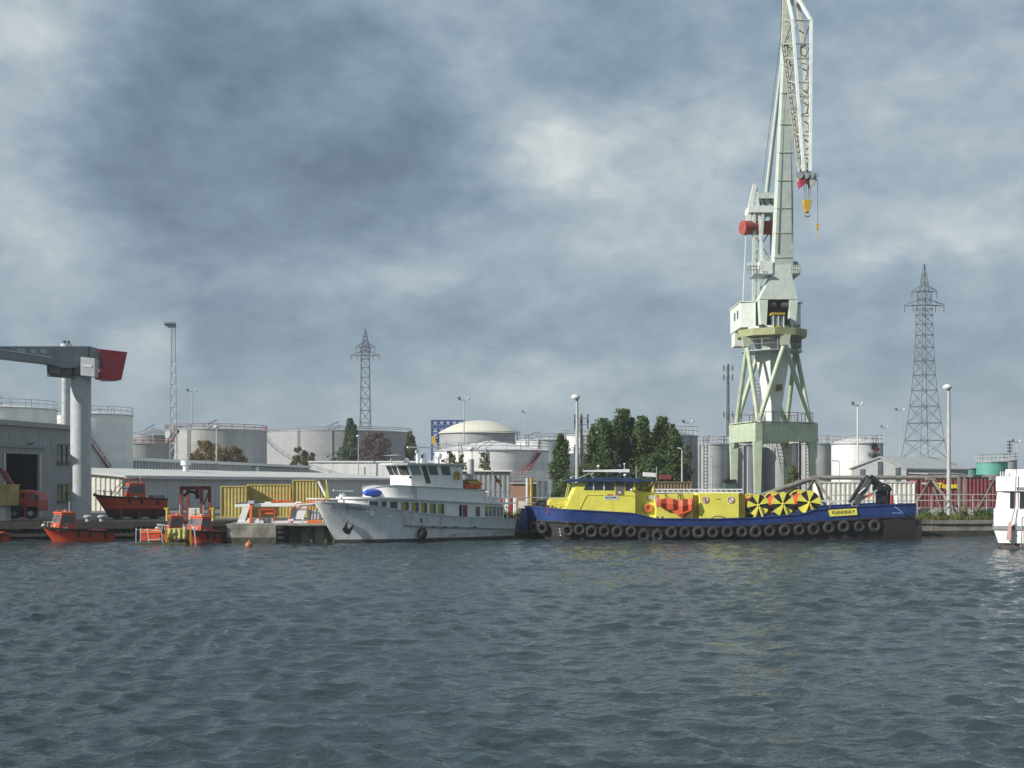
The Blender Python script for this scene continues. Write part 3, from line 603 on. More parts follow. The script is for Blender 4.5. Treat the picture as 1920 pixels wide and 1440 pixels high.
def gable_warehouse():
    A = P(1597, 0, 171); O = (A.x, A.y, GZ); ang = R(52); wv = V((math.cos(R(-6)), math.sin(R(-6)), 0)); a = V((math.sin(ang), math.cos(ang), 0))
    T = lambda u, v, w: V(O) + a*u + wv*v + V((0, 0, w)); Wd, H, Rz, L = 7.1, 5.0, 6.55, 14.5
    t = thing('gabled_warehouse', 'pale grey gabled warehouse with tall dark window strips', 'building', O)
    m = MB(); m.quad(T(0, 0, 0), T(0, Wd, 0), T(0, Wd, H), T(0, Wd*.53, Rz), T(0, 0, H)); m.build('gable_wall', M['sheet'], t)
    m = MB(); ribbed(m, lambda u, v, w: T(u, v, w), 0, L, Wd, 0, H, .6, .05, side=1); m.quad(T(L, 0, 0), T(L, Wd, 0), T(L, Wd, H), T(L, Wd*.53, Rz), T(L, 0, H)); m.quad(T(0, 0, 0), T(L, 0, 0), T(L, 0, H), T(0, 0, H)); m.build('side_wall', M['greycrane'], t)
    m = MB()
    for s in (-.25, Wd+.25): m.prism([T(-.25, s, H-.05), T(L+.3, s, H-.05), T(L+.3, Wd*.53, Rz), T(-.25, Wd*.53, Rz)], (0, 0, .18))
    m.build('roof', M['sheet'], t)
    for v, z0, z1 in ((1.1, .5, 5.0), (3.4, .5, 6.0), (5.7, .5, 5.2)):
        n = V((0, -.06, 0)); m = MB().prism([T(0, v, z0) + n, T(0, v+.62, z0) + n, T(0, v+.62, z1) + n, T(0, v, z1) + n], (0, .05, 0)); w = m.build('window_strip', M['dksteel'], t)
        for k in range(5):
            za = z0 + (z1-z0)*k/5 + .05; zb = z0 + (z1-z0)*(k+1)/5 - .05; n2 = V((0, -.09, 0))
            MB().prism([T(0, v+.05, za) + n2, T(0, v+.57, za) + n2, T(0, v+.57, zb) + n2, T(0, v+.05, zb) + n2], (0, .02, 0)).build('pane', M['glassl'], w)
    n = V((0, -.14, 0)); m = MB().prism([T(0, 3.25, 3.1) + n, T(0, 4.2, 3.1) + n, T(0, 4.2, 3.75) + n, T(0, 3.25, 3.75) + n], (0, .03, 0)); m.build('notice_board', M['whiteclean'], t)
    m = MB(); m.prism([T(.5, Wd+.06, 0), T(L*.62, Wd+.06, 0), T(L*.62, Wd+2.4, 0), T(.5, Wd+2.4, 0)], (0, 0, 4.4)); m.build('lean_to', M['dksteel'], t)
    m = MB(); m.prism([T(.3, Wd+.06, 4.41), T(L*.64, Wd+.06, 4.41), T(L*.64, Wd+2.6, 4.3), T(.3, Wd+2.6, 4.3)], (0, 0, .15)); m.build('lean_to_roof', M['sheet'], t)
gable_warehouse()
# ================================================================ pylons, masts, lamp posts
def lattice(m, c, levels, r, rot=0.0, brace='x'):
    """four-legged tower through (height, half width) levels"""
    def cor(z, h): return [V((c[0] + h*1.414*math.cos(rot + math.pi/4 + k*math.pi/2), c[1] + h*1.414*math.sin(rot + math.pi/4 + k*math.pi/2), z)) for k in range(4)]
    for (z0, h0), (z1, h1) in zip(levels, levels[1:]):
        a, b = cor(z0, h0), cor(z1, h1)
        for k in range(4):
            j = (k+1) % 4; m.tube(a[k], b[k], r, n=4, caps=False); m.tube(b[k], b[j], r*.7, n=4, caps=False)
            m.tube(a[k], b[j], r*.6, n=4, caps=False); m.tube(a[j], b[k], r*.6, n=4, caps=False)
def pylon(label, px, D, top, waist, arms, hw_base, hw_waist, lv, rr, rot):
    c = (XX(px, D), D); t = thing('power_pylon', label, 'pylon', (c[0], D, GZ), group='high voltage pylons')
    zt, zw = ZZ(top, D), ZZ(waist, D)
    L = []
    for i in range(lv+1):
        f = i/lv; z = GZ + (zw-GZ)*(1-(1-f)**1.35); g = (z-GZ)/(zw-GZ); L.append((z, hw_waist + (hw_base-hw_waist)*(1-g)**2.0))
    m = MB(); lattice(m, c, L, rr, rot); n = 5; top_l = [(zw + (zt-zw)*i/n, hw_waist*(1 - .93*i/n)) for i in range(n+1)]; lattice(m, c, top_l, rr*.8, rot); m.build('tower', M['lattice'], t)
    for py, hw, sag in arms:
        z = ZZ(py, D); w = hw/F*D; a = MB()
        for s in (-1, 1):
            for dy in (-.9, .9):
                a.tube((c[0], D+dy, z), (c[0]+s*w, D, z-.2), rr*.8, n=4); a.tube((c[0], D+dy, z+1.7), (c[0]+s*w, D, z), rr*.7, n=4)
            for f in (.3, .6): a.tube((c[0]+s*w*f, D, z), (c[0]+s*w*f, D, z+1.7*(1-f)), rr*.6, n=4)
        ao = a.build('crossarm', M['lattice'], t)
        for s in (-1, 1):
            for f in (.55, .97): MB().tube((c[0]+s*w*f, D, z-.1), (c[0]+s*w*f, D, z-1.7), rr*.9, n=6).build('insulator', M['dksteel'], ao)
pylon('tall lattice power pylon with two crossarms above the gabled warehouse', 1733, 300, 495, 520+60, [(546, 24, 1), (572, 38, 1)], 5.1, 1.35, 13, .085, .30)
pylon('smaller lattice power pylon behind the widest grey tank', 685, 420, 617, 652, [(650, 18, 1), (666, 27, 1)], 2.6, 1.35, 13, .10, .2)
def lattice_mast():
    D = 256; t = thing('floodlight_mast', 'tall slim lattice floodlight mast with a cluster of lamps', 'light mast', (XX(325, D), D, GZ)); c = (XX(325, D), D); m = MB()
    n = 15; zt = ZZ(614, D); lattice(m, c, [(GZ + (zt-GZ)*i/n, .78 - .42*i/n) for i in range(n+1)], .048, .15); m.build('tower', M['steel'], t)
    h = MB(); h.bx(c[0]-1.1, c[0]+.5, D-.5, D+.5, zt, zt+.15); h.build('lamp_platform', M['dksteel'], t)
    for k in range(4):
        x = c[0] - 1.2 + k*.55; MB().frustum((x, D-.3, zt+.3), (x-.15, D-.9, zt+.75), .45, .25, .6, .5).build('floodlight', M['dksteel'], t)
lattice_mast()
def comms_mast(label, px, top, D, hw=.35):
    t = thing('radio_mast', label, 'mast', (XX(px, D), D, GZ)); c = (XX(px, D), D); zt = ZZ(top, D); m = MB(); n = 16
    lattice(m, c, [(GZ + (zt-GZ)*i/n, hw*(1-.5*i/n)) for i in range(n+1)], .06, .3); m.build('tower', M['lattice'], t)
    for f in (.97, .9, .62): 
        a = MB(); z = GZ + (zt-GZ)*f
        for k in range(3): x = c[0] + (k-1)*1.0; a.bx(x-.12, x+.12, D-.4, D-.1, z-.7, z+.7)
        a.beam((c[0]-1.1, D-.2, z), (c[0]+1.1, D-.2, z), .08); a.build('antenna_panel', M['dksteel'], t)
comms_mast('thin dark radio mast left of the green crane', 1365, 683, 290)
comms_mast('short cell mast beside the tall lamp post and poplars', 1090, 780, 200, .22)
def lamp(label, px, top, D, heads='double', r=.10, mt='pole', hs=.5, name='lamp_post', cat='lamp post', group=None, zbase=GZ):
    t = thing(name, label, cat, (XX(px, D), D, zbase), group=group); x = XX(px, D); z = ZZ(top, D)
    MB().tube((x, D, zbase), (x, D, z), r*1.35, r*.8, n=10).build('post', M[mt], t, smooth=True)
    if heads == 'globe':
        m = MB(); m.lathe((x-.12, D, z), [(.01, -.10), (.36, -.10), (.42, .03), (.34, .20), (.18, .30), (.01, .33)], 16); m.build('lamp_head', M['lamp'], t, smooth=True)
        MB().beam((x, D, z-.35), (x-.1, D, z-.08), .16).build('neck', M[mt], t)
    elif heads == 'arm':
        MB().path([(x, D, z), (x-.5*hs, D, z+.12)], r*.7).build('arm', M[mt], t); MB().frustum((x-.4*hs, D, z+.12), (x-1.6*hs, D, z+.2), .25, .16, .3, .12).build('lamp_head', M['lamp'], t)
    else:
        n = {'double': 2, 'single': 1, 'triple': 3}[heads]
        MB().beam((x-hs, D, z), (x+hs, D, z), .09).build('crossbar', M[mt], t)
        for k in range(n):
            xx = x if n == 1 else x + hs*(2*k/(n-1) - 1); s = -1 if xx <= x else 1
            MB().frustum((xx, D, z+.1), (xx+s*.3*hs, D-.35, z+.1+.5*hs), .3*hs, .3*hs, .75*hs, .6*hs).build('floodlight', M['dksteel'] if k % 2 == 0 else M['lamp'], t)
lamp('tall grey lamp post with rounded head left of the poplar clump', 1082, 746, 113, 'globe', .14)
lamp('tall grey lamp post with rounded head before the maroon container', 1779, 727, 114, 'globe', .16)
lamp('twin floodlight pole left of the red railed tank', 360, 734, 320, 'double', .12, hs=.9)
lamp('twin floodlight pole before the cream domed tank', 870, 750, 245, 'double', .11, hs=.75)
lamp('floodlight pole above the small white silver topped tank', 986, 774, 300, 'double', .09, hs=.6)
lamp('twin floodlight pole before the bright white emblem tank', 1608, 760, 172, 'double', .11, hs=.55, mt='lamp')
lamp('far twin floodlight pole left of the large pylon', 1688, 770, 330, 'double', .12, hs=.9)
lamp('farthest small floodlight pole right of the emblem tank', 1659, 802, 380, 'double', .12, hs=.8)
lamp('slim twin floodlight pole above the white boat', 1906, 829, 240, 'double', .09, hs=.6)
lamp('grey lamp post in front of the red railed tank', 406, 800, 238, 'globe', .13)
lamp('short lamp post beside the purple leaved tree', 672, 818, 316-10, 'globe', .11)
lamp('slim mast light rising behind the yacht funnel', 885, 842, 150, 'globe', .07)
lamp('grey street lamp against the narrow ringed tank', 1335, 857, 165, 'arm', .07, hs=.6)
lamp('bare concrete lamp post at the poplar clump edge', 1279, 843, 142, 'arm', .10, hs=.3)
lamp('small street lamp before the emblem tank shadow', 1574, 866, 150, 'arm', .06, hs=.6)
lamp('thin pole lamp between the green crane legs', 1402, 836, 122, 'arm', .05, hs=.5)
lamp('floodlight pole over the tank right of the poplars', 1290, 793, 230, 'double', .06, hs=.7)
def spiral_mast():
    D = 260; t = thing('aerial_mast', 'short dark aerial mast behind the teal tank', 'mast', (XX(1893, D), D, GZ)); x = XX(1893, D); m = MB()
    m.tube((x, D, GZ), (x, D, ZZ(826, D)), .12, n=6); m.build('post', M['dksteel'], t)
    for k in range(5): z = ZZ(828 + k*6, D); MB().bx(x-.45, x+.45, D-.3, D+.3, z-.12, z+.12).build('dipole', M['dksteel'], t)
spiral_mast()
# ================================================================ the green level-luffing crane
def big_crane():
    D = 128; B, Dd, A = P(1420, 0, 125), P(1524, 0, 127.8), P(1376, 0, 130.6); C = A + (Dd - B); cor = dict(A=A, B=B, C=C, D=Dd)
    ctr = (A + B + C + Dd)/4; t = thing('harbour_crane', 'tall pale green harbour crane with four legged portal', 'crane', (ctr.x, ctr.y, GZ))
    def at(p, z): return V((p.x, p.y, z))
    zb, zt = 8.55, 10.35
    for k in 'ABCD':
        p = cor[k]; m = MB(); m.frustum(at(p, GZ), at(p, zb), .50, .50, .80, .80); lg = m.build('leg', M['cgreen'], t)
        m = MB(); d = (Dd-B).normalized(); m.beam(at(p, GZ+.25) - d*1.3, at(p, GZ+.25) + d*1.3, .6, .5); m.build('bogie', M['dksteel'], lg)
    for a, b in ('AB', 'BD', 'DC', 'CA'):
        p, q = cor[a], cor[b]; d = (q-p).normalized(); nrm = V((d.y, -d.x, 0))
        off = .49
        m = MB(); m.prism([at(p - d*off, zb+.003), at(q + d*(off if (a+b) in ('AB','DC') else off-.9), zb+.003), at(q + d*(off if (a+b) in ('AB','DC') else off-.9), zt), at(p - d*(off if (a+b) in ('AB','DC') else off-.9), zt)] if False else
              [at(p - d*(.41 if a+b in ('AB', 'DC') else -.40), zb), at(q + d*(.41 if a+b in ('AB', 'DC') else -.40), zb), at(q + d*(.41 if a+b in ('AB', 'DC') else -.40), zt), at(p - d*(.41 if a+b in ('AB', 'DC') else -.40), zt)], nrm*.80)
        for i, vv in enumerate(m.v): m.v[i] = tuple(V(vv) - nrm*.40)
        pg = m.build('portal_girder', M['cgreen'], t)
        for s_, e_ in ((p, 1), (q, -1)):
            h_ = MB(); o_ = s_ + d*e_*.385; h_.prism([at(o_, zb+.01), at(o_ + d*e_*.4, zb+.01), at(o_, zb-.6)], nrm*.5); h_.v = [tuple(V(v_) - nrm*.25) for v_ in h_.v]; h_.build('haunch', M['cgreen'], pg)
    m = MB()
    for a, b in ('AB', 'BD', 'DC', 'CA'): m.beam(at(cor[a], zt+.12), at(cor[b], zt+.12), 1.05, .1)
    m.build('girder_walkway', M['cgreen'], t)
    m = MB()
    for a, b in ('BD', 'DC', 'CA'):
        p, q = cor[a], cor[b]; m.path([at(p, zt+1.1), at(q, zt+1.1)], .03, 4)
        for i in range(8): x = p + (q-p)*i/7; m.tube(at(x, zt+.15), at(x, zt+1.1), .03, n=4)
    m.build('girder_railing', M['redrail'], t)
    zr0, zr1 = 18.95, 19.65; c = V((P(1447, 0, 128).x, 128, 0))
    nodes = {}
    for k, (a, b) in dict(L='AB', F='BD', R='DC', K='CA').items():
        mid = (cor[a] + cor[b])/2; d = (mid - ctr); d.z = 0; d = d.normalized(); nodes[k] = V((c.x, c.y, 0)) + d*2.95
    for k, ends in dict(L='AB', F='BD', R='DC', K='CA').items():
        n = nodes[k]; m = MB(); m.frustum(at(n, 17.95), at(n, zr0), .75, .6, 1.05, .8); m.build('brace_node', M['cgreen'], t)
        for e in ends:
            pe = cor[e]*.93 + ctr*.07; m = MB(); dd = (pe - n).normalized()*.22; dd.z = 0; m.tube(at(n + dd, 18.1), at(pe, zt+.1), .235, n=14); m.build('brace_tube', M['cgreen'], t, smooth=True)
    m = MB(); m.lathe((c.x, c.y, 0), [(1.6, zr0), (3.5, zr0), (3.5, zr1), (1.6, zr1), (1.6, zr0)], 10, a0=.2, a1=2*math.pi+.2); m.build('slewing_ring', M['olive'], t)
    m = MB(); m.lathe((c.x, c.y, 0), [(1.55, 17.6), (1.75, 18.95)], 20); m.lathe((c.x, c.y, 0), [(.01, 19.7), (2.6, 19.7), (2.6, 19.95), (.01, 19.95)], 20); m.build('slewing_bearing', M['cpale'], t, smooth=True)
    m = MB(); m.lathe((c.x, c.y, 0), [(1.5, 17.5), (3.0, 17.5), (3.0, 17.58), (1.5, 17.58)], 24); rail(m, (c.x, c.y), 2.95, 17.58, 24, 1.05, rr=.03); m.build('ring_walkway', M['steel'], t)
    # king post
    ax = (Dd-B).normalized(); ay = V((-ax.y, ax.x, 0))
    def sq(h, z, cc=None): cc = cc or V((c.x+.1, c.y, 0)); return [at(cc + ax*sx*h + ay*sy*h, z) for sx, sy in ((-1,-1),(1,-1),(1,1),(-1,1))]
    m = MB(); F6 = [(0,1,2,3),(7,6,5,4),(0,4,5,1),(1,5,6,2),(2,6,7,3),(3,7,4,0)]
    m.add(sq(1.28, 17.9) + sq(.62, 11.8), F6); m.build('king_post', M['cwhite'], t)
    m = MB(); m.add(sq(.66, 11.79) + sq(.48, 10.45), F6); m.build('king_post_foot', M['cwhite'], t)
    m = MB(); p = at(c - ay*.99 - ax*.0, 13.6); m.prism([p + ax*u + V((0, 0, w)) for u, w in ((-.3, 0), (.55, 0), (.55, .65), (-.3, .65))], -ay*.05); m.build('inspection_panel', M['brown'], t)
    # ladders
    def ladder(p, q, w, mm, nm='ladder'):
        p, q = V(p), V(q); m = MB(); s = V((w/2, 0, 0)); m.path([p-s, q-s], .04, 4); m.path([p+s, q+s], .04, 4); n = int((q-p).length/.35)
        for i in range(1, n): x = p + (q-p)*i/n; m.tube(x-s, x+s, .025, n=4)
        m.build(nm, M[mm], t)
    ladder(P(1417, 790, 129), P(1421, 706, 129), .6, 'redrail'); ladder(P(1471, 888, 129), P(1460, 830, 129), .5, 'dksteel')
    # slewing upper works: x to the right, y away from the viewer
    x0 = XX(1388, 127.5); x1 = XX(1505, 127.5)
    hz0, hz1 = 19.95, 22.45
    m = MB(); m.prism([(x0, 127.4, hz0), (x0+1.45, 127.0, hz0), (x0+1.45, 127.9, hz0), (x1-.6, 127.9, hz0), (x1, 128.3, hz0), (x1, 132.4, hz0), (x0, 133.4, hz0)], (0, 0, hz1-hz0)); h = m.build('machinery_house', M['cwhite'], t, bevel=.04)
    m = MB(); m.prism([(x0-.08, 127.3, hz1), (x0+1.5, 126.9, hz1), (x0+1.5, 127.8, hz1), (x1+.08, 127.8, hz1), (x1+.08, 132.6, hz1), (x0-.08, 133.6, hz1)], (0, 0, .1)); m.build('house_roof', M['cpale'], h)
    for y in (128.9, 130.6): MB().bx(x0-.04, x0-.004, y-.3, y+.3, 21.0, 21.8).build('window', M['glass'], h)
    m = MB().bx(x0+.1, x0+1.1, 131.2, 133.2, 18.5, 19.9); m.build('counterweight_box', M['cwhite'], t)
    U = lambda px, py, d=126.0: P(px, py, d)
    yb = V((0, 2.1, 0))
    m = MB(); m.prism([U(1424, 561), U(1449, 512), U(1449, 497), U(1484, 497), U(1484, 512), U(1496, 561)], yb); m.build('boom_pedestal', M['cpale'], t)
    m = MB(); m.prism([U(1424, 562), U(1440, 562), U(1437, 614), U(1427, 614)], yb); m.build('pedestal_leg', M['cpale'], t)
    m = MB(); m.prism([U(1480, 562), U(1496, 562), U(1492, 614), U(1482, 614)], yb); m.build('pedestal_leg', M['cpale'], t)
    m = MB(); m.prism([U(1440.5, 562, 127.4), U(1479.5, 562, 127.4), U(1481, 614, 127.4), U(1438, 614, 127.4)], (0, .15, 0)); m.build('winch_bay', M['dksteel'], t)
    for px in (1447, 1470): MB().tube(P(px-6, 571, 126.6), P(px+6, 571, 126.6), .38, n=12).build('winch_drum', M['dksteel'], t, smooth=True)
    cb = MB(); cb.prism([U(1449, 590, 125.2), U(1470, 590, 125.2), U(1469, 615, 125.2), U(1451, 615, 125.2)], (0, 1.6, 0)); cab = cb.build('operator_cab', M['glassl'], t)
    MB().prism([U(1447, 586, 125.0), U(1472, 586, 125.0), U(1472, 589.6, 125.0), U(1447, 589.6, 125.0)], (0, 1.9, 0)).build('cab_roof', M['hook'], cab)
    for px in (1450, 1459.5, 1469.5): MB().beam(U(px, 590, 125.15), U(px, 615, 125.15), .09).build('cab_mullion', M['cwhite'], cab)
    MB().prism([U(1455, 610, 125.1), U(1463, 610, 125.1), U(1463, 615, 125.1), U(1455, 615, 125.1)], (0, .07, 0)).build('cab_panel', M['hook'], cab)
    for px in (1428, 1487, 1494): MB().tube(U(px, 614, 125.6), U(px, 609, 125.6), .25, .32, n=10).build('searchlight', M['dksteel'], t)
    # platform at the boom foot
    m = MB()
    for a, b in ((1414, 1447), (1486, 1500)): m.prism([U(a, 513, 125.6), U(b, 513, 125.6), U(b, 515, 125.6), U(a, 515, 125.6)], (0, 2.8, 0))
    m.build('boom_platform', M['steel'], t)
    m = MB(); m.prism([U(1424, 489, 125.9), U(1449, 489, 125.9), U(1449, 513, 125.9), U(1431, 513, 125.9), U(1424, 500, 125.9)], (0, 1.6, 0)); m.build('platform_housing', M['cwhite'], t)
    m = MB(); m.prism([U(1485, 497, 125.9), U(1500, 497, 125.9), U(1500, 512, 125.9), U(1485, 512, 125.9)], (0, 1.6, 0)); m.build('platform_housing', M['cpale'], t)
    m = MB(); m.prism([U(1484.5, 490, 126.2), U(1494, 490, 126.2), U(1500, 496.6, 126.2), U(1484.5, 496.6, 126.2)], (0, 1.2, 0)); m.build('platform_hood', M['greycrane'], t)
    m = MB(); m.beam(U(1496, 515, 126.2), U(1486, 526, 126.2), .1); m.beam(U(1402, 496, 127), U(1416, 494, 127), .3, .35); m.build('platform_bracket', M['cpale'], t)
    m = MB()
    for a, b in ((1402, 1424), (1484, 1500)):
        for k in (0, 5): m.path([U(a, 506-k*1.4, 125.5), U(b, 506-k*1.4, 125.5)], .03, 4)
        for i in range(5): px = a + (b-a)*i/4; m.tube(U(px, 514, 125.5), U(px, 499, 125.5), .03, n=4)
    m.build('platform_railing', M['dksteel'], t)
    # main boom
    p, q = P(1466, 498, 126.9), P(1480, -30, 121.5); m = MB(); m.frustum(p, q, 1.88, 1.75, .62, .9); bo = m.build('boom', M['cpale'], t, bevel=.03)
    for f in (.03, .12, .21, .31, .41, .51, .62, .72): x = p + (q-p)*f; w = 1.88 + (.62-1.88)*f; d = (q-p).normalized(); MB().frustum(x, x + d*.06, w+.05, 1.85 - .8*f, w+.05, 1.85 - .8*f).build('boom_joint', M['cgreen'], bo)
    cdir = (q-p).normalized(); m = MB(); m.path([p + V((.75, -.92, 0)) + cdir*2, q + V((.2, -.5, 0)) - cdir*8], .03, 4); m.path([p + V((-.6, -.92, 0)) + cdir*1, q + V((-.15, -.5, 0)) - cdir*6], .035, 4); m.build('boom_conduit', M['dksteel'], bo)
    # rear tower with counterweight lever
    tz = lambda py, d=131: ZZ(py, d); Y = 131
    m = MB()
    for px0, px1, d in ((1413, 1414, 130.2), (1420, 1430, 130.2), (1413, 1416, 132.6), (1448, 1446, 132.2)): m.beam(P(px0, 569, d), P(px1, 398, d), .30)
    for py0, py1 in ((560, 520), (520, 480), (480, 440), (440, 400)):
        m.tube(P(1414, py0, 130.2), P(1440, py1, 132), .07, n=6); m.tube(P(1440, py0, 132), P(1414, py1, 130.2), .07, n=6)
    m.build('rear_tower', M['cpale'], t)
    m = MB(); m.bars([P(1399, 440, 130.5), P(1402, 418, 130.5), P(1408, 380, 130.5), P(1416, 346, 130.5)], .42, .5); m.beam(P(1417, 346, 130.5), P(1423, 400, 130.5), .22); m.beam(P(1419, 360, 130.4), P(1431, 500, 130.0), .26); m.build('counterweight_lever', M['cwhite'], t)
    m = MB(); m.prism([P(1404, 386, 129.9), P(1452, 386, 129.9), P(1452, 398, 129.9), P(1404, 398, 129.9)], (0, 2.2, 0)); m.build('lever_platform', M['cwhite'], t)
    m = MB(); m.prism([P(1421, 372, 130.2), P(1424, 364, 130.2), P(1437, 360, 130.2), P(1452, 363, 130.2), P(1455, 372, 130.2)], (0, 1.6, 0)); m.build('rope_guard', M['cpale'], t)
    for px in (1425, 1437, 1450): MB().tube(P(px, 379, 130.3), P(px, 379, 131.3), .36, n=12).build('sheave', M['dksteel'], t, smooth=True)
    m = MB(); a, b = P(1392, 427, 130.2), P(1452, 427, 131.6); m.tube(a, b, .71, n=28); m.build('counterweight', M['drum'], t, smooth=True)
    MB().tube(P(1399.2, 440, 130.2), P(1393, 569, 130.2), .07, n=6).build('lever_rod', M['cpale'], t)
    m = MB(); m.tube(P(1438, 362, 130.8), P(1466, 118, 124.6), .24, .2, n=12); m.tube(P(1466, 118, 124.6), P(1473, -20, 122.5), .2, n=12); m.build('tie_rod', M['cpale'], t, smooth=True)
    m = MB()
    m.path([P(1430, 345, 130.4), P(1464, 65, 123.6), P(1466, -20, 122)], .025, 4); m.path([P(1458, 300, 127), P(1470, 90, 123), P(1472, -20, 122)], .02, 4); m.build('luffing_rope', M['dksteel'], t)
    # fly jib hanging in front of the boom
    lo = [[P(1472, -20, 121.0), P(1470, 88, 119.4), P(1503, 322, 112.6)], [P(1492, -20, 121.0), P(1507, 88, 119.4), P(1516, 322, 112.6)]]
    up = [[P(1476, -8, 120.0), P(1486, 38, 116.6), P(1496, 178, 114.4), P(1507, 322, 112.0)], [P(1494, -8, 120.0), P(1521, 39, 116.6), P(1520, 178, 114.4), P(1519, 322, 112.0)]]
    fj = MB(); fj.bars(lo[0], .42, .34); f0 = fj.build('jib_lower_chord', M['crust'], t); fj = MB(); fj.bars(lo[1], .36, .3); fj.build('jib_lower_chord', M['crust'], t)
    for u in up: MB().bars(u, .24, .24).build('jib_upper_chord', M['cwhite'], t)
    def lerp(ch, py):
        for a, b in zip(ch, ch[1:]):
            ya, yb2 = HZ - (a.z-CZ)/a.y*F, HZ - (b.z-CZ)/b.y*F
            if ya <= py <= yb2:
                f = (py-ya)/(yb2-ya); return a + (b-a)*f
        return ch[-1]
    br = MB(); rows = [38, 82, 110, 155, 180, 218, 255, 290, 318]
    for i, py in enumerate(rows):
        a, b, c2, d2 = lerp(lo[0], py), lerp(lo[1], py), lerp(up[0], py), lerp(up[1], py)
        br.tube(a, b, .07, n=6); br.tube(c2, d2, .08, n=6)
        br.tube(a, c2, .07, n=6); br.tube(b, d2, .07, n=6)
        if i + 1 < len(rows):
            y2 = rows[i+1]; a2, b2, c3, d3 = lerp(lo[0], y2), lerp(lo[1], y2), lerp(up[0], y2), lerp(up[1], y2)
            br.tube(a, b2, .055, n=5) if i % 2 else br.tube(b, a2, .055, n=5); br.tube(c2, a2, .06, n=5); br.tube(d2, b2, .06, n=5)
    br.build('jib_bracing', M['crust'], t)
    m = MB()
    for px, py in ((1474, 100), (1506, 100), (1478, 130)): m.prism([P(px-4, py-16, 119.2), P(px+4, py-16, 119.2), P(px+4, py+6, 119.2), P(px-4, py+6, 119.2)], (0, .5, 0))
    m.build('jib_pivot', M['dksteel'], t)
    m = MB()
    for i in range(24): py = 92 + i*10; p = lerp(lo[0], py); m.tube(p + V((-.05, -.1, -.1)), p + V((-.3, -.2, .45)), .03, n=4)
    m.path([lerp(lo[0], py) + V((-.3, -.2, .45)) for py in range(92, 322, 10)], .03, 4); m.build('jib_handrail', M['dksteel'], t)
    hd = MB(); hd.prism([P(1496, 326, 111.6), P(1532, 326, 111.6), P(1531, 340, 111.6), P(1500, 338, 111.6)], (0, 1.1, 0)); jh = hd.build('jib_head', M['crust'], t)
    for px, mm in ((1505, 'cwred'), (1524, 'crust')): MB().prism([P(px-6, 337, 111.3), P(px+5, 335, 111.3), P(px+5, 344, 111.3), P(px-3, 350, 111.3)], (0, 1.0, 0)).build('rope_guide', M[mm], jh)
    for px in (1499, 1511, 1521, 1530): MB().tube(P(px, 329, 111.2), P(px, 329, 112.9), .3, n=12).build('jib_sheave', M['steel'], jh, smooth=True)
    m = MB()
    for px in (1508, 1511.5, 1516, 1519): m.tube(P(px, 340, 111.9), P(px, 374, 111.9), .022, n=4)
    m.tube(P(1533, 336, 111.9), P(1533, 420, 111.9), .022, n=4); m.build('hoist_rope', M['dksteel'], t)
    m = MB(); m.prism([P(1507, 374, 111.6), P(1522, 374, 111.6), P(1521.5, 384, 111.6), P(1517, 397, 111.6), P(1511.5, 397, 111.6), P(1507.5, 384, 111.6)], (0, .6, 0)); hb = m.build('hook_block', M['hook'], t, bevel=.03)
    MB().tube(P(1514.3, 397, 111.9), P(1514.3, 401, 111.9), .1, n=8).build('hook_shank', M['hook'], hb)
    m = MB(); cc = P(1514.3, 403, 111.9); pts = [cc + V((.2*math.cos(a), 0, .16*math.sin(a))) for a in np.linspace(-.1, -3.3, 9)]; m.path(pts, .06, 6); m.build('hook', M['brown'], hb)
    MB().prism([P(1531, 419, 111.8), P(1535.5, 419, 111.8), P(1535, 430, 111.8), P(1531.5, 430, 111.8)], (0, .22, 0)).build('auxiliary_hook', M['hook'], t)
    MB().path([P(1533.3, 430, 111.9), P(1533.3, 444, 111.9), P(1532, 447, 111.9)], .035).build('auxiliary_chain', M['hook'], t)
big_crane()
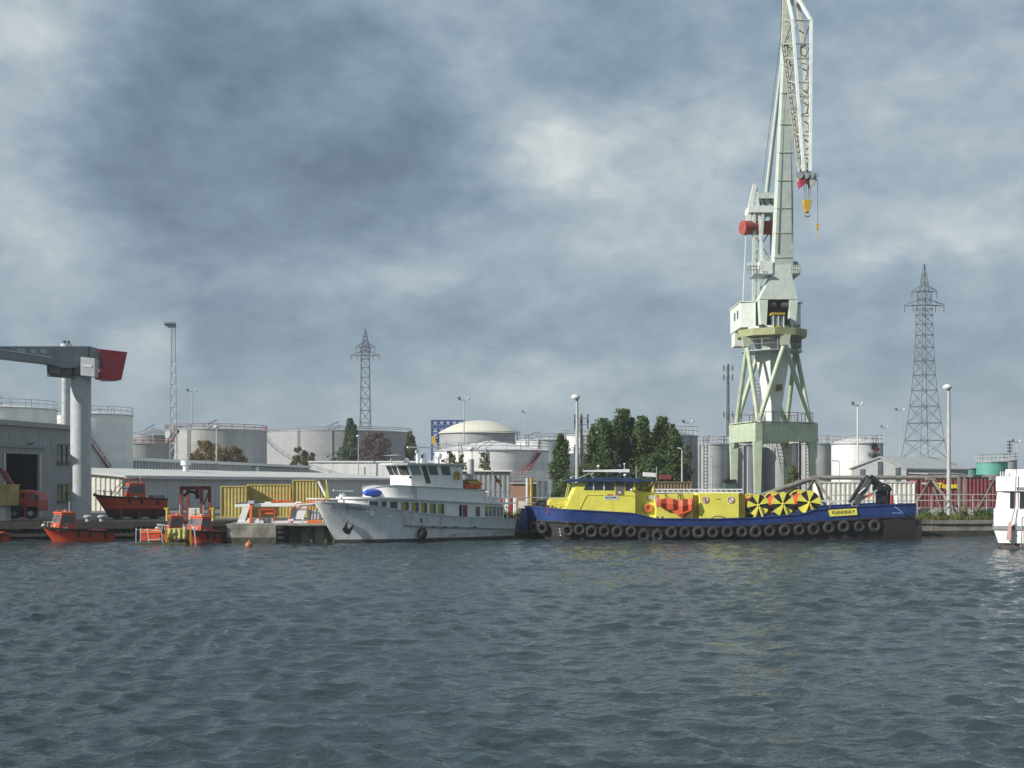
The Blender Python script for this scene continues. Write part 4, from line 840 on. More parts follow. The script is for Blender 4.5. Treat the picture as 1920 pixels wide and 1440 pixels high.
# ================================================================ grey column crane
def column_crane():
    D = 107; xc = XX(151.5, D); t = thing('column_crane', 'grey column slewing crane with red counterweight', 'crane', (xc, D, GZ))
    MB().tube((xc, D, GZ), (xc, D, ZZ(702, D)), .83, n=40).build('column', M['greylite'], t, smooth=True)
    MB().tube((xc, D, GZ), (xc, D, GZ+.15), 1.25, n=32).build('base_flange', M['greycrane'], t)
    MB().tube((xc-.05, D, ZZ(706, D)), (xc-.05, D, ZZ(688, D)), 1.0, .9, n=32).build('slewing_ring', M['dksteel'], t, smooth=True)
    y = V((-.5, .87, 0))*1.5; dd = lambda px: (px-151)*.026; q = lambda px, py: P(px, py, D-.75 + dd(px))
    m = MB(); m.prism([q(-190, 651), q(-190, 660), q(0, 671), q(88, 681), q(118, 690), q(172, 690), q(192, 686), q(190, 655), q(168, 649), q(0, 649)], y); b = m.build('boom', M['greycrane'], t, bevel=.03)
    m = MB(); m.prism([q(165.5, 650), q(168.5, 650), q(168.5, 668), q(165.5, 668)], (.03, -.05, 0)); m.build('boom_joint', M['dksteel'], b)
    m = MB(); c_ = lambda px, py: P(px, py, D-1.0 + dd(px)); m.prism([c_(186, 654), c_(239, 660), c_(228, 712), c_(199, 712)], V((-.5, .87, 0))*2.0); cw = m.build('counterweight', M['cwred'], t, bevel=.03)
    m = MB(); m.prism([P(176, 699, D-.4), P(199, 695, D-.2), P(200, 711, D-.2), P(178, 711, D-.4)], (0, 1.4, 0)); m.build('counterweight_foot', M['cwred'], cw)
    m = MB(); m.prism([P(151, 669, D-1.7), P(178, 672, D-1.7), P(178, 707, D-1.7), P(151, 704, D-1.7)], (0, .9, 0)); m.build('control_cabinet', M['greylite'], t, bevel=.04)
    m = MB(); m.prism([P(156, 683, D-1.74), P(172, 684.5, D-1.74), P(172, 689, D-1.74), P(156, 687.5, D-1.74)], (0, .035, 0)); m.build('name_plate', M['lamp'], t)
    m = MB(); m.prism([P(88, 684, D-1.2), P(134, 686, D-1.2), P(134, 709, D-1.2), P(88, 705, D-1.2)], (0, .12, 0)); m.build('service_platform', M['dksteel'], t)
    m = MB(); m.prism([P(92, 687, D-1.24), P(113, 688, D-1.24), P(113, 700, D-1.24), P(92, 699, D-1.24)], (0, .035, 0)); m.build('platform_panel', M['greycrane'], t)
    m = MB(); m.path([P(88, 705, D-1.1), P(134, 709, D-1.1), P(134, 709, D-.2)], .05); m.build('platform_rail', M['hook'], t)
    o_ = V((.02, -.035, 0))
    for px0, px1 in ((32, 47), (57, 67), (75, 87)):
        m = MB(); m.prism([q(px0, 653.5) + o_, q(px1, 655) + o_, q(px1, 664) + o_, q(px0, 661) + o_], o_*.8); m.build('boom_plate', M['greylite'], t)
    m = MB(); m.path([q(0, 656) + o_, q(30, 660) + o_, q(75, 667) + o_, q(98, 671) + o_], .04); m.build('boom_pipe', M['lamp'], t)
column_crane()
# ================================================================ containers and yard things
def container(name, label, px0, px1, py0, py1, D, m1, depth=2.4, pitch=.28, zb=None, side=None):
    x0, x1 = XX(px0, D), XX(px1, D); z1 = ZZ(py0, D); z0 = ZZ(py1, D) if zb is None else zb
    t = thing(name, label, 'container', ((x0+x1)/2, D+depth/2, z0)); Mx = M[m1]; f = .11
    m = MB(); T = lambda u, v, w: V((u, D+.06+v, w)); ribbed(m, T, x0+f, x1-f, 0, z0+f, z1-f, pitch, .05, side=1); m.build('side_panel', Mx, t)
    m = MB(); T2 = lambda u, v, w: V((x0+.06+u, D+v, w)); ribbed(m, T2, f, depth-f, 0, z0+f, z1-f, pitch, .05, side=1, axis='v'); m.build('end_panel', M[side] if side else Mx, t)
    m = MB(); m.bx(x1-.1, x1-.05, D+f, D+depth-f, z0+f, z1-f); m.bx(x0+f, x1-f, D+depth-.1, D+depth-.05, z0+f, z1-f); m.bx(x0+f*.5, x1-f*.5, D+.03, D+depth-.03, z1-.09, z1-.05); m.build('shell', Mx, t)
    m = MB()
    for x in (x0, x1-f):
        for y in (D, D+depth-f): m.bx(x, x+f, y, y+f, z0, z1)
    for z in (z0, z1-f):
        for y in (D+.004, D+depth-f-.004): m.bx(x0+f, x1-f, y, y+f-.008, z+.002, z+f-.002)
        for x in (x0+.004, x1-f-.004): m.bx(x, x+f-.008, D+f, D+depth-f, z+.002, z+f-.002)
    m.build('frame', Mx, t); return t
t = container('shipping_container', 'yellow corrugated container nearest the red gantry', 413, 462, 911, 952, 117, 'cont', zb=GZ)
t = container('shipping_container', 'yellow corrugated container in the middle of its row', 462.5, 545, 908, 952, 118.2, 'cont', zb=GZ)
t = container('shipping_container', 'yellow corrugated container nearest the yacht bow', 548, 606, 899.5, 952, 117.2, 'cont', zb=GZ)
t = container('shipping_container', 'ochre ribbed container showing above the yellow boat', 1226, 1297, 903, 940, 113.5, 'brown', zb=GZ, side='yellowd')
def platform():
    D = 117; x0, x1 = XX(1520, D), XX(1990, D); t = thing('loading_platform', 'low concrete loading platform under the white and maroon containers', 'platform', ((x0+x1)/2, D, GZ))
    n = 9
    for i in range(n):
        a, b = x0 + (x1-x0)*i/n, x0 + (x1-x0)*(i+1)/n; MB().bx(a+.015, b-.015, D, D+9, GZ, 2.2).build('concrete_block', M['concl'], t, bevel=.04)
platform()
container('shipping_container', 'white ribbed container on the concrete platform', 1535, 1716, 903, 950, 119.2, 'contw', zb=2.205, pitch=.42)
t = container('shipping_container', 'maroon ribbed container with yellow lettering', 1719, 1900, 890, 950, 119.2, 'maroon', zb=2.205, pitch=.34)
text('Tapex', .66, M['hook'] if False else mat('letter_yellow', (.85, .68, .03), .5), t, P(1776, 911, 119.12), RX90, 'container_lettering', width=1.95, bold=.035)
m = MB().bx(XX(1728, 119.1), XX(1738, 119.1), 119.08, 119.11, ZZ(908, 119.1), ZZ(905, 119.1)); m.build('small_marking', M['lamp'], t)
def trestle():
    D = 115.6; t = thing('pipe_trestle', 'rusty grey pipe carried on slanting trestle legs before the containers', 'pipe trestle', (XX(1690, D), D, GZ))
    for a, b in ((1528, 1637), (1637, 1746), (1746, 1866), (1866, 1990)): MB().tube(P(a+.4, 895.5, D), P(b-.4, 895.5 - (2 if b > 1800 else 0), D), .19, n=12).build('pipe', M['oldpipe'], t, smooth=True)
    MB().tube(P(1430, 929, D-1.5), P(1527, 896, D), .24, n=10).build('sloping_pipe', M['oldpipe'], t, smooth=True)
    for px in (1528, 1637, 1746, 1866):
        for dy, (a, b, bot) in ((-.7, (-50, 46, 955)), (.7, (-38, 34, 955))):
            for dx in (a, b): MB().beam(P(px, 897, D+dy*.5), V((XX(px+dx, D), D+dy*1.8, GZ)), .17, .2).build('trestle_leg', M['rustpipe'] if dx < 0 else M['oldpipe'], t)
        MB().prism([P(px-8, 893, D-.5), P(px+8, 893, D-.5), P(px+9, 900, D-.5), P(px-9, 900, D-.5)], (0, 1, 0)).build('saddle', M['oldpipe'], t)
    for px in (1798, 1808): MB().beam(V((XX(px, D-.4), D-.4, GZ)), P(px, 891, D-.4), .22).build('upright', M['oldpipe'], t)
trestle()
def guardrail():
    D = 113.3; t = thing('guard_rail', 'galvanised two bar guard rail along the quay before the containers', 'guard rail', (XX(1690, D), D, GZ))
    for py in (928, 939): MB().tube(P(1560, py, D), P(1990, py-1, D), .045, n=8).build('rail', M['pole'], t, smooth=True)
    for px in range(1564, 1990, 26): MB().tube(V((XX(px, D), D, GZ)), P(px, 927, D), .04, n=6).build('post', M['pole'], t)
    D = 109.5; t = thing('guard_rail', 'low galvanised rail on the quay between the two moored vessels', 'guard rail', (XX(1000, D), D, GZ))
    for py in (933, 943): MB().tube(P(940, py, D), P(1090, py, D), .045, n=8).build('rail', M['steel'], t, smooth=True)
    for px in range(944, 1090, 24): MB().tube(V((XX(px, D), D, GZ)), P(px, 932, D), .04, n=6).build('post', M['pole'], t)
guardrail()
def yard_bits():
    D = 108.3
    t = thing('hose_pile', 'heap of dark coiled hoses on the quay by the blue bow', 'hoses', (XX(1012, D), D, GZ))
    for k in range(7):
        random.seed(k); MB().torus((XX(1000 + k*5, D), D + random.uniform(-.4, .4), 1.75 + .22*(k % 4)), .55, .13, (random.uniform(-.5, .5), 1, random.uniform(-.4, .4))).build('hose_coil', M['rubber'], t, smooth=True)
    MB().bx(XX(990, D), XX(1036, D), D-.5, D+.9, GZ, 1.62).build('pallet', M['wood'], t)
    t = thing('signboard', 'small pale board standing on the quay between the vessels', 'board', (XX(981, D), D, GZ)); MB().bx(XX(972, D), XX(989, D), D, D+.06, 2.35, 2.95).build('board_panel', M['contw'], t)
    for px in (974, 987): MB().beam(V((XX(px, D), D+.1, GZ)), V((XX(px, D), D+.1, 2.9)), .07).build('post', M['wood'], t)
    D = 112
    t = thing('road_barrier', 'red and white plastic barrier on the quay behind the yacht stern', 'barrier', (XX(955, D), D, GZ))
    for k, px in enumerate((938, 946, 954, 962)): MB().bx(XX(px, D), XX(px+7.8, D), D, D+.4, GZ, ZZ(934, D)).build('segment', M['red'] if k % 2 == 0 else M['whiteclean'], t, bevel=.05)
    D = 113
    t = thing('generator', 'dark green generator unit on the quay behind the yellow boat', 'generator', (XX(1371, D), D, GZ)); MB().bx(XX(1359, D), XX(1384, D), D, D+1.4, GZ, ZZ(905, D)).build('housing', mat('dark_green', (.05, .10, .07), .6), t, bevel=.04)
    MB().bx(XX(1358, D), XX(1381, D), D-.1, D+1.5, ZZ(905, D)+.01, ZZ(899, D)).build('canopy', M['black'], t, bevel=.03); MB().tube(P(1364, 899, D+.6), P(1364, 894, D+.6), .12, n=8).build('exhaust', M['black'], t)
    # red lifting gantry with hood
    D = 107.5; t = thing('lifting_gantry', 'dark red steel lifting gantry with a rusty canopy', 'gantry', (XX(365, D), D, GZ))
    for px, d in ((340, 0), (378, 0), (393, 2.2), (352, 2.2)): MB().beam(V((XX(px, D+d), D+d, GZ)), P(px, 912, D+d), .24).build('post', M['rustred'], t)
    MB().add([P(333, 913, D-.5), P(364, 908, D-.5), P(396, 912, D-.5), P(399, 912, D+2.8), P(366, 907, D+2.8), P(336, 912, D+2.8)], [(0,1,4,5),(1,2,3,4)]).build('canopy', M['brown'], t)
    MB().beam(P(338, 915, D), P(394, 915, D), .22, .3).build('crossbeam', M['rustred'], t)
    m = MB(); m.path([P(345, 930, D+.3), P(355, 921, D+.3), P(366, 924, D+.3), P(374, 932, D+.3)], .12); m.tube(P(370, 915, D+.4), P(370, 935, D+.4), .18, n=8); m.build('hoist', M['black'], t)
    MB().beam(P(380, 950, D), P(393, 920, D+2.2), .1).build('brace', M['rustred'], t)
    tt = thing('electric_cabinet', 'pale switch cabinet standing under the red gantry', 'cabinet', (XX(362, D+1.2), D+1.2, GZ)); MB().bx(XX(348, D), XX(374, D), D+1.0, D+1.5, GZ, ZZ(953, D)).build('housing', M['contw'], tt, bevel=.03); MB().bx(XX(360.5, D), XX(361.2, D), D+.97, D+.995, GZ+.1, ZZ(955, D)).build('door_gap', M['black'], tt)
    # yellow pillars on the quay
    for px, lb in ((314, 'yellow mooring pillar beside the cradled red boat'), (400, 'yellow mooring pillar right of the red gantry')):
        d = 104.2; t = thing('mooring_pillar', lb, 'pillar', (XX(px, d), d, GZ)); MB().tube((XX(px, d), d, GZ), P(px, 954, d), .14, n=12).build('post', M['yellowd'], t, smooth=True); MB().bx(XX(px-6, d), XX(px+3, d), d-.12, d+.12, ZZ(956, d), ZZ(952, d)).build('head', M['hook'], t, bevel=.04)
    for px, lb in ((165, 'squat mushroom bollard behind the number twelve boat'), (191, 'squat mushroom bollard under the cradled red boat')):
        d = 102.6; t = thing('bollard', lb, 'bollard', (XX(px, d), d, GZ)); MB().tube((XX(px, d), d, GZ), (XX(px, d), d, GZ+.4), .2, .17, n=14).build('stem', M['pole'], t, smooth=True); MB().lathe((XX(px, d), d, GZ+.4), [(.01, 0), (.34, 0), (.36, .1), (.25, .2), (.01, .22)], 16).build('cap', M['pole'], t, smooth=True)
yard_bits()
def truck():
    D = 106.5; t = thing('fire_truck', 'red orange work truck parked before the dark doorway', 'truck', (XX(40, D), D, GZ)); q = lambda px, py: P(px, py, D)
    MB().prism([q(48, 921), q(66, 921), q(72, 938), q(72, 958), q(46, 958)], (0, 2.3, 0)).build('cab', M['truckredshade'], t, bevel=.06)
    MB().prism([q(20, 919), q(47.5, 919), q(47.5, 948), q(20, 948)], (0, 2.3, 0)).build('crew_body', M['truckredshade'], t, bevel=.05)
    for a, b in ((22, 29), (40, 46)): MB().prism([q(a, 925), q(b, 925), q(b, 933), q(a, 933)], (0, -.03, 0)).build('window', M['glass'], t)
    MB().prism([q(56, 925), q(64, 925), q(68, 938), q(56, 938)], (0, -.03, 0)).build('window', M['glass'], t)
    MB().prism([q(31, 921), q(37, 921), q(37, 946), q(31, 946)], (0, -.04, 0)).build('locker_door', M['red'], t)
    MB().prism([q(16, 950), q(70, 950), q(70, 958), q(16, 958)], (0, 2.2, 0)).build('chassis', M['black'], t)
    for px in (26, 57):
        for d in (.05, 2.0): 
            c = P(px, 962, D+d); w = MB().tube(c, c + V((0, .32, 0)), .50, n=20).build('wheel', M['rubber'], t, smooth=True); MB().tube(c + V((0, -.01, 0)), c + V((0, .05, 0)), .24, n=14).build('rim', M['steel'], w)
    MB().prism([q(69, 928), q(73, 928), q(73, 936), q(69, 936)], (0, -.3, 0)).build('mirror', M['black'], t)
    MB().prism([q(46, 945), q(50, 945), q(49, 970), q(47, 970)], (0, -.1, 0)).build('fender_post', M['truckredshade'], t)
    m = MB(); m.bars([q(30, 919), P(18, 905, D), P(8, 888, D), P(-12, 872, D)], .32, .4); m.build('loading_arm', M['maroon'], t)
    D = 104.4; t = thing('fuel_tank', 'yellow ribbed box on a pale post at the quay edge', 'box', (XX(5, D), D, GZ)); Tq = lambda u, v, w: V((u, D+v, w)); m = MB(); x0, x1 = XX(-60, D), XX(20, D); ribbed(m, Tq, x0, x1, 0, ZZ(948, D), ZZ(911, D), .2, .04); m.bx(x0, x1, D+.01, D+1.8, ZZ(948, D), ZZ(911, D)); m.build('tank_body', M['cont'], t)
    MB().bx(x0-.05, x1+.05, D-.1, D+1.9, ZZ(911, D), ZZ(908.5, D)).build('lid', M['yellowd'], t)
    MB().bx(XX(-30, D), XX(7, D), D+.3, D+1.5, GZ, ZZ(948, D)-.002).build('pedestal', M['sheet'], t)
truck()
# ================================================================ trees and plants
def crown_mesh(pts, size, seed):
    """leaf-sized quads at the given points"""
    rs = np.random.RandomState(seed); n = len(pts); a = rs.randn(n, 3); a /= np.linalg.norm(a, axis=1)[:, None]
    b = np.cross(a, rs.randn(n, 3)); b /= np.linalg.norm(b, axis=1)[:, None]; s = size * (.6 + .8*rs.rand(n, 1))
    co = np.stack([pts - a*s - b*s*.15, pts + b*s*.55, pts + a*s + b*s*.1, pts - b*s*.55], 1).reshape(-1, 3)
    me = bpy.data.meshes.new('crown'); me.from_pydata(co.tolist(), [], np.arange(n*4).reshape(n, 4).tolist()); return me
LEAF = dict(poplar=leafmat('poplar_leaf', (.045, .085, .026), (.115, .170, .048)), poplar2=leafmat('poplar_leaf_light', (.045, .09, .03), (.11, .16, .05)), purple=leafmat('purple_leaf', (.10, .045, .05), (.19, .10, .09)),
            brown=leafmat('autumn_leaf', (.15, .115, .045), (.26, .19, .075)), olive=leafmat('olive_leaf', (.09, .10, .03), (.18, .17, .05)), grass=leafmat('grass_blade', (.10, .13, .03), (.24, .22, .07)))
def tree(name, label, px, D, top, wpx, leaf, shape='poplar', n=2600, size=.2, seed=1, base=.12, group=None, cat='tree', zbase=GZ):
    rs = np.random.RandomState(seed); x = XX(px, D); zt = ZZ(top, D); H = zt - zbase; w = wpx/F*D/2
    t = thing(name, label, cat, (x, D, zbase), group=group); tr = MB(); pts = []
    tr.tube((x, D, zbase-.1), (x, D, zbase + H*.55), H*.016+.06, H*.009+.03, n=8); tr.tube((x, D, zbase+H*.55), (x+.1, D, zbase + H*.93), H*.009+.03, .02, n=6)
    nb = 44 if shape == 'poplar' else 26
    cl = []
    for i in range(nb):
        f = (i + rs.rand()) / nb
        if shape == 'poplar': env = min(1, (f/.12)**.6) * (1.03 - f)**.6 * rs.uniform(.75, 1.2); up = .5
        elif shape == 'round': env = math.sqrt(max(0, 1 - (2*f-1)**2)); up = .25
        else: env = .35 + .65*math.sin(math.pi*f); up = .35
        a = rs.rand()*6.283 ; rr = w * env * (.45 + .5*rs.rand()); zc = zbase + H*(base + (1-base)*f*.97)
        c = V((x + rr*math.cos(a), D + rr*math.sin(a), zc)); cl.append((c, w*(.26 + .22*rs.rand())*(.55 + .6*env)))
        tr.tube((x, D, max(zbase + .2, zc - rr*up*2 - .3)), c, .03 + H*.003, .015, n=5, caps=False)
    cl.append((V((x, D, zt - w*.25)), w*.16))
    if shape == 'poplar':
        for k in range(4):
            a = rs.rand()*6.283; q = w*rs.uniform(.3, .75); h_ = H*rs.uniform(.62, .9)
            for j in range(4): cl.append((V((x + q*math.cos(a)*(1-.08*j), D + q*math.sin(a)*(1-.08*j), zbase + h_*(1 - .07*(3-j)))), w*(.30 - .05*j)))
    per = n // len(cl)
    for c, r in cl:
        k = int(per * (.6 + .8*rs.rand())); d = rs.randn(k, 3); d /= np.linalg.norm(d, axis=1)[:, None]; rad = r * rs.rand(k, 1)**.45
        pts.append(np.array(c) + d*rad*np.array([1, 1, 1.5 if shape == 'poplar' else 1.0]))
    tr.build('trunk', M['wood'], t); pts = np.concatenate(pts); pts = pts[(pts[:, 2] < zt) & (pts[:, 2] > zbase + .1)]
    link('crown', crown_mesh(pts, size, seed+50), LEAF[leaf], t, fix=False)
tree('poplar_tree', 'lone dark poplar between the brick hut and lamp post', 1053, 138, 813, 58, 'poplar', n=9000, size=.13, seed=3, base=.02)
G = 'poplar clump behind the yellow boat'
tree('poplar_tree', 'poplar at the lamp post end of the clump', 1133, 150, 784, 84, 'poplar', n=11000, size=.15, seed=4, base=.03, group=G)
tree('poplar_tree', 'tallest poplar of the clump', 1168, 153, 766, 88, 'poplar', n=13000, size=.15, seed=5, base=.03, group=G)
tree('poplar_tree', 'poplar in the middle of the clump just right of the tallest', 1205, 151, 779, 84, 'poplar', n=12000, size=.15, seed=6, base=.03, group=G)
tree('poplar_tree', 'broad dark poplar near the tank end of the clump', 1240, 152, 781, 88, 'poplar', n=12000, size=.15, seed=8, base=.03, group=G)
tree('poplar_tree', 'short leaning poplar at the tank end of the clump', 1266, 149, 804, 60, 'poplar', n=8000, size=.15, seed=9, base=.03, group=G)
tree('bush', 'low green bush beside the concrete post by the grey tank', 1287, 147, 834, 30, 'poplar2', 'round', n=2200, size=.13, seed=10, base=.05, cat='bush')
tree('bush', 'dark undergrowth bush below the lamp post end poplar', 1106, 146, 850, 60, 'poplar', 'round', n=3200, size=.15, seed=12, base=.02, cat='bush')
tree('bush', 'dark undergrowth bush below the broad poplar', 1222, 145, 850, 110, 'poplar', 'round', n=5200, size=.15, seed=13, base=.02, cat='bush')
tree('poplar_tree', 'bright green poplar before the widest grey tank', 657, 330, 784, 42, 'poplar2', n=5200, size=.30, seed=14, base=.02)
tree('bush', 'spreading green bush at the foot of the bright poplar', 655, 326, 838, 66, 'poplar2', 'round', n=3000, size=.32, seed=15, base=.02, cat='bush')
tree('purple_tree', 'round purple leaved tree before the widest grey tank', 706, 328, 810, 66, 'purple', 'round', n=8000, size=.28, seed=16, base=.12)
tree('autumn_tree', 'upright olive brown tree left of the wheelhouse radar', 768, 330, 808, 34, 'olive', n=3600, size=.3, seed=17, base=.05)
tree('autumn_bush', 'wide golden brown bush before the red railed tank', 388, 268, 827, 84, 'brown', 'round', n=11000, size=.26, seed=18, base=.05, cat='bush')
tree('autumn_bush', 'golden brown bush right of the grey lamp post', 436, 270, 836, 64, 'brown', 'round', n=7000, size=.26, seed=19, base=.05, cat='bush')
tree('bush', 'small green bush above the white building corner', 562, 318, 838, 38, 'olive', 'round', n=5000, size=.28, seed=20, base=.05, cat='bush')
tree('bush', 'smallest green bush beside the white building corner', 584, 318, 848, 24, 'olive', 'round', n=2600, size=.28, seed=21, base=.05, cat='bush')
tree('sapling', 'sparse young tree behind the wheelhouse roof', 842, 150, 846, 34, 'olive', 'loose', n=800, size=.17, seed=22, base=.3)
tree('sapling', 'thin young tree right of the wheelhouse', 868, 150, 852, 22, 'olive', 'loose', n=420, size=.16, seed=23, base=.3)
tree('sapling', 'sparse leaning young tree above the grey shed', 908, 150, 848, 30, 'olive', 'loose', n=620, size=.16, seed=24, base=.35)
tree('climbing_shrub', 'grey green climbing shrub at the crane right leg', 1487, 122, 872, 26, 'olive', 'loose', n=900, size=.13, seed=25, base=.15, cat='shrub')
def grass():
    rs = np.random.RandomState(11); vs, fs = [], []
    def blade(x, y, z, h, w):
        a = rs.rand()*6.28; dx, dy = math.cos(a)*w, math.sin(a)*w; lx, ly = rs.randn()*h*.25, rs.randn()*h*.25; b = len(vs)
        vs.extend([(x-dx, y-dy, z), (x+dx, y+dy, z), (x+lx, y+ly, z+h)]); fs.append((b, b+1, b+2))
    for (p0, p1, n, hmax) in ((1690, 1890, 6500, .75), (925, 1035, 3200, .8), (1030, 1690, 2600, .4), (640, 930, 900, .4)):
        for _ in range(n):
            px = rs.uniform(p0, p1); D = 110; x = XX(px, D); y = quay_y(x) + .15 + abs(rs.randn())*1.6
            cl = .5 + .5*math.sin(px*.19)*math.sin(px*.053+1); blade(x, y, GZ, .12 + hmax*cl*rs.rand()**1.5, .03)
    me = bpy.data.meshes.new('grass'); me.from_pydata(vs, [], fs); o = link('grass', me, LEAF['grass'], fix=False); tag(o, 'rough green and straw grass along the quay edge', 'grass', None, 'stuff')
    for k, (px, w, h) in enumerate(((1700, .5, .9), (1738, .4, .7), (1762, .5, .8), (1836, .45, .9), (1852, .4, .7), (1806, .5, 1.1), (950, .6, 1.0), (975, .5, .8))):
        D = 110.5; x = XX(px, D); y = quay_y(x) + .9; t = thing('weed_clump', ['tall weed clump by the blue stern', 'weed clump before the container joint', 'weed clump left of the tall lamp post', 'bright weed clump near the white boat', 'short weed clump nearest the white boat', 'dry weed clump between the trestle uprights', 'tall weed clump behind the yacht stern', 'weed clump beside the pale board'][k], 'weeds', (x, y, GZ))
        c = rs.randn(260, 3) * np.array([w*.5, w*.4, h*.3]) + np.array([x, y, GZ + h*.45]); c = c[c[:, 2] > GZ]
        link('foliage', crown_mesh(c, .10, k+90), LEAF['olive' if k in (5, 6) else 'poplar2'], t, fix=False)
        s = MB()
        for j in range(5): s.tube((x + rs.randn()*.1, y, GZ), (x + rs.randn()*w*.4, y + rs.randn()*.2, GZ + h*.8), .015, n=4)
        s.build('stem', M['wood'], t)
grass()
# ================================================================ boats
def interp(pts):
    pts = sorted(pts); xs = [p[0] for p in pts]; zs = [p[1] for p in pts]
    return lambda x: float(np.interp(x, xs, zs))
class Hull:
    def __init__(s, L, B, sheer, rake=1.0, depth=.7, bow=.42, bowp=.62, stern=.88, wl=.86, wlp=1.0, fl=1.4):
        s.L, s.B, s.zd, s.rake, s.depth, s.bow, s.bowp, s.stern, s.wl, s.wlp, s.fl = L, B, sheer, rake, depth, bow, bowp, stern, wl, wlp, fl
    def hb(s, t, z):
        e = 1 - (1-s.stern)*max(0, (t-.72)/.28)**2
        bd = s.B/2 * (min(1, t/s.bow)**s.bowp if t < s.bow else 1) * e
        k = s.bow*1.35; q = min(1, t/k); bw = s.B/2*s.wl * (math.sin(q*math.pi/2)**s.wlp) * e
        zr = max(0, min(1.15, z/max(.2, s.zd(t*s.L)))); h = bw + (bd-bw)*zr**s.fl
        if z < 0: h *= 1 - .5*min(1, -z/s.depth)**1.5
        return max(.012, h)
    def x(s, t, z):
        zr = max(-.6, min(1.1, z/max(.2, s.zd(t*s.L)))); return t*s.L + s.rake*(1-zr)*(1-t)**5
    def pt(s, t, z, sd): return V((s.x(t, z), sd*s.hb(t, z), z))
    def strip(s, z0, z1, rows=3, n=40, t0=0.0, t1=1.0, off=0.0, transom=True):
        m = MB(); T = [t0 + (t1-t0)*(i/n)**(1.5 if t0 == 0 else 1) for i in range(n+1)]
        for sd in (-1, 1):
            g = [[s.pt(t, z0(t*s.L) + (z1(t*s.L)-z0(t*s.L))*r/rows, sd) + V((0, sd*off, 0)) for r in range(rows+1)] for t in T]
            b = len(m.v); m.v += [tuple(p) for col in g for p in col]
            for i in range(n):
                for r in range(rows): k = b + i*(rows+1) + r; m.f.append((k, k+1, k+rows+2, k+rows+1))
        if transom and t1 == 1.0:
            for r in range(rows):
                za = z0(s.L) + (z1(s.L)-z0(s.L))*r/rows; zb = z0(s.L) + (z1(s.L)-z0(s.L))*(r+1)/rows
                m.quad(s.pt(1, za, -1), s.pt(1, za, 1), s.pt(1, zb, 1), s.pt(1, zb, -1))
        return m
    def deck(s, dz, t0=.03, t1=1.0, n=30):
        m = MB(); T = [t0 + (t1-t0)*i/n for i in range(n+1)]
        for a, b in zip(T, T[1:]):
            za, zb = s.zd(a*s.L) - dz, s.zd(b*s.L) - dz
            m.quad(s.pt(a, za, -1), s.pt(b, zb, -1), s.pt(b, zb, 1), s.pt(a, za, 1))
        return m
    def line(s, z, sd, t0=0.0, t1=1.0, n=40, off=.05): return [s.pt(t0 + (t1-t0)*i/n, z((t0 + (t1-t0)*i/n)*s.L), sd) + V((0, sd*off, 0)) for i in range(n+1)]
def slab(m, foot, z0, z1):
    n = len(foot); f0 = z0 if callable(z0) else (lambda x: z0); f1 = z1 if callable(z1) else (lambda x: z1)
    vs = [(x, y, f0(x)) for x, y in foot] + [(x, y, f1(x)) for x, y in foot]
    return m.add(vs, [tuple(range(n-1, -1, -1)), tuple(range(n, 2*n))] + [(i, (i+1) % n, n+(i+1) % n, n+i) for i in range(n)])
def rfoot(x0, x1, w, rx, n=6, w2=None):
    """a footprint with a rounded front at x0 and a square back at x1"""
    w2 = w2 or w; p = []
    for i in range(n+1):
        a = math.pi/2*i/n; p.append((x0 + rx*(1-math.cos(a)), -w*math.sin(a)))
    q = [(x, -y) for x, y in reversed(p)]
    return p + [(x1, -w2), (x1, w2)] + q[:-1]
def panel(parent, name, mt, q, s0, s1, t0, t1, th=.03, out=None, lift=0.0):
    """a thin pane laid on the four-cornered face q (a b c d), s along a-b, t along a-d"""
    a, b, c, d = (V(p) for p in q); f = lambda s, t: (a*(1-s) + b*s)*(1-t) + (d*(1-s) + c*s)*t
    n = (b-a).cross(d-a).normalized(); 
    if out is not None and n.dot(V(out)) < 0: n = -n
    m = MB(); m.prism([f(s0, t0) + n*lift, f(s1, t0) + n*lift, f(s1, t1) + n*lift, f(s0, t1) + n*lift], n*th); return m.build(name, M[mt] if isinstance(mt, str) else mt, parent)
def sidewin(fr, parent, name, mt, p, off, th=.03):
    """a pane seen on the boat's upright side plane, its corners given as picture points"""
    return MB().prism([fr.at(px, py, off) for px, py in p], (0, -th, 0)).build(name, M[mt] if isinstance(mt, str) else mt, parent)
def rectp(a, b, c, d): return [(a, b), (c, b), (c, d), (a, d)]
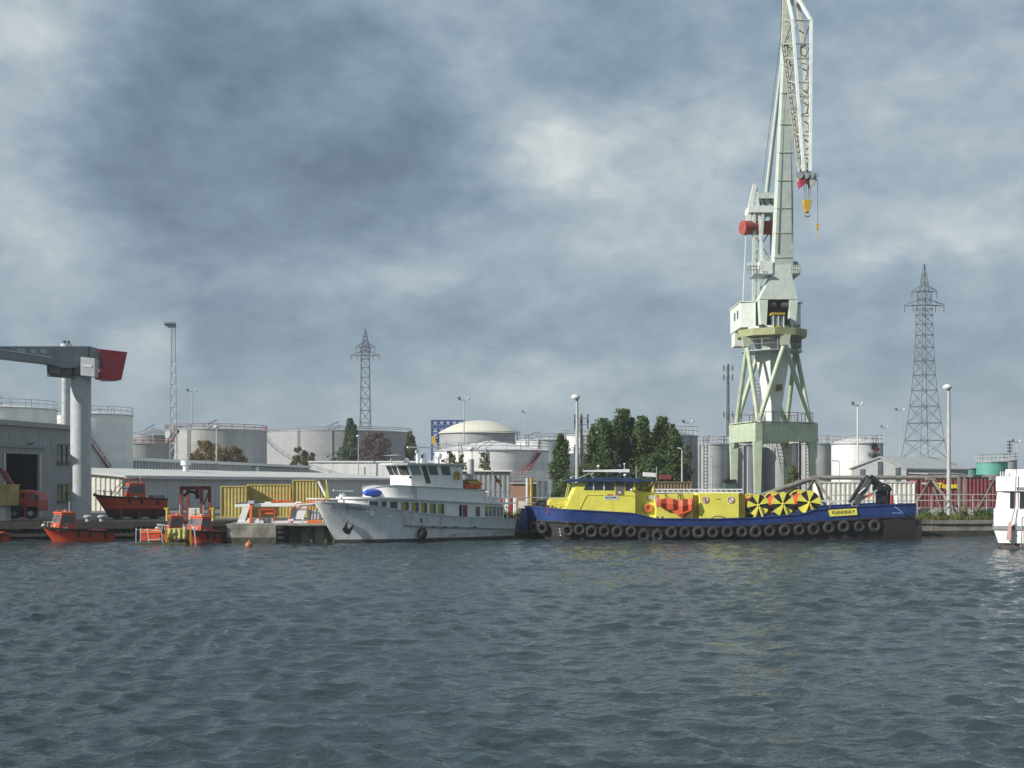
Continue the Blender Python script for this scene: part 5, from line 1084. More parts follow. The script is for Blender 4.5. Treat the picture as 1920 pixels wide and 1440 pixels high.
# ---------------------------------------------------------------- white yacht
def yacht():
    rz = R(35); O = (-14.6, 94.6); fr = Fr(O, rz); t = thing('motor_yacht', 'large white motor yacht with raked bow and two decks', 'boat', (O[0], O[1], 0), rz)
    L = fr.at(968, 1000, -2.0).x; B = 4.7
    tr = [(591, 941, 0), (640, 943, -1.3), (674, 946, -1.9), (711, 950.6, -2.2), (755, 958, -2.3), (807, 965.5, -2.35), (886, 971, -2.3), (966, 972.5, -2.1)]
    sp = [(fr.at(a, b, c).x, fr.at(a, b, c).z) for a, b, c in tr]; sp[0] = (0, fr.at(591, 941, 0).z); sh = interp(sp)
    H = Hull(L, B, sh, rake=1.75, depth=.8, bow=.34, bowp=.52, stern=.88, wl=.84, wlp=1.1, fl=1.9)
    H.strip(lambda x: .26, sh, 8, 56).build('hull', M['hullwhite'], t, smooth=True)
    H.strip(lambda x: -.8, lambda x: .258, 4, 56, off=.005).build('boot_top', M['boot'], t, smooth=True)
    H.strip(lambda x: .262, lambda x: .262 + .36*min(1, max(0, (x/L-.55)/.12)), 2, 24, t0=.55, off=.006).build('stained_plating', M['stain'], t, smooth=True)
    H.deck(.35, .02).build('deck', M['greylite'], t)
    m = MB()
    for sd in (-1, 1): m.bars(H.line(lambda x: sh(x)+.02, sd, .0, 1, 44, -.02), .10, .07)
    m.build('gunwale', M['greylite'], t)
    rs_ = interp([(fr.at(760, 986, -2.3).x, fr.at(760, 986, -2.3).z), (fr.at(967, 993, -2.1).x, fr.at(967, 993, -2.1).z)])
    for sd in (-1, 1): MB().bars(H.line(rs_, sd, fr.at(760, 986, -2.3).x/L, 1, 30, .04), .10, .12).build('rubbing_strake', M['greycrane'], t)
    for px in (812, 834, 854, 890):
        p = fr.at(px, 988.5, -2.34); MB().bx(p.x-.14, p.x+.14, -2.42, -2.36, p.z-.06, p.z+.06).build('scupper', M['black'], t)
    # lower deckhouse
    xa = fr.at(648, 940, -.9).x; xb = fr.at(950, 950, -1.8).x
    zt = interp([(xa, fr.at(655, 933, -.6).z), (fr.at(760, 934, -1.9).x, fr.at(760, 934.5, -1.9).z), (xb, fr.at(945, 944, -1.9).z)])
    def hfoot(x0, x1, w, gap):
        n = 14; p = []
        for i in range(n+1):
            f = (i/n)**1.6; x = x0 + (x1-x0)*f; wh_ = min(w, H.hb(x/L, sh(x)) - gap); k = min(1, (x-x0)/1.3); p.append((x, -wh_*math.sqrt(max(0, 1-(1-k)**2))))
        return p + [(x, -y) for x, y in reversed(p)][:-1]
    foot = hfoot(xa, xb-.5, 1.9, .14); m = MB(); slab(m, foot, lambda x: sh(x)-.5, lambda x: zt(x)-.1); dh = m.build('deckhouse', M['white'], t, smooth=True)
    foot2 = hfoot(xa-.15, xb+.25, 2.12, .02); m = MB(); slab(m, foot2, lambda x: zt(x)-.09, lambda x: zt(x)+.06); m.build('deckhouse_roof', M['white'], t, smooth=True)
    off = -1.905
    def zw(px, f): 
        x = fr.at(px, 950, off).x; lo = sh(x) + .06; hi = zt(x) - .22; return x, lo + (hi-lo)*f
    def band(px0, px1, f0, f1, name, mt, par=dh, th=.035):
        xA, zA = zw(px0, f0); xB, zB = zw(px1, f0); _, zC = zw(px1, f1); _, zD = zw(px0, f1)
        return MB().prism([(xA, off, zA), (xB, off, zB), (xB, off, zC), (xA, off, zD)], (0, -th, 0)).build(name, M[mt], par)
    wins = [(692, 709, 'glass'), (714.5, 724.5, 'glass'), (731, 745, 'glass'), (752, 766, 'curtain'), (771.5, 784.5, 'curtain'), (789, 800, 'curtain'), (805.5, 816.5, 'curtain'), (821, 832, 'curtain')]
    for i, (a, b, mt) in enumerate(wins):
        f = band(a-1.2, b+1.2, .03, 1.0, 'window', 'whiteclean', dh, .03); w = f; band(a, b, .08, .95, 'pane', mt, w, .045)
        if mt == 'curtain': band(a + (b-a)*.62, b, .08, .95, 'open_pane', 'glass', w, .055)
    for a, b, mt in ((837, 843, 'whiteclean'), (861, 866, 'dark'), (868, 876, 'maroon')): band(a, b, .0, .92, 'side_door', mt)
    w = band(889, 903, -.12, .98, 'window', 'whiteclean', dh, .04); band(891.5, 899.5, .05, .85, 'pane', 'glass', w, .055)
    w = band(907, 944, .0, .98, 'aft_window', 'whiteclean', dh, .03)
    for k, (a, b) in enumerate(((909, 914.5), (916, 922), (923.5, 929.5), (931, 936), (937.5, 942))): band(a, b, .06, .92, 'pane', 'glass', w, .045); 
    for k, (a, b) in enumerate(((909, 914.5), (916, 919))): band(a, b, .5, .92, 'curtain', 'curtain', w, .05)
    # upper bulwark round the boat deck
    x0 = fr.at(697, 915, -1.0).x; x1 = fr.at(907, 925, -1.9).x; z0 = interp([(x0, fr.at(700, 917, -1.0).z), (x0+.7, fr.at(712, 911.5, -1.4).z), (fr.at(742, 911, -1.9).x, fr.at(742, 910.5, -1.9).z), (x1, fr.at(906, 919.5, -1.9).z)])
    m = MB(); slab(m, rfoot(x0, x1, 1.95, 2.4, 8), lambda x: zt(x)+.062, z0); m.build('upper_bulwark', M['white'], t, smooth=True)
    m = MB(); f = rfoot(x0-.03, x1+.03, 1.99, 2.4, 8); m.bars([(x, y, z0(x)+.03) for x, y in f] , .07, .06); m.build('bulwark_cap', M['greylite'], t)
    # wheelhouse
    wx0 = fr.at(741, 900, 0).x; wx1 = fr.at(868, 890, -1.5).x; zA = fr.at(800, 912, -1.5).z; zB = fr.at(800, 892, -1.5).z; zC = fr.at(800, 872.5, -1.5).z
    base = [(wx0+.55, 1.5), (wx0, .75), (wx0, -.75), (wx0+.55, -1.5), (wx1, -1.5), (wx1, 1.5)]
    top = [(wx0+.2, 1.5), (wx0-.4, .8), (wx0-.4, -.8), (wx0+.2, -1.5), (wx1-.1, -1.5), (wx1-.1, 1.5)]
    m = MB(); slab(m, base, zA-.5, zB); wh = m.build('wheelhouse', M['white'], t)
    n = 6; vs = [(x, y, zB+.003) for x, y in base] + [(x, y, zC) for x, y in top]; m = MB().add(vs, [(i, (i+1) % n, n+(i+1) % n, n+i) for i in range(n)]); wu = m.build('window_band', M['white'], t)
    for i in range(5):
        q = [vs[i], vs[i+1], vs[n+i+1], vs[n+i]]; k = {0: 1, 1: 2, 2: 1, 3: 3, 4: 2}[i]
        cc = V(((wx0+wx1)/2, 0, zB)); outv = (V(q[0]) + V(q[1]))/2 - cc
        for j in range(k):
            if i == 3: s0, s1 = ((.03, .20), (.36, .52), (.60, .76))[j]
            else: s0, s1 = (j+.07)/k, (j+.93)/k
            panel(wu, 'window', 'glass' if (i+j) % 3 else 'glassl', q, s0, s1, .08, .92, .03, outv, lift=-.004)
        if i == 3: panel(wu, 'wheelhouse_door', 'wood', q, .24, .33, -.75, .92, .04, outv)
    rf = [(wx0+.1, 1.75), (wx0-.8, 1.0), (wx0-.8, -1.0), (wx0+.1, -1.75), (wx1+.15, -1.7), (wx1+.15, 1.7)]; m = MB(); slab(m, rf, zC, zC+.16); ro = m.build('wheelhouse_roof', M['sheet'], t, bevel=.03)
    # roof gear
    mx = fr.at(783, 850, 0); MB().tube((mx.x, 0, zC+.16), (mx.x, 0, zC+.95), .11, .09, n=10).build('radar_mast', M['whiteclean'], t, smooth=True); MB().sphere((mx.x, 0, zC+1.08), .2).build('radome', M['whiteclean'], t, smooth=True)
    a, b = fr.at(751, 838, 0), fr.at(838, 840, .0); MB().beam((a.x+.6, 0, zC+1.42), (b.x-.6, .0, zC+1.40), .14, .12).build('roof_spar', M['whiteclean'], t); MB().tube((mx.x, 0, zC+1.2), (mx.x, 0, zC+1.36), .05).build('spar_post', M['whiteclean'], t)
    x = fr.at(795, 860, 0).x; MB().frustum((x, 0, zC+.16), (x, 0, zC+1.0), .5, .4, .2, .25).build('signal_mast', M['whiteclean'], t); MB().bx(x-.18, x-.10, -.14, .14, zC+.3, zC+.85).build('mast_horn', M['black'], t)
    x = fr.at(819, 860, 0).x; MB().sphere((x, -.3, zC+.75), .26, sz=1.1).build('satellite_dome', M['whiteclean'], t, smooth=True); MB().tube((x, -.3, zC+.16), (x, -.3, zC+.55), .07).build('dome_post', M['whiteclean'], t)
    MB().sphere((fr.at(760, 862, 0).x, -.2, zC+.33), .24).build('roof_dome', M['whiteclean'], t, smooth=True)
    x = fr.at(735, 857, 0).x; MB().add([(x-.65, -.5, zC+.72), (x+.6, -.5, zC+.78), (x+.6, .5, zC+.84), (x-.65, .5, zC+.76)], [(0,1,2,3)]).prism([(x-.1, 0, zC+.16), (x, 0, zC+.16), (x, .1, zC+.16), (x-.1, .1, zC+.16)], (0, 0, .6)).build('antenna_board', M['greylite'], t)
    for px, h in ((835, 1.0), (806, .5)): x = fr.at(px, 860, 0).x; MB().tube((x, -.5, zC+.16), (x, -.5, zC+h), .025, n=5).build('whip_aerial', M['whiteclean'], t)
    # boat deck gear
    zdk = lambda px: zt(fr.at(px, 920, -1.2).x) + .06
    sx = fr.at(771, 897, -1.7).x; MB().sphere((sx, -1.56, zB-.12), .10).build('searchlight', M['black'], t, smooth=True)
    m = MB(); xL = fr.at(776, 910, -2.0).x
    for dx in (-.16, .16): m.tube((xL+dx, -2.16, zt(xL)+.05), (xL+dx, -2.02, z0(xL)+.05), .03)
    for k in range(5): m.tube((xL-.16, -2.1, zt(xL)+.2+k*.22), (xL+.16, -2.1, zt(xL)+.2+k*.22), .02)
    m.build('boat_ladder', M['steel'], t)
    # aft deck rails and boxes
    zu = lambda x: zt(x)+.06
    m = MB(); xr0, xr1 = x1+.05, xb+.15
    for k in (.35, .85): m.path([(xr0, -2.0, zu(xr0)+k), (xr1, -2.0, zu(xr1)+k), (xr1, 2.0, zu(xr1)+k)], .03)
    for i in range(6): x = xr0 + (xr1-xr0)*i/5; m.tube((x, -2.0, zu(x)), (x, -2.0, zu(x)+.85), .035)
    m.build('aft_railing', M['whiteclean'], t)
    for a, b in ((910, 926), (928, 934)): p, q = fr.at(a, 940, -1.8), fr.at(b, 940, -1.8); MB().bx(p.x, q.x, -1.85, -1.3, zu(p.x), zu(p.x)+.42).build('deck_locker', M['whiteclean'], t, bevel=.03)
    p, q = fr.at(893, 912, -1.2), fr.at(905, 912, -1.2)
    m = MB(); slab(m, [(p.x-1.3, -1.5), (q.x, -1.5), (q.x, 1.2), (p.x-1.3, 1.2)], z0(p.x)-.25, z0(p.x)+.02); m.build('aft_boat_deck', M['greylite'], t)
    x = fr.at(885, 890, 0).x; MB().tube((x, .2, z0(x)), (x, .2, zC+.55), .28, n=12).build('funnel', M['greylite'], t, smooth=True)
    # lettering, anchor, hull fittings
    txt = []
    p0, p1 = fr.at(650, 950, -1.3), fr.at(686, 956, -1.75); d = (p1-p0); ang = math.atan2(d.y, d.x); yaw = Matrix.Rotation(ang, 4, 'Z'); tilt = Matrix.Rotation(R(6), 4, 'Y')
    tt = ((p0+p1)/2).x/L; zc = ((p0+p1)/2).z - .02; pos = H.pt(tt, zc, -1); pa, pb = H.pt(tt-.03, zc, -1), H.pt(tt+.03, zc, -1); yaw = Matrix.Rotation(math.atan2(pb.y-pa.y, pb.x-pa.x), 4, 'Z'); lean = Matrix.Rotation(-R(28), 4, 'X')
    text('FLANDRIA I', .36, M['black'], t, pos + V((-.02, -.14, 0)), yaw @ tilt @ lean @ RX90, 'hull_lettering', width=1.65, bold=.006)
    def on_hull(px, py, o=.03):
        best = None
        for i in range(200):
            tq = i/199; z = None
            p = fr.at(px, py, -.1)
            for _ in range(6): p = fr.at(px, py, -H.hb(max(0.001, min(1, p.x/L)), max(.1, p.z)) - o)
            return p
    a = on_hull(650, 992, .10); m = MB()
    m.prism([a + V(v) for v in ((-.1, 0, -.32), (.25, 0, -.42), (.5, 0, .05), (.62, 0, .4), (.35, 0, .1), (.2, 0, -.05), (.05, 0, .15), (.08, 0, .62), (-.15, 0, .2), (-.32, 0, -.02))], (0, .12, 0)); m.build('anchor', M['black'], t)
    for px, py in ((698, 965), (732, 970)): p = on_hull(px, py, .02); MB().sphere((p.x, p.y, p.z), .13, 12, 6, .8).build('hawse_port', M['whiteclean'], t, smooth=True)
    p = on_hull(790, 975, .05); MB().bx(p.x-.05, p.x+.05, p.y-.03, p.y+.03, p.z-.15, p.z+.15).build('cleat', M['black'], t)
    fw = lambda v: V((O[0] + fr.c*v.x - fr.s*v.y, O[1] + fr.s*v.x + fr.c*v.y, v.z))
    c = fw(on_hull(792, 1000, .40)); f = thing('ball_fender', 'round black fender hanging on the white yacht side', 'fender', c); MB().sphere(c, .38, 16, 12, 1.15).build('ball', M['rubber'], f, smooth=True); MB().tube(c + V((0, .05, .4)), c + V((0, .05, .95)), .025).build('rope', M['black'], f)
    # things carried on deck
    xi = fr.at(706, 923, -1.2).x; c = fw(V((xi, -.95, zt(xi)+.38))); f = thing('inflatable_dinghy', 'inflatable dinghy under a bright blue cover on the foredeck', 'dinghy', c, rz); m = MB()
    for i in range(12):
        s = i/11*2-1; 
    prof = [(1e-3, -.9), (.2, -.85), (.33, -.6), (.38, -.1), (.36, .5), (.28, 1.0), (.1, 1.3), (1e-3, 1.34)]; m.lathe((0, 0, 0), prof, 14); m.v = [(z*1.08, x*1.15, y*.78) for x, y, z in m.v]; m.build('cover', M['bluec'], f, smooth=True)
    m = MB(); m.lathe((0, 0, 0), [(1e-3, 0), (.3, .05), (.3, 1.0), (.22, 1.5), (1e-3, 1.55)], 12); m.v = [(z+1.0, x*1.2, y*.9-.14) for x, y, z in m.v]; m.build('tube_end', M['greylite'], f, smooth=True)
    xi = fr.at(885, 905, -1.2).x; zz = z0(xi)+.03; c = fw(V((xi, -1.1, zz))); f = thing('life_raft_rack', 'rack of orange and yellow life rafts on the upper deck', 'life raft', c, rz)
    MB().bx(-.75, .75, -.35, .35, .06, .42).build('raft', M['orange'], f, bevel=.1)
    for k in range(6): MB().tube((-.1+k*.2, -.2, .43), (-.1+k*.2, .3, .62), .085, n=8).build('rope_coil', M['hook'], f, smooth=True)
    MB().bx(-.85, .9, .36, .45, 0, .8).build('rack', M['brown'], f)
    xi = fr.at(857, 900, -1.6).x; c = fw(V((xi, -1.62, zB-.1))); f = thing('horseshoe_buoy', 'orange rescue buoy hung on the wheelhouse side', 'rescue buoy', c, rz); m = MB(); m.bars([(-.16, 0, -.2), (-.18, 0, .3), (0, 0, .42), (.18, 0, .3), (.16, 0, -.2)], .14, .16); m.build('buoy', M['hook'], f)
    xi = fr.at(918, 915, -.2).x; b0 = fw(fr.at(918, 920, 0)); b1 = fw(fr.at(924, 877, 0)); f = thing('ensign_staff', 'white flagstaff with black yellow and red flag at the stern', 'flag', b0)
    MB().tube(b0 - V((0, 0, .35)), b1, .05, .03).build('staff', M['whiteclean'], f)
    fl = fw(fr.at(926, 891, 0)); u = V((.55, .35, -.42)); w = V((.10, .05, -.40))
    for k, mt in enumerate((M['black'], M['hook'], M['red'])):
        m = MB(); nn = 6
        for i in range(nn): a0, a1 = i/nn, (i+1)/nn; wv = lambda s: V((0, .09*math.sin(s*7), .05*math.sin(s*6))); m.quad(fl + u*a0 + w*(k/2.2) + wv(a0), fl + u*a1 + w*(k/2.2) + wv(a1), fl + u*a1 + w*((k+1)/2.2) + wv(a1), fl + u*a0 + w*((k+1)/2.2) + wv(a0))
        m.build('flag_stripe', mt, f)
    b0 = fw(fr.at(612, 944, -.15)); f = thing('bow_pennant', 'furled yellow green pennant on the yacht bow', 'flag', b0); MB().tube(b0 - V((0, 0, .2)), b0 + V((0, 0, 1.75)), .03).build('staff', M['whiteclean'], f); MB().frustum(b0 + V((.06, 0, .3)), b0 + V((.02, 0, 1.5)), .34, .14, .06, .05).build('pennant', mat('pennant_green', (.45, .45, .05), .7), f)
    p = fw(fr.at(642, 930, 0)); f = thing('deck_windlass', 'white ball and bar fitting on the yacht foredeck', 'windlass', p - V((0, 0, .5))); MB().sphere(p, .25).build('ball', M['whiteclean'], f, smooth=True); MB().beam(fw(fr.at(625, 919.5, 0)), fw(fr.at(662, 921, 0)), .13, .11).build('bar', M['whiteclean'], f); MB().tube(p - V((0, 0, .8)), p + V((0, 0, .3)), .07).build('post', M['sheet'], f)
yacht()
# ---------------------------------------------------------------- yellow and blue recovery vessel
def recovery_vessel():
    rz = 0.0; O = (XX(984, 103.8), 103.8); fr = Fr(O, rz); t = thing('recovery_vessel', 'long blue hulled workboat with bright yellow superstructure', 'boat', (O[0], O[1], 0), rz)
    L = fr.at(1716, 1000, -3.0).x; B = 6.8; off = -3.4
    pts = [(988, 950), (1060, 955), (1120, 959), (1188, 963), (1205, 967.5), (1228, 973), (1340, 973.5), (1412, 971.5), (1465, 967.5), (1507, 964), (1521, 957.7), (1555, 953.5), (1610, 950.5), (1673, 947), (1716, 945)]
    sh = interp([(max(0, fr.at(a, b, off if a > 1060 else -1.2).x), fr.at(a, b, off if a > 1060 else -1.2).z) for a, b in pts])
    bl = [(984, 976), (1100, 981), (1188, 985.5), (1340, 988), (1412, 985), (1486, 981), (1548, 977.5), (1652, 971), (1716, 967)]
    zb = interp([(fr.at(a, b, off).x, fr.at(a, b, off).z) for a, b in bl])
    H = Hull(L, B, sh, rake=.5, depth=1.0, bow=.11, bowp=.5, stern=.92, wl=.92, wlp=.7, fl=1.0)
    H.strip(zb, sh, 4, 70).build('blue_bulwark', M['blue'], t, smooth=True)
    H.strip(lambda x: -1.0, lambda x: zb(x)-.004, 5, 70, off=.0).build('lower_hull', M['hulldark'], t, smooth=True)
    H.deck(.85, .01).build('deck', M['dksteel'], t)
    for sd in (-1, 1):
        MB().bars(H.line(zb, sd, 0, .93, 60, .06), .16, .10).build('rubbing_strake', M['hulldark'], t)
        MB().bars(H.line(lambda x: sh(x)+.03, sd, 0, 1, 60, .0), .14, .08).build('gunwale', M['blue'], t)
    q0 = H.pt(0.0, 1.6, -1); m = MB()
    m.lathe((0, 0, 0), [(.02, .55), (.38, .6), (.45, 1.0), (.45, 2.0), (.38, 2.4), (.02, 2.45)], 14); m.v = [(x+.05, y*2.1, z) for x, y, z in m.v]; m.build('bow_fender', M['blue'], t, smooth=True)
    m = MB(); p = fr.at(1045, 1000, off)
    for k in range(3): m.bx(p.x-.07, p.x+.07, off-.20+.45, off-.12+.45, .25+k*.22, .37+k*.22)
    # draught marks stand on the bow plating
    tt = p.x/L; m = MB()
    for k in range(3): z = .30 + k*.24; q = H.pt(tt, z, -1); m.bx(q.x-.06, q.x+.06, q.y-.03, q.y+.02, z, z+.12)
    m.build('draught_mark', M['whiteclean'], t)
    # wheelhouse
    o2 = -2.55
    A = lambda px, py, o=o2: fr.at(px, py, o)
    def sect(pts, name, mt, o=o2, depth=5.1, par=t, bevel=.04): return MB().prism([A(px, py, o) for px, py in pts], (0, depth, 0)).build(name, M[mt], par, bevel=bevel)
    sect([(1028, 962), (1028, 941), (1034, 937.5), (1066, 937.5), (1066, 962)], 'fore_trunk', 'yellow', -2.2, 4.4)
    sect([(1052, 968), (1068, 937), (1083, 905), (1192, 905), (1192, 976)], 'wheelhouse', 'yellow')
    MB().prism([A(1030, 937, -2.0), A(1062, 936.4, -2.0), A(1062, 934.6, -2.0), A(1034, 935, -2.0)], (0, 3.8, 0)).build('trunk_hatch', M['yellow'], t)
    sect([(1192.3, 920), (1229, 924), (1229, 978), (1192.3, 976)], 'aft_house', 'yellow', -2.0, 4.0)
    for p in ([(1094, 918.5), (1101, 905.5), (1111.5, 905.5), (1111.5, 918.5)], rectp(1114.5, 905.5, 1131, 918.7), rectp(1134, 905.5, 1151, 919), [(1172, 906), (1188, 906), (1184, 920), (1172, 920)]): sidewin(fr, t, 'window', 'glass', p, o2-.002)
    for px in (1112.8, 1132.4): sidewin(fr, t, 'mullion', 'whiteclean', rectp(px-1, 904.5, px+1, 919), o2-.002, .05)
    d = sidewin(fr, t, 'wheelhouse_door', 'brown', rectp(1154, 904.5, 1169.5, 928), o2-.002, .03); sidewin(fr, d, 'pane', 'glassl', rectp(1157, 907, 1166.5, 922), o2-.034, .01); sidewin(fr, d, 'notice', 'whiteclean', rectp(1159.5, 921.5, 1164, 925), o2-.036, .012)
    m = MB(); m.prism([A(1056, 901.5, -2.9), A(1068, 898.5, -2.9), A(1105, 897, -2.9), A(1140, 894.5, -2.9), A(1180, 896, -2.9), A(1235, 900.5, -2.9), A(1235, 902.5, -2.9), A(1185, 904.4, -2.9), A(1060, 903, -2.9)], (0, 5.8, 0)); m.build('wheelhouse_roof', M['bluedk'], t, bevel=.04)
    for a, b in ((1059, 1066), (1062, 1069)): MB().beam(A(a, 935, -2.3), A(b, 903, -2.3), .07).build('roof_stay', M['yellow'], t)
    for k in range(4): MB().beam(A(1192+k*8, 921+k, -2.2 + .8*k), A(1200+k*9, 903, -2.2 + .8*k), .16).build('roof_strut', M['yellowd'], t)
    # plates, rules and lettering
    sidewin(fr, t, 'number_plate', 'whiteclean', rectp(1133, 929.5, 1159.5, 936.5), o2-.003, .02)
    text('06503841', .25, M['black'], t, A(1146, 933, o2-.03), RX90, 'number_lettering', width=.98, bold=.004)
    m = MB(); c = A(1144, 928.6, o2-.01); m.path([c + V((-.25, -.03, -.02)), c + V((-.12, -.03, .07)), c + V((.05, -.03, .09)), c + V((.25, -.03, .0))], .03); m.build('emblem', M['orangel'], t)
    m = MB(); m.path([A(1100, 928.5, o2-.02), A(1192, 929.5, o2-.02)], .018); m.path([A(1100, 928.5, o2-.02), A(1087, 955, o2-.02)], .018); m.build('weld_seam', M['yellowd'], t)
    m = MB(); m.path([A(1043, 946, -2.35), A(1088, 948, -2.35)], .02); m.path([A(1043, 946, -2.35), A(1043, 957, -2.35)], .02); m.path([A(1077, 947.4, -2.35), A(1077, 959, -2.35)], .02); m.build('hand_rail', M['yellowd'], t)
    # roof gear
    m = MB(); m.frustum(A(1093, 883, -1), A(1180, 882.5, -1), .12, .1, .3, .26); m.build('radar_beam', M['whiteclean'], t)
    m = MB()
    for a, b, c_, d2 in ((1108, 890, 1114, 886), (1112, 890, 1108, 886), (1122, 880, 1122, 875), (1172, 895, 1172, 886), (1085, 897, 1106, 887), (1071, 896, 1078, 893), (1106, 887, 1113, 897), (1171, 870, 1171, 882), (1164, 887, 1186, 887.5)): m.tube(A(a, b, -1), A(c_, d2, -1), .05, n=6)
    m.build('radar_bracket', M['steel'], t)
    for px, py, r in ((1171, 870, .09), (1122, 874, .13), (1071, 895.5, .1), (1172, 891, .14), (1184.5, 918.5, .13)): MB().sphere(A(px, py, -1 if py < 905 else -2.7), r, 10, 8, .7).build('roof_lamp', M['whiteclean'], t, smooth=True)
    for px, h in ((1193, 873), (1231, 875)): MB().tube(A(px, 902, -1.5), A(px, h, -1.5), .03, n=6).build('whip_aerial', M['pole'], t)
    MB().prism([A(1206.5, 885.5, -1.4), A(1230, 887, -1.4), A(1230, 895, -1.4), A(1206.5, 893.5, -1.4)], (0, .5, 0)).build('equipment_box', M['whiteclean'], t, bevel=.03)
    MB().prism([A(1237, 890, -.4), A(1259, 891, -.4), A(1259, 899, -.4), A(1237, 899, -.4)], (0, .6, 0)).build('equipment_box', M['maroon'], t, bevel=.03)
    # side boxes
    b1 = sect([(1229.5, 977), (1229.5, 927), (1300, 926), (1300, 977)], 'deck_box', 'yellow', -2.75, 4.6)
    sect([(1300.4, 977), (1300.4, 928), (1310.5, 928), (1310.5, 977)], 'box_recess', 'yellowd', -2.3, 3.8, bevel=0)
    b2 = sect([(1311, 977), (1311, 924.5), (1386, 924.5), (1386, 977)], 'deck_box', 'yellow', -2.75, 4.6)
    sect([(1386.4, 976), (1386.4, 926), (1397, 927), (1397, 976)], 'box_end', 'yellowd', -2.4, 3.9, bevel=0)
    for px, dark in ((1322.5, 1), (1370.5, 0)):
        c = A(px, 937.5, -2.76); MB().tube(c, c + V((0, -.02, 0)), .27, n=24).build('warning_sign', M['whiteclean'], b2)
        s = bpy.data.objects[ [o.name for o in b2.children][-1] ]
        MB().torus(c + V((0, -.025, 0)), .23, .022, (0, 1, 0), 24, 6).build('sign_ring', M['red'], s); MB().beam(c + V((-.16, -.03, .16)), c + V((.16, -.03, -.16)), .02, .05).build('sign_bar', M['red'], s)
        if dark: MB().prism([c + V((-.05, -.028, -.16)), c + V((.07, -.028, -.14)), c + V((.03, -.028, .05)), c + V((.12, -.028, .15)), c + V((-.06, -.028, .1))], (0, -.008, 0)).build('sign_symbol', M['black'], s)
    sidewin(fr, b2, 'vent_plate', 'yellowd', rectp(1343, 934, 1350, 937), -2.753, .02)
    sidewin(fr, t, 'notice_panel', 'greylite', rectp(1214, 929, 1225, 938.5), -2.003, .03); sidewin(fr, t, 'notice_panel', 'sheet', [(1227, 930), (1231, 926), (1232, 947), (1230, 950)], -2.8, .03)
    MB().path([A(1334, 972, -3.1), A(1341, 968, -3.1), A(1351, 968, -3.1), A(1360, 971, -3.1)], .05).build('hose', M['brown'], t)
    # ladder laid along the boxes
    ld = thing('aluminium_ladder', 'white aluminium ladder lying along the yellow deck boxes', 'ladder', (O[0] + A(1310, 922, -2.6).x, O[1]-2.6, A(1310, 923.5).z))
    w = lambda px, py, o: V((O[0], O[1], 0)) + A(px, py, o)
    for py, o in ((923.3, -2.6), (917.6, -2.55)): MB().beam(w(1228, py, o), w(1392, py, o), .06, .09).build('stile', M['whiteclean'], ld)
    for k in range(17): MB().beam(w(1230 + k*10, 917.8, -2.57), w(1234 + k*10, 923.1, -2.58), .05).build('rung', M['whiteclean'], ld)
    for px in (1232, 1310, 1385): MB().beam(w(px, 926.2, -2.5), w(px, 923.6, -2.55), .08).build('support', M['yellowd'], ld)
    # orange boom bag
    f = thing('boom_bag', 'orange folded containment boom hanging on the yellow box', 'oil boom', w(1268, 972, -3.0)); y0 = -2.95
    gx = [(1232, 931, 947), (1239, 937, 951), (1250, 933.5, 955), (1262, 935, 955), (1272, 939, 958), (1280, 936.5, 962), (1290, 935.5, 958), (1297, 933, 957), (1300, 943, 954)]
    rs = np.random.RandomState(4); m = MB(); g = []
    for i, (px, a, b) in enumerate(gx): g.append([w(px, a + (b-a)*j/2, y0 - (.16 if i % 2 else .0) - (.10 if j == 1 else 0)) for j in range(3)])
    for i in range(len(g)-1):
        for j in range(2): m.quad(g[i][j], g[i+1][j], g[i+1][j+1], g[i][j+1])
    s = m.build('folded_skirt', M['tarp'], f); s.modifiers.new('thick', 'SOLIDIFY').thickness = .05
    m = MB(); m.add([w(1256, 955, y0), w(1300, 956, y0), w(1280, 972, y0-.08), w(1270, 965, y0-.2), w(1284, 962, y0-.22)], [(0, 4, 3), (0, 3, 2), (4, 1, 2), (4, 2, 3), (0, 1, 4)]); s = m.build('hanging_fold', M['tarp'], f); s.modifiers.new('thick', 'SOLIDIFY').thickness = .04
    m = MB()
    for a, b in ((1272, 1272), (1277, 1276), (1246, 1250)): m.tube(w(a, 923, -2.75), w(b, 938, y0), .03)
    m.build('sling', M['black'], f)
    # life ring
    c = w(1215.5, 953, -2.12); f = thing('life_ring', 'orange life ring on the darker yellow house wall', 'life ring', c); MB().torus(c, .27, .085, (0, 1, 0), 24, 10).build('ring', M['orangel'], f, smooth=True); MB().torus(c, .37, .014, (0, 1, 0), 24, 5).build('grab_line', M['lamp'], f)
    for px, lb in ((1232.5, 'dark mooring bitt before the folded orange boom'), (1242, 'mooring bitt nearest the orange boom fold')):
        pass
    for a, zt_ in ((1232.5, 968), (1242, 968), (1028, 947), (1035.5, 948)):
        p = A(a, 976 if a > 1100 else 957, -3.0 if a > 1100 else -2.4); q = A(a, zt_, -3.0 if a > 1100 else -2.4); MB().tube(p - V((0, 0, .3)), q, .10, n=12).build('mooring_bitt', M['brown'] if a > 1100 else M['maroon'], t, smooth=True)
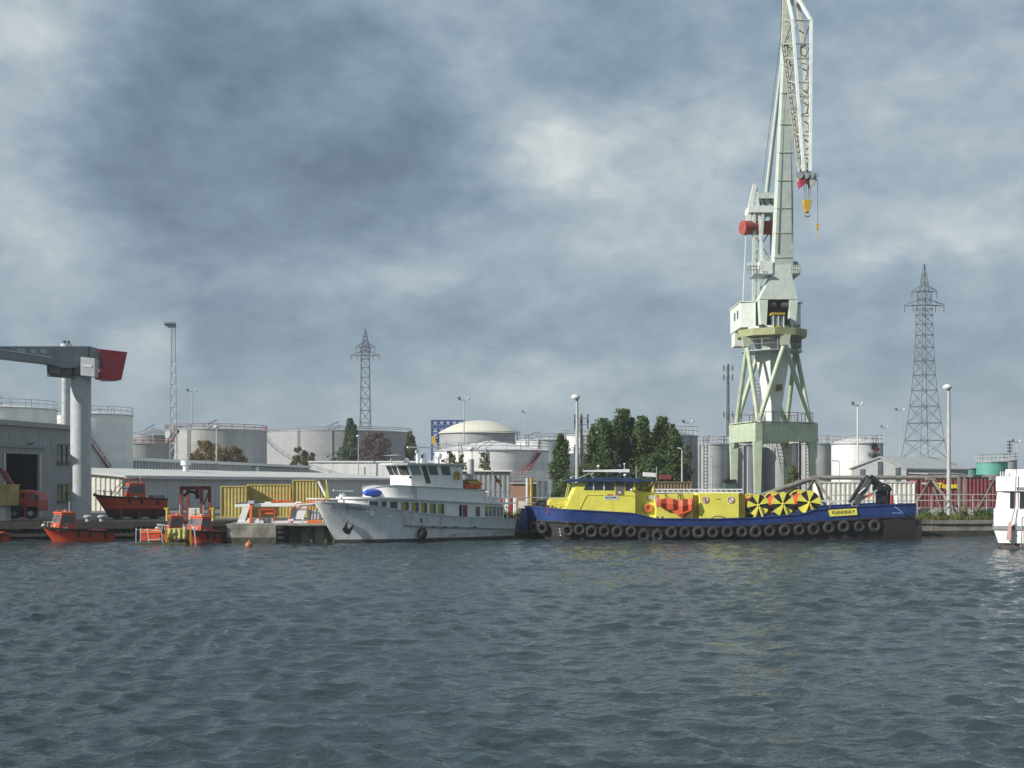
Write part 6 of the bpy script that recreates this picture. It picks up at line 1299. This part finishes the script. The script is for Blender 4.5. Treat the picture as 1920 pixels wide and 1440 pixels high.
    # reels
    for k, (px, py, r, lb) in enumerate(((1421.7, 947.3, 20.5, 'yellow and black boom reel next to the yellow boxes'), (1468, 945, 22, 'middle yellow and black boom reel of the three'), (1517, 942, 22.5, 'yellow and black boom reel nearest the name board'))):
        c = w(px, py, -2.5); rr = r/F*101; f = thing('boom_reel', lb, 'reel', (c.x, c.y, sh(c.x-O[0])-.8), group='oil boom reels on deck')
        for side, yy in ((0, 0.0), (1, 3.6)):
            for i in range(5):
                a0 = R(90 + [12, 0, -8][k] + i*72 - 19); a1 = a0 + R(38); m = MB(); n = 5
                pts = [c + V((.10*math.cos((a0+a1)/2), yy, .10*math.sin((a0+a1)/2)))] + [c + V((rr*math.cos(a0 + (a1-a0)*j/n), yy, rr*math.sin(a0 + (a1-a0)*j/n))) for j in range(n+1)]
                m.prism(pts, (0, .06, 0)); m.build('blade', M['yellow'], f)
        MB().tube(c + V((0, .10, 0)), c + V((0, .13, 0)), rr*.97, n=32).build('end_plate', M['black'], f)
        MB().tube(c + V((0, -.1, 0)), c + V((0, 3.8, 0)), .11, n=12).build('axle', M['yellow'], f, smooth=True)
        MB().tube(c + V((0, .2, 0)), c + V((0, 3.5, 0)), rr*.72, n=28).build('rolled_boom', M['orange'], f, smooth=True)
        MB().torus(c + V((0, 3.6, 0)), rr*.98, .05, (0, 1, 0), 32, 6).build('rear_rim', M['yellow'], f)
        for s in (-1, 1):
            for yy in (-.12, 3.75): MB().beam(c + V((0, yy, 0)), V((c.x + s*.62, c.y + yy, sh(c.x-O[0])-.82)), .13, .10).build('stand_leg', M['yellow'], f)
    # aft gear
    p = [(1553, 956), (1606, 953), (1607.5, 965.5), (1556, 968.5)]
    tt = A(1580, 960, off).x/L; q = H.pt(tt, A(1580, 960, off).z, -1); oo = q.y-.03
    sidewin(fr, t, 'name_board', 'yellow', p, oo, .03); text('FLANDRIA 9', .34, mat('letter_brown', (.06, .04, .03), .6), t, fr.at(1581, 960.7, oo-.035), Matrix.Rotation(R(-3.2), 4, 'Y') @ RX90, 'name_lettering', width=1.75, bold=.008)
    k0 = thing('deck_crane', 'folded black hydraulic knuckle crane on the blue stern', 'crane', w(1655, 952, 0)); m = MB(); Y = -.6
    m.beam(w(1655, 965, Y), w(1652, 915, Y), .75); m.build('pedestal', M['black'], k0); m = MB(); m.bars([w(1652, 913, Y-.3), w(1630, 895, Y-.3), w(1621, 905, Y-.3), w(1597, 944, Y-.3)], .4, .55); a1 = m.build('main_arm', M['black'], k0)
    m = MB(); m.bars([w(1630, 897, Y-.7), w(1612, 930, Y-.7), w(1604, 946, Y-.7)], .3, .4); m.build('fold_arm', M['dksteel'], k0); MB().tube(w(1648, 918, Y-.6), w(1612, 938, Y-.6), .09, n=10).build('hydraulic_ram', M['steel'], k0, smooth=True)
    MB().torus(w(1603, 945, Y-.6), .22, .09).build('grab_ring', M['steel'], k0); MB().bx(w(1640, 0, Y).x, w(1664, 0, Y).x, w(1640, 0, Y).y-.7, w(1640, 0, Y).y+.7, w(0, 921, Y).z, w(0, 911, Y).z).build('control_block', M['black'], k0, bevel=.05)
    MB().prism([w(1626, 929, Y-.95), w(1632, 925, Y-.95), w(1635, 930, Y-.95), w(1628, 934, Y-.95)], (0, .05, 0)).build('warning_plate', M['orangel'], k0); MB().tube(w(1665, 955, Y), w(1668, 912, Y), .11).build('post', M['black'], k0); MB().bars([w(1654, 907, Y), w(1667, 911, Y), w(1671, 920, Y)], .14).build('hose_bundle', M['black'], k0); MB().tube(w(1610, 926, Y-.9), w(1622, 915, Y-.9), .06).build('ram_rod', M['lamp'], k0)
    for px, py0, py1, mt, lb, r in ((1672, 947, 927, 'red', 'red gas cylinder standing on the blue stern', .13), (1681.5, 948, 929, 'whiteclean', 'white gas cylinder standing on the blue stern', .13)):
        f = thing('gas_cylinder', lb, 'gas cylinder', w(px, py0+6, -1)); MB().tube(w(px, py0+8, -1), w(px, py1+3, -1), r, n=14).build('body', M[mt], f, smooth=True); MB().tube(w(px, py1+3, -1), w(px, py1, -1), r, .04, n=14).build('neck', M[mt], f, smooth=True)
    m = MB(); m.beam(A(1533, 939, -1.5), A(1578, 940.5, -1.5), .14); m.beam(A(1556, 955, -1.5), A(1556, 940, -1.5), .1); m.build('aft_boom', M['lamp'], t)
    for a, b in (((1677, 950), (1693, 961.5)), ((1673, 961.8), (1694, 961.8))): MB().beam(A(*a, off-.12), A(*b, off-.12), .10).build('stern_brace', mat('light_blue', (.12, .22, .38), .5), t)
    MB().beam(A(1706, 962, -2.6), A(1705, 943, -2.6), .16).build('stern_post', M['lamp'], t); MB().beam(A(1703.5, 950, -2.6), A(1703, 943, -2.6), .14).build('stern_post', M['maroon'], t)
    m = MB(); tt = [.925 + .075*i/8 for i in range(9)]; pts = [H.pt(x, 1.45, -1) + V((0, -.16, 0)) for x in tt] + [H.pt(1, 1.45, -1) + V((.22, .4, 0)), H.pt(1, 1.45, 1) + V((.22, -.4, 0))]
    m = H.strip(lambda x: -.2, lambda x: 1.62, 4, 12, t0=.915, off=.30, transom=False); k_ = H.pt(1, .7, -1); yy_ = abs(k_.y)+.30
    m.bx(L-.02, L+.42, -yy_, yy_, -.2, 1.62); m.quad((L*.915, -yy_, 1.62), (L, -yy_, 1.62), (L, -yy_+.5, 1.60), (L*.915, -yy_+.5, 1.60)); m.quad((L*.915, -yy_-.02, -.2), (L*.915, -yy_-.02, 1.62), (L*.915, -yy_+.35, 1.62), (L*.915, -yy_+.35, -.2))
    m.build('stern_rubber_fender', M['rubber'], t, smooth=True)

    # tyres hung along the side, each on its own chain
    ty = [(1065, 995), (1087.5, 993.5), (1109.6, 997), (1134, 996.4), (1158, 997.3), (1184, 997), (1208, 1004), (1233, 1004.8), (1260, 998.4), (1285, 998.6), (1310.6, 998.2), (1337.5, 998.4), (1365, 997.2), (1392, 997.3), (1418, 997), (1444, 996), (1472, 994.6), (1499, 994), (1527, 992), (1554.6, 989.4), (1582.7, 987.4), (1612, 987.3), (1640.6, 986)]
    me = None
    for k, (px, py) in enumerate(ty + [(1003, 989), (1018, 990)]):
        p = A(px, py, off-.2); tq = max(.008, p.x/L); hb = H.hb(tq, p.z); hb2 = H.hb(tq+.02, p.z); p = A(px, py, -hb-.16); c = V((O[0], O[1], 0)) + p
        if me is None: o = MB().torus((0, 0, 0), .345, .165, (0, 1, 0), 26, 10).build('tyre_fender', M['rubberworn'], None, smooth=True); me = o.data; me2 = me.copy(); me2.materials.clear(); me2.materials.append(M['rubber'])
        else: o = bpy.data.objects.new('tyre_fender', me if k % 3 else me2); COL.objects.link(o)
        o.location = c; s = (1.0, .93, 1.06, .97)[k % 4]; o.scale = (s, 1, s); o.rotation_euler = (random.uniform(-.06, .06), 0, (-.55 if px < 1030 else random.uniform(-.08, .08)))
        tag(o, 'old truck tyre slung slantwise round the blue workboat bow' if px < 1030 else 'old truck tyre hung lower than its neighbours on the workboat side' if py > 1003 else 'old truck tyre hung as a fender in the level row along the workboat', 'tyre', 'tyre fenders along the workboat')
        ch = MB(); zt_ = zb(p.x)
        for s2 in (-1, 1): ch.tube((0, -.02, .3), (s2*.16, .12, max(.42, zt_-p.z)+.02), .02, n=4)
        ch.build('chain', M['steel'], o)
recovery_vessel()
# ---------------------------------------------------------------- orange launches
def launch(name, label, pxb, pxs, Db, rz, B, zs0, zs1, z_wl=0.0, cabin=None, number=None, depth=.6, cat='boat', canopy=False, dark=False):
    O = (XX(pxb, Db), Db); fr = Fr(O, rz); L = fr.at(pxs, 990, -B*.35).x; t = thing(name, label, cat, (O[0], O[1], z_wl), rz)
    sh = lambda x: zs0 + (zs1-zs0)*min(1, max(0, x/L))**.6; H = Hull(L, B, sh, rake=.8, depth=depth, bow=.34, bowp=.45, stern=.85, wl=.85, wlp=.9, fl=1.4)
    H.strip(lambda x: .0, sh, 5, 36).build('hull', M['orange'], t, smooth=True)
    H.strip(lambda x: -depth, lambda x: -.003, 3, 36).build('bottom', M['boot'] if not dark else mat('antifouling', (.13, .022, .018), .7), t, smooth=True)
    H.deck(.12, .02).build('deck', M['orange'], t)
    for sd in (-1, 1): MB().bars(H.line(lambda x: sh(x)-.02, sd, 0, 1, 36, .04), .14, .15).build('rubbing_strake', M['rubber'], t)
    p = H.pt(0, sh(0), -1); MB().sphere((p.x+.1, 0, sh(0)+.02), .16, 10, 6).build('bow_pad', M['dome'], t, smooth=True)
    if cabin:
        x0, x1, w, zc, rk = cabin; x0 *= L; x1 *= L; zb0 = sh((x0+x1)/2) - .15
        base = [(x0, -w), (x1, -w), (x1, w), (x0, w)]; zmid = zb0 + (zc-zb0)*.42; f = lambda z: x0 + rk*(z-zb0)/(zc-zb0)
        vs = [(f(zb0), -w, zb0), (x1, -w, zb0), (x1, w, zb0), (f(zb0), w, zb0), (f(zc), -w*.9, zc), (x1-.08, -w*.9, zc), (x1-.08, w*.9, zc), (f(zc), w*.9, zc)]
        c = MB().add(vs, [(0,3,2,1),(4,5,6,7),(0,1,5,4),(1,2,6,5),(2,3,7,6),(3,0,4,7)]).build('cabin', M['orange'], t, bevel=.03)
        qf = [vs[3], vs[0], vs[4], vs[7]]; qs = [vs[0], vs[1], vs[5], vs[4]]
        for a, b in ((.05, .47), (.53, .95)): panel(c, 'windscreen', 'glassl', qf, a, b, .48, .9, .02, (-1, 0, 0))
        for a, b in ((.08, .88),): panel(c, 'side_window', 'glass', qs, a, b, .42, .88, .02, (0, -1, 0))
        panel(c, 'badge', 'lamp', qs, .25, .5, .08, .24, .015, (0, -1, 0))
        m = MB(); m.bx(f(zc)-.08, x1, -w*.95, w*.95, zc+.001, zc+.06); m.build('cabin_roof', M['orangel'], t)
        MB().sphere(((f(zc)+x1)/2, 0, zc+.14), .09, 8, 6).build('roof_lamp', M['lamp'], t)
        if number:
            a, b, cc, d = (V(q) for q in qf); o = (a*.5 + b*.5)*.74 + (d*.5 + cc*.5)*.26; ex = (b-a).normalized(); ez = ((d+cc)/2 - (a+b)/2).normalized(); n = ex.cross(ez); rt = Matrix.Identity(4)
            for i in range(3): rt[i][0] = ex[i]; rt[i][1] = ez[i]; rt[i][2] = n[i]
            text(number, .42, M['whiteclean'], t, o + n*.03, rt, 'hull_number', bold=.012)
    MB().bx(L*.72, L*.9, -B*.28, B*.28, sh(L)-.12, sh(L)+.16).build('engine_box', M['orange'], t, bevel=.04)
    for sd in (-1, 1):
        g_ = [H.pt(u_, sh(u_*L), sd) + V((0, -sd*.12, .42)) for u_ in (.05, .12, .2, .3)]; m = MB().path(g_, .025, 6)
        for g2 in g_: m.tube(g2, g2 - V((0, 0, .5)), .022, n=5)
        m.build('bow_rail', M['lamp'], t)
    for u_ in (.45, .62, .85): q_ = H.pt(u_, sh(u_*L)-.35, -1); MB().tube(q_ + V((0, -.12, .22)), q_ + V((0, -.12, -.2)), .10, n=10).build('side_fender', M['rubber'], t, smooth=True)
    if cabin:
        for sd in (-1, 1): MB().path([(x0+rk+.1, sd*w*.8, zc+.05), (x0+rk+.15, sd*w*.8, zc+.18), (x1-.2, sd*w*.8, zc+.18), (x1-.15, sd*w*.8, zc+.05)], .022, 5).build('roof_rail', M['orangel'], t)
        MB().tube((x1-.25, 0, zc), (x1-.25, 0, zc+.9), .025, n=5).build('aerial', M['lamp'], t)
    return t, fr, L, H, sh
t, fr, L, H, sh = launch('orange_launch', 'orange harbour launch with a cabin marked 12', 79, 214, 96.6, R(38), 2.4, 1.22, .72, 0, (.16, .44, .98, 2.2, .35), '12')
m = MB(); p = H.pt(.72, sh(L)-.05, -1); m.sphere((p.x, p.y-.03, p.z+.12), .1, 8, 6); m.build('deck_light', M['orangel'], t)
t, fr, L, H, sh = launch('orange_launch', 'red orange launch standing on a cradle ashore', 176, 313, 110.5, R(32), 2.5, 1.22, .80, 2.25, (.46, .70, .85, 2.15, .12), None, .75, dark=True)
m = MB(); 
for y in (-.8, .8): m.path([(L*.28, y, sh(0)), (L*.36, y, 1.9), (L*.48, y, 2.6), (L*.78, y, 2.62)], .04)
for k in range(7): m.tube((L*.46 + k*L*.05, -.8, 2.62), (L*.46 + k*L*.05, .8, 2.62), .04)
m.path([(L*.34, -.8, 1.75), (L*.62, -.8, 1.75)], .03); m.build('roof_frame', M['redrail'], t)
m = MB().bx(L*.80, L*.97, -.9, .9, sh(L)-.1, sh(L)+.35); m.build('aft_well', M['greycrane'], t)
for i, f in enumerate((.12, .22)): MB().tube((L*f, -.5, sh(0)-.1), (L*f, -.5, sh(0)+.45), .05).build('bitt', M['black'], t)
cr = thing('boat_cradle', 'dark timber cradle under the red orange launch', 'cradle', (t.location.x+2.9, t.location.y+1.9, GZ), R(32))
for x in (-1.4, .2, 1.8):
    MB().bx(x-.12, x+.12, -1.1, 1.1, 0, .25).build('sleeper', M['wood'], cr)
    for y in (-.9, .9): MB().beam((x, y, .2), (x, y*1.05, .95), .16).build('prop', M['wood'], cr)
for y in (-.35, .35): MB().bx(-1.8, 2.3, y-.1, y+.1, .26, .42).build('runner', M['wood'], cr)
launch('orange_launch', 'orange launch with a cabin marked 27 beside the jetty', 344, 424, 94.2, R(48), 2.0, 1.05, .75, 0, (.24, .60, .9, 1.95, .3), '27')
launch('orange_launch', 'orange open launch with a hooped cabin behind the floating raft', 292, 366, 96.6, R(22), 1.9, 1.0, .70, 0, (.28, .72, .72, 1.95, .25), None)
launch('red_tender', 'low red tender tied under the quay by the yellow box', -70, 13, 98.4, R(12), 1.8, .75, .55, 0, None, None)
def raft():
    D = 92.6; x0, x1 = XX(253, D), XX(350, D); t = thing('floating_raft', 'mossy floating raft with bent white rail posts', 'raft', ((x0+x1)/2, D+.7, 0))
    for k in range(6): a = D + k*.28; MB().bx(x0 + random.uniform(-.05, .05), x1 + random.uniform(-.05, .05), a+.01, a+.26, -.05, .16+random.uniform(-.02, .02)).build('plank', M['moss'], t)
    MB().bx(x0+.05, x1-.05, D+.04, D+1.6, -.35, -.052).build('float', M['boot'], t)
    for k, px in enumerate((254, 262, 278, 304)): MB().tube(V((XX(px, D), D+.15, .12)), P(px + (1.5, 2, -1, -2)[k], 990, D), .035).build('rail_post', M['lamp'], t)
    MB().path([P(256, 993, D+.1), P(303, 996, D+.1)], .03).build('hand_rail', M['lamp'], t); MB().path([P(279, 1012, D+.1), P(302, 1011, D+.1)], .03).build('lower_rail', M['lamp'], t)
    for px in (311, 357): MB().beam(V((XX(px, D), D+.2, -.05)), P(px, 991, D), .11).build('yellow_post', M['hook'], t)
    MB().tube(V((XX(366, D), D+.25, 0)), P(364, 988, D), .05).build('white_post', M['lamp'], t)
    f = thing('orange_mat', 'orange padded mat leaning on the raft rails', 'mat', P(280, 1012, D+.9)); MB().prism([P(262, 992, D+.8), P(300, 992, D+.8), P(302, 1000, D+.8), P(262, 1001, D+.8)], (0, .2, .0)).build('pad', M['orangel'], f, bevel=.04); MB().prism([P(263, 1001.5, D+.85), P(300, 1000.5, D+.85), P(300, 1014, D+.85), P(263, 1014, D+.85)], (0, .1, 0)).build('skirt', M['orange'], f)
    f = thing('tarpaulin', 'olive yellow tarpaulin draped over gear on the raft', 'tarpaulin', P(333, 1018, D+.6)); rs = np.random.RandomState(9); g = []
    for i in range(9):
        px = 315 + 36*i/8; row = []
        for j in range(6): py = 990.5 + 21*j/5; row.append(P(px + rs.randn()*.3, py + rs.randn()*.2, D + .5 - .2*(j/5) - (.10 if i % 2 else 0) + rs.randn()*.01))
        g.append(row)
    m = MB()
    for i in range(8):
        for j in range(5): m.quad(g[i][j], g[i+1][j], g[i+1][j+1], g[i][j+1])
    o = m.build('sheet', M['tarpg'], f, smooth=True); o.modifiers.new('thick', 'SOLIDIFY').thickness = .05
    MB().bx(XX(316, D+.6), XX(350, D+.6), D+.75, D+1.2, .17, .85).build('crate', M['wood'], f)
raft()
def white_launch():
    D = 98.3; t = thing('passenger_launch', 'white and orange passenger launch with long flat canopy', 'boat', (XX(520, D), D+1.2, 0)); q = lambda px, py, d=0: P(px, py, D+d)
    O = (XX(642, D), D+1.3); h = Hull(8.6, 2.5, lambda x: 1.15, rake=.5, depth=.5, bow=.35, bowp=.6, stern=.9, wl=.88); m = h.strip(lambda x: -.5, lambda x: 1.15, 6, 30); m.v = [(O[0]-x, O[1]-y, z) for x, y, z in m.v]; m.build('hull', M['orange'], t, smooth=True)
    m = h.deck(.1, .02); m.v = [(O[0]-x, O[1]-y, z) for x, y, z in m.v]; m.build('deck', M['sheet'], t)
    MB().prism([q(440, 946), q(470, 944.5), q(592, 943), q(580, 949.5), q(441, 951)], (0, 2.3, 0)).build('canopy', M['whiteclean'], t, bevel=.03)
    for a, b in ((446, 494), (512, 566), (568, 606)): MB().prism([q(a, 977, -.06), q(b, 976, -.06), q(b, 986, -.06), q(a, 986, -.06)], (0, .06, 0)).build('coaming', M['whiteclean'], t)
    MB().prism([q(442, 943, .2), q(478, 941, .2), q(478, 944.2, .2), q(442, 945.6, .2)], (0, 1.9, 0)).build('solar_panel', M['dksteel'], t)
    for d in (0, 2.2):
        MB().prism([q(456, 951, d), q(468, 951, d), q(456, 984, d), q(443, 984, d)], (0, .1, 0)).build('pillar', M['whiteclean'], t); MB().prism([q(558, 950, d), q(576, 949, d), q(566, 984, d), q(550, 984, d)], (0, .1, 0)).build('pillar', M['whiteclean'], t)
    MB().prism([q(466, 972), q(492, 973), q(492, 986), q(456, 986)], (0, .5, 0)).build('seat_box', M['white'], t, bevel=.03); MB().prism([q(540, 973), q(567, 973), q(566, 987), q(538, 987)], (0, .4, 0)).build('aft_locker', M['whiteclean'], t, bevel=.03)
    MB().prism([q(549, 952, .05), q(561, 952, .05), q(552, 972, .05), q(543, 972, .05)], (0, .03, 0)).build('side_window', M['glassl'], t)
    for a, b, d in ((487, 515, 0), (487, 515, 1.6)): m = MB(); m.bars([q(a, 985, d), q(a, 955, d), q(b, 955, d), q(b, 985, d)], .12); m.build('roll_bar', M['orange'], t)
    m = MB(); m.prism([q(491, 957, .1), q(512, 957, .1), q(512, 964, .1), q(491, 964, .1)], (0, .2, 0)); m.build('seat_back', M['orangel'], t); m = MB().prism([q(493, 972, .3), q(512, 972, .3), q(512, 985, .3), q(493, 985, .3)], (0, .3, 0)); m.build('console', M['sheet'], t)
    m = MB(); m.path([q(541, 984, -.15), q(546, 955, -.15), q(556, 944, -.15), q(590, 942, -.15)], .04); m.path([q(550, 953, -.1), q(590, 952.5, -.1)], .03); m.path([q(520, 936, .3), q(520, 945, .3)], .03); m.path([q(505, 930, .3), q(545, 928.5, .3), q(545, 943, .3)], .025); m.build('hand_rail', M['orangel'], t)
    MB().prism([q(509, 939, .4), q(545, 937.5, .4), q(545, 941.5, .4), q(509, 942.5, .4)], (0, .5, 0)).build('roof_roll', M['orange'], t, bevel=.06)
    for a, b in ((496, 508), (553, 565)): MB().prism([q(a, 943, .3), q(b, 943, .3), q(b-1, 941, .3), q(a+1, 941, .3)], (0, .4, 0)).build('roof_hatch', M['whiteclean'], t)
    MB().beam(q(470, 985, -.05), q(471, 946, -.05), .20).build('orange_mast', M['orangel'], t); MB().bx(XX(466, D), XX(477, D), D-.25, D+.1, ZZ(944.5, D), ZZ(938.5, D)).build('floodlamp', M['greylite'], t)
    for px in range(576, 600, 6): MB().bx(XX(px, D), XX(px+5, D), D+.2, D+.6, ZZ(975, D), ZZ(956 + (px % 4), D)).build('life_jacket', M['greylite'], t, bevel=.06)
    MB().bx(XX(575, D), XX(604, D), D-.1, D+.6, ZZ(985, D), ZZ(976, D)).build('orange_box', M['orangel'], t, bevel=.05); MB().path([q(604, 981, -.1), q(609, 984, -.1), q(616, 982, -.1), q(618, 978, -.1)], .05).build('yellow_hose', M['hook'], t)
    MB().beam(q(574, 935, .8), q(640, 935.5, .8), .16, .10).build('bow_beam', M['whiteclean'], t); MB().tube(q(597, 902, .8), q(613, 934, .8), .09, .12).build('leaning_mast', M['whiteclean'], t); m = MB(); m.path([q(575, 938, .8), q(620, 937.5, .8)], .035); m.path([q(578, 940.5, .8), q(606, 940, .8)], .035); m.build('orange_rail', M['orangel'], t)
white_launch()
def buoy():
    D = 90; c = P(467, 1021, D); f = thing('mooring_buoy', 'small rusty orange mooring buoy floating before the jetty', 'buoy', (c.x, D, 0)); MB().sphere((c.x, D, .08), .29, 16, 10).build('float', M['buoy'], f, smooth=True); MB().tube((c.x, D, .3), (c.x, D, .52), .06, .04).build('staple', M['buoy'], f); MB().torus((c.x, D, .55), .08, .02, (0, 1, 0), 14, 6).build('ring', M['boot'], f)
buoy()
def cabin_boat():
    D = 87.0; t = thing('white_cabin_boat', 'bluff white cabin boat with grey rubbing band at its stern', 'boat', (XX(1862, D), D, 0)); X0 = lambda px: XX(px, D); t.rotation_euler.z = -math.atan(902/2400)
    def block(px0, py0, py1, name, mt, y0=0.0, w=3.6, px_in=0, sm=True, px1=2200, rr=.38):
        a, b = X0(px0), X0(px1); z0, z1 = ZZ(py1, D), ZZ(py0, D); m = MB(); ft = []
        for i in range(7): an = math.pi/2*i/6; ft.append((a + rr*(1-math.sin(an)), D + y0 + rr*(1-math.cos(an))*.9 ))
        ft = [(x, y) for x, y in reversed([(a + rr*(1-math.cos(math.pi/2*i/6)), D + y0 + rr*(1-math.sin(math.pi/2*i/6))) for i in range(7)])]
        foot = [(b, D+y0)] + ft + [(x, 2*(D+y0) + w - y) for x, y in reversed(ft)] + [(b, D+y0+w)]
        d = X0(px0+px_in) - a; n = len(foot); vs = [(x + (d if x < b-.1 else 0), y, z0) for x, y in foot] + [(x, y, z1) for x, y in foot]
        m.add(vs, [tuple(range(n)), tuple(range(2*n-1, n-1, -1))] + [(i, n+i, n+(i+1) % n, (i+1) % n) for i in range(n)]); return m.build(name, M[mt], t, smooth=sm)
    block(1863, 993, 1018, 'lower_hull', 'whiteclean', .1, 3.4, px_in=8); block(1871, 1018.3, 1034, 'boot_top', 'boot', .25, 3.1, px_in=6)
    block(1861, 986, 993, 'rubbing_band', 'greycrane', .0, 3.6); block(1863, 955, 985.8, 'main_house', 'whiteclean', .12, 3.36); block(1870, 921, 954.8, 'upper_house', 'whiteclean', .3, 3.0, px_in=-4); block(1867, 893.5, 920.8, 'upper_bulwark', 'whiteclean', .12, 3.36, rr=.5)
    block(1884, 880, 893.3, 'top_house', 'whiteclean', .5, 2.6, rr=.4)
    for px in (1871, 1875, 1879, 1883): MB().beam(P(px, 893.3, D+.4), P(px, 884, D+.4), .05).build('rail_post', M['whiteclean'], t)
    y = D + .27
    for a, b in ((1889, 1896), (1906, 1914), (1924, 1931)): MB().prism([P(a, 921.5, y), P(b, 921.5, y), P(b-.5, 953, y), P(a-.5, 953, y)], (0, -.03, 0)).build('window', M['glass'], t)
    MB().prism([P(1902, 913.5, D+.1), P(1918, 913.5, D+.1), P(1918, 918, D+.1), P(1902, 918, D+.1)], (0, -.05, 0)).build('door_lintel', M['greycrane'], t); m = MB(); m.path([P(1902, 918, y-.02), P(1901, 984, D+.08)], .02); m.path([P(1918, 918, y-.02), P(1918, 984, D+.08)], .02); m.build('door_frame', M['sheet'], t)
    MB().path([P(1903, 880, D-.05), P(1901, 950, D-.05), P(1894, 985, D-.15)], .025).build('pink_rope', M['redrail'], t); MB().frustum(P(1894, 978, D-.2), P(1891, 1012, D-.2), .16, .14, .30, .2).build('rope_fender', mat('faded_pink', (.55, .33, .28), .8), t)
    m = MB(); m.path([P(1921, 969, D-.1), P(1914, 970, D-.1), P(1912, 1024, D-.1)], .04); m.path([P(1917, 985, D-.1), P(1917, 1022, D-.1)], .04); m.build('boarding_ladder', M['steel'], t); MB().path([P(1899, 985, D-.06), P(1898, 1020, D-.02)], .025).build('mooring_line', M['greycrane'], t)
    MB().bx(X0(1901), X0(1904), D+.04, D+.11, ZZ(1004, D), ZZ(1003, D)).build('drain', M['boot'], t)
cabin_boat()

# ================================================================ air
def haze():
    m = bpy.data.materials.new('harbour_air'); m.use_nodes = True; N = m.node_tree.nodes; N.remove(N['Principled BSDF'])
    v = N.new('ShaderNodeVolumePrincipled'); v.inputs['Color'].default_value = (.80, .86, .92, 1); v.inputs['Density'].default_value = .00026; v.inputs['Anisotropy'].default_value = 0.0
    m.node_tree.links.new(v.outputs[0], N['Material Output'].inputs['Volume'])
    o = MB().bx(-1300, 1300, -400, 1600, -4.2, 62).build('haze', m); tag(o, 'thin pale haze in the harbour air', 'haze', None, 'stuff')
haze()
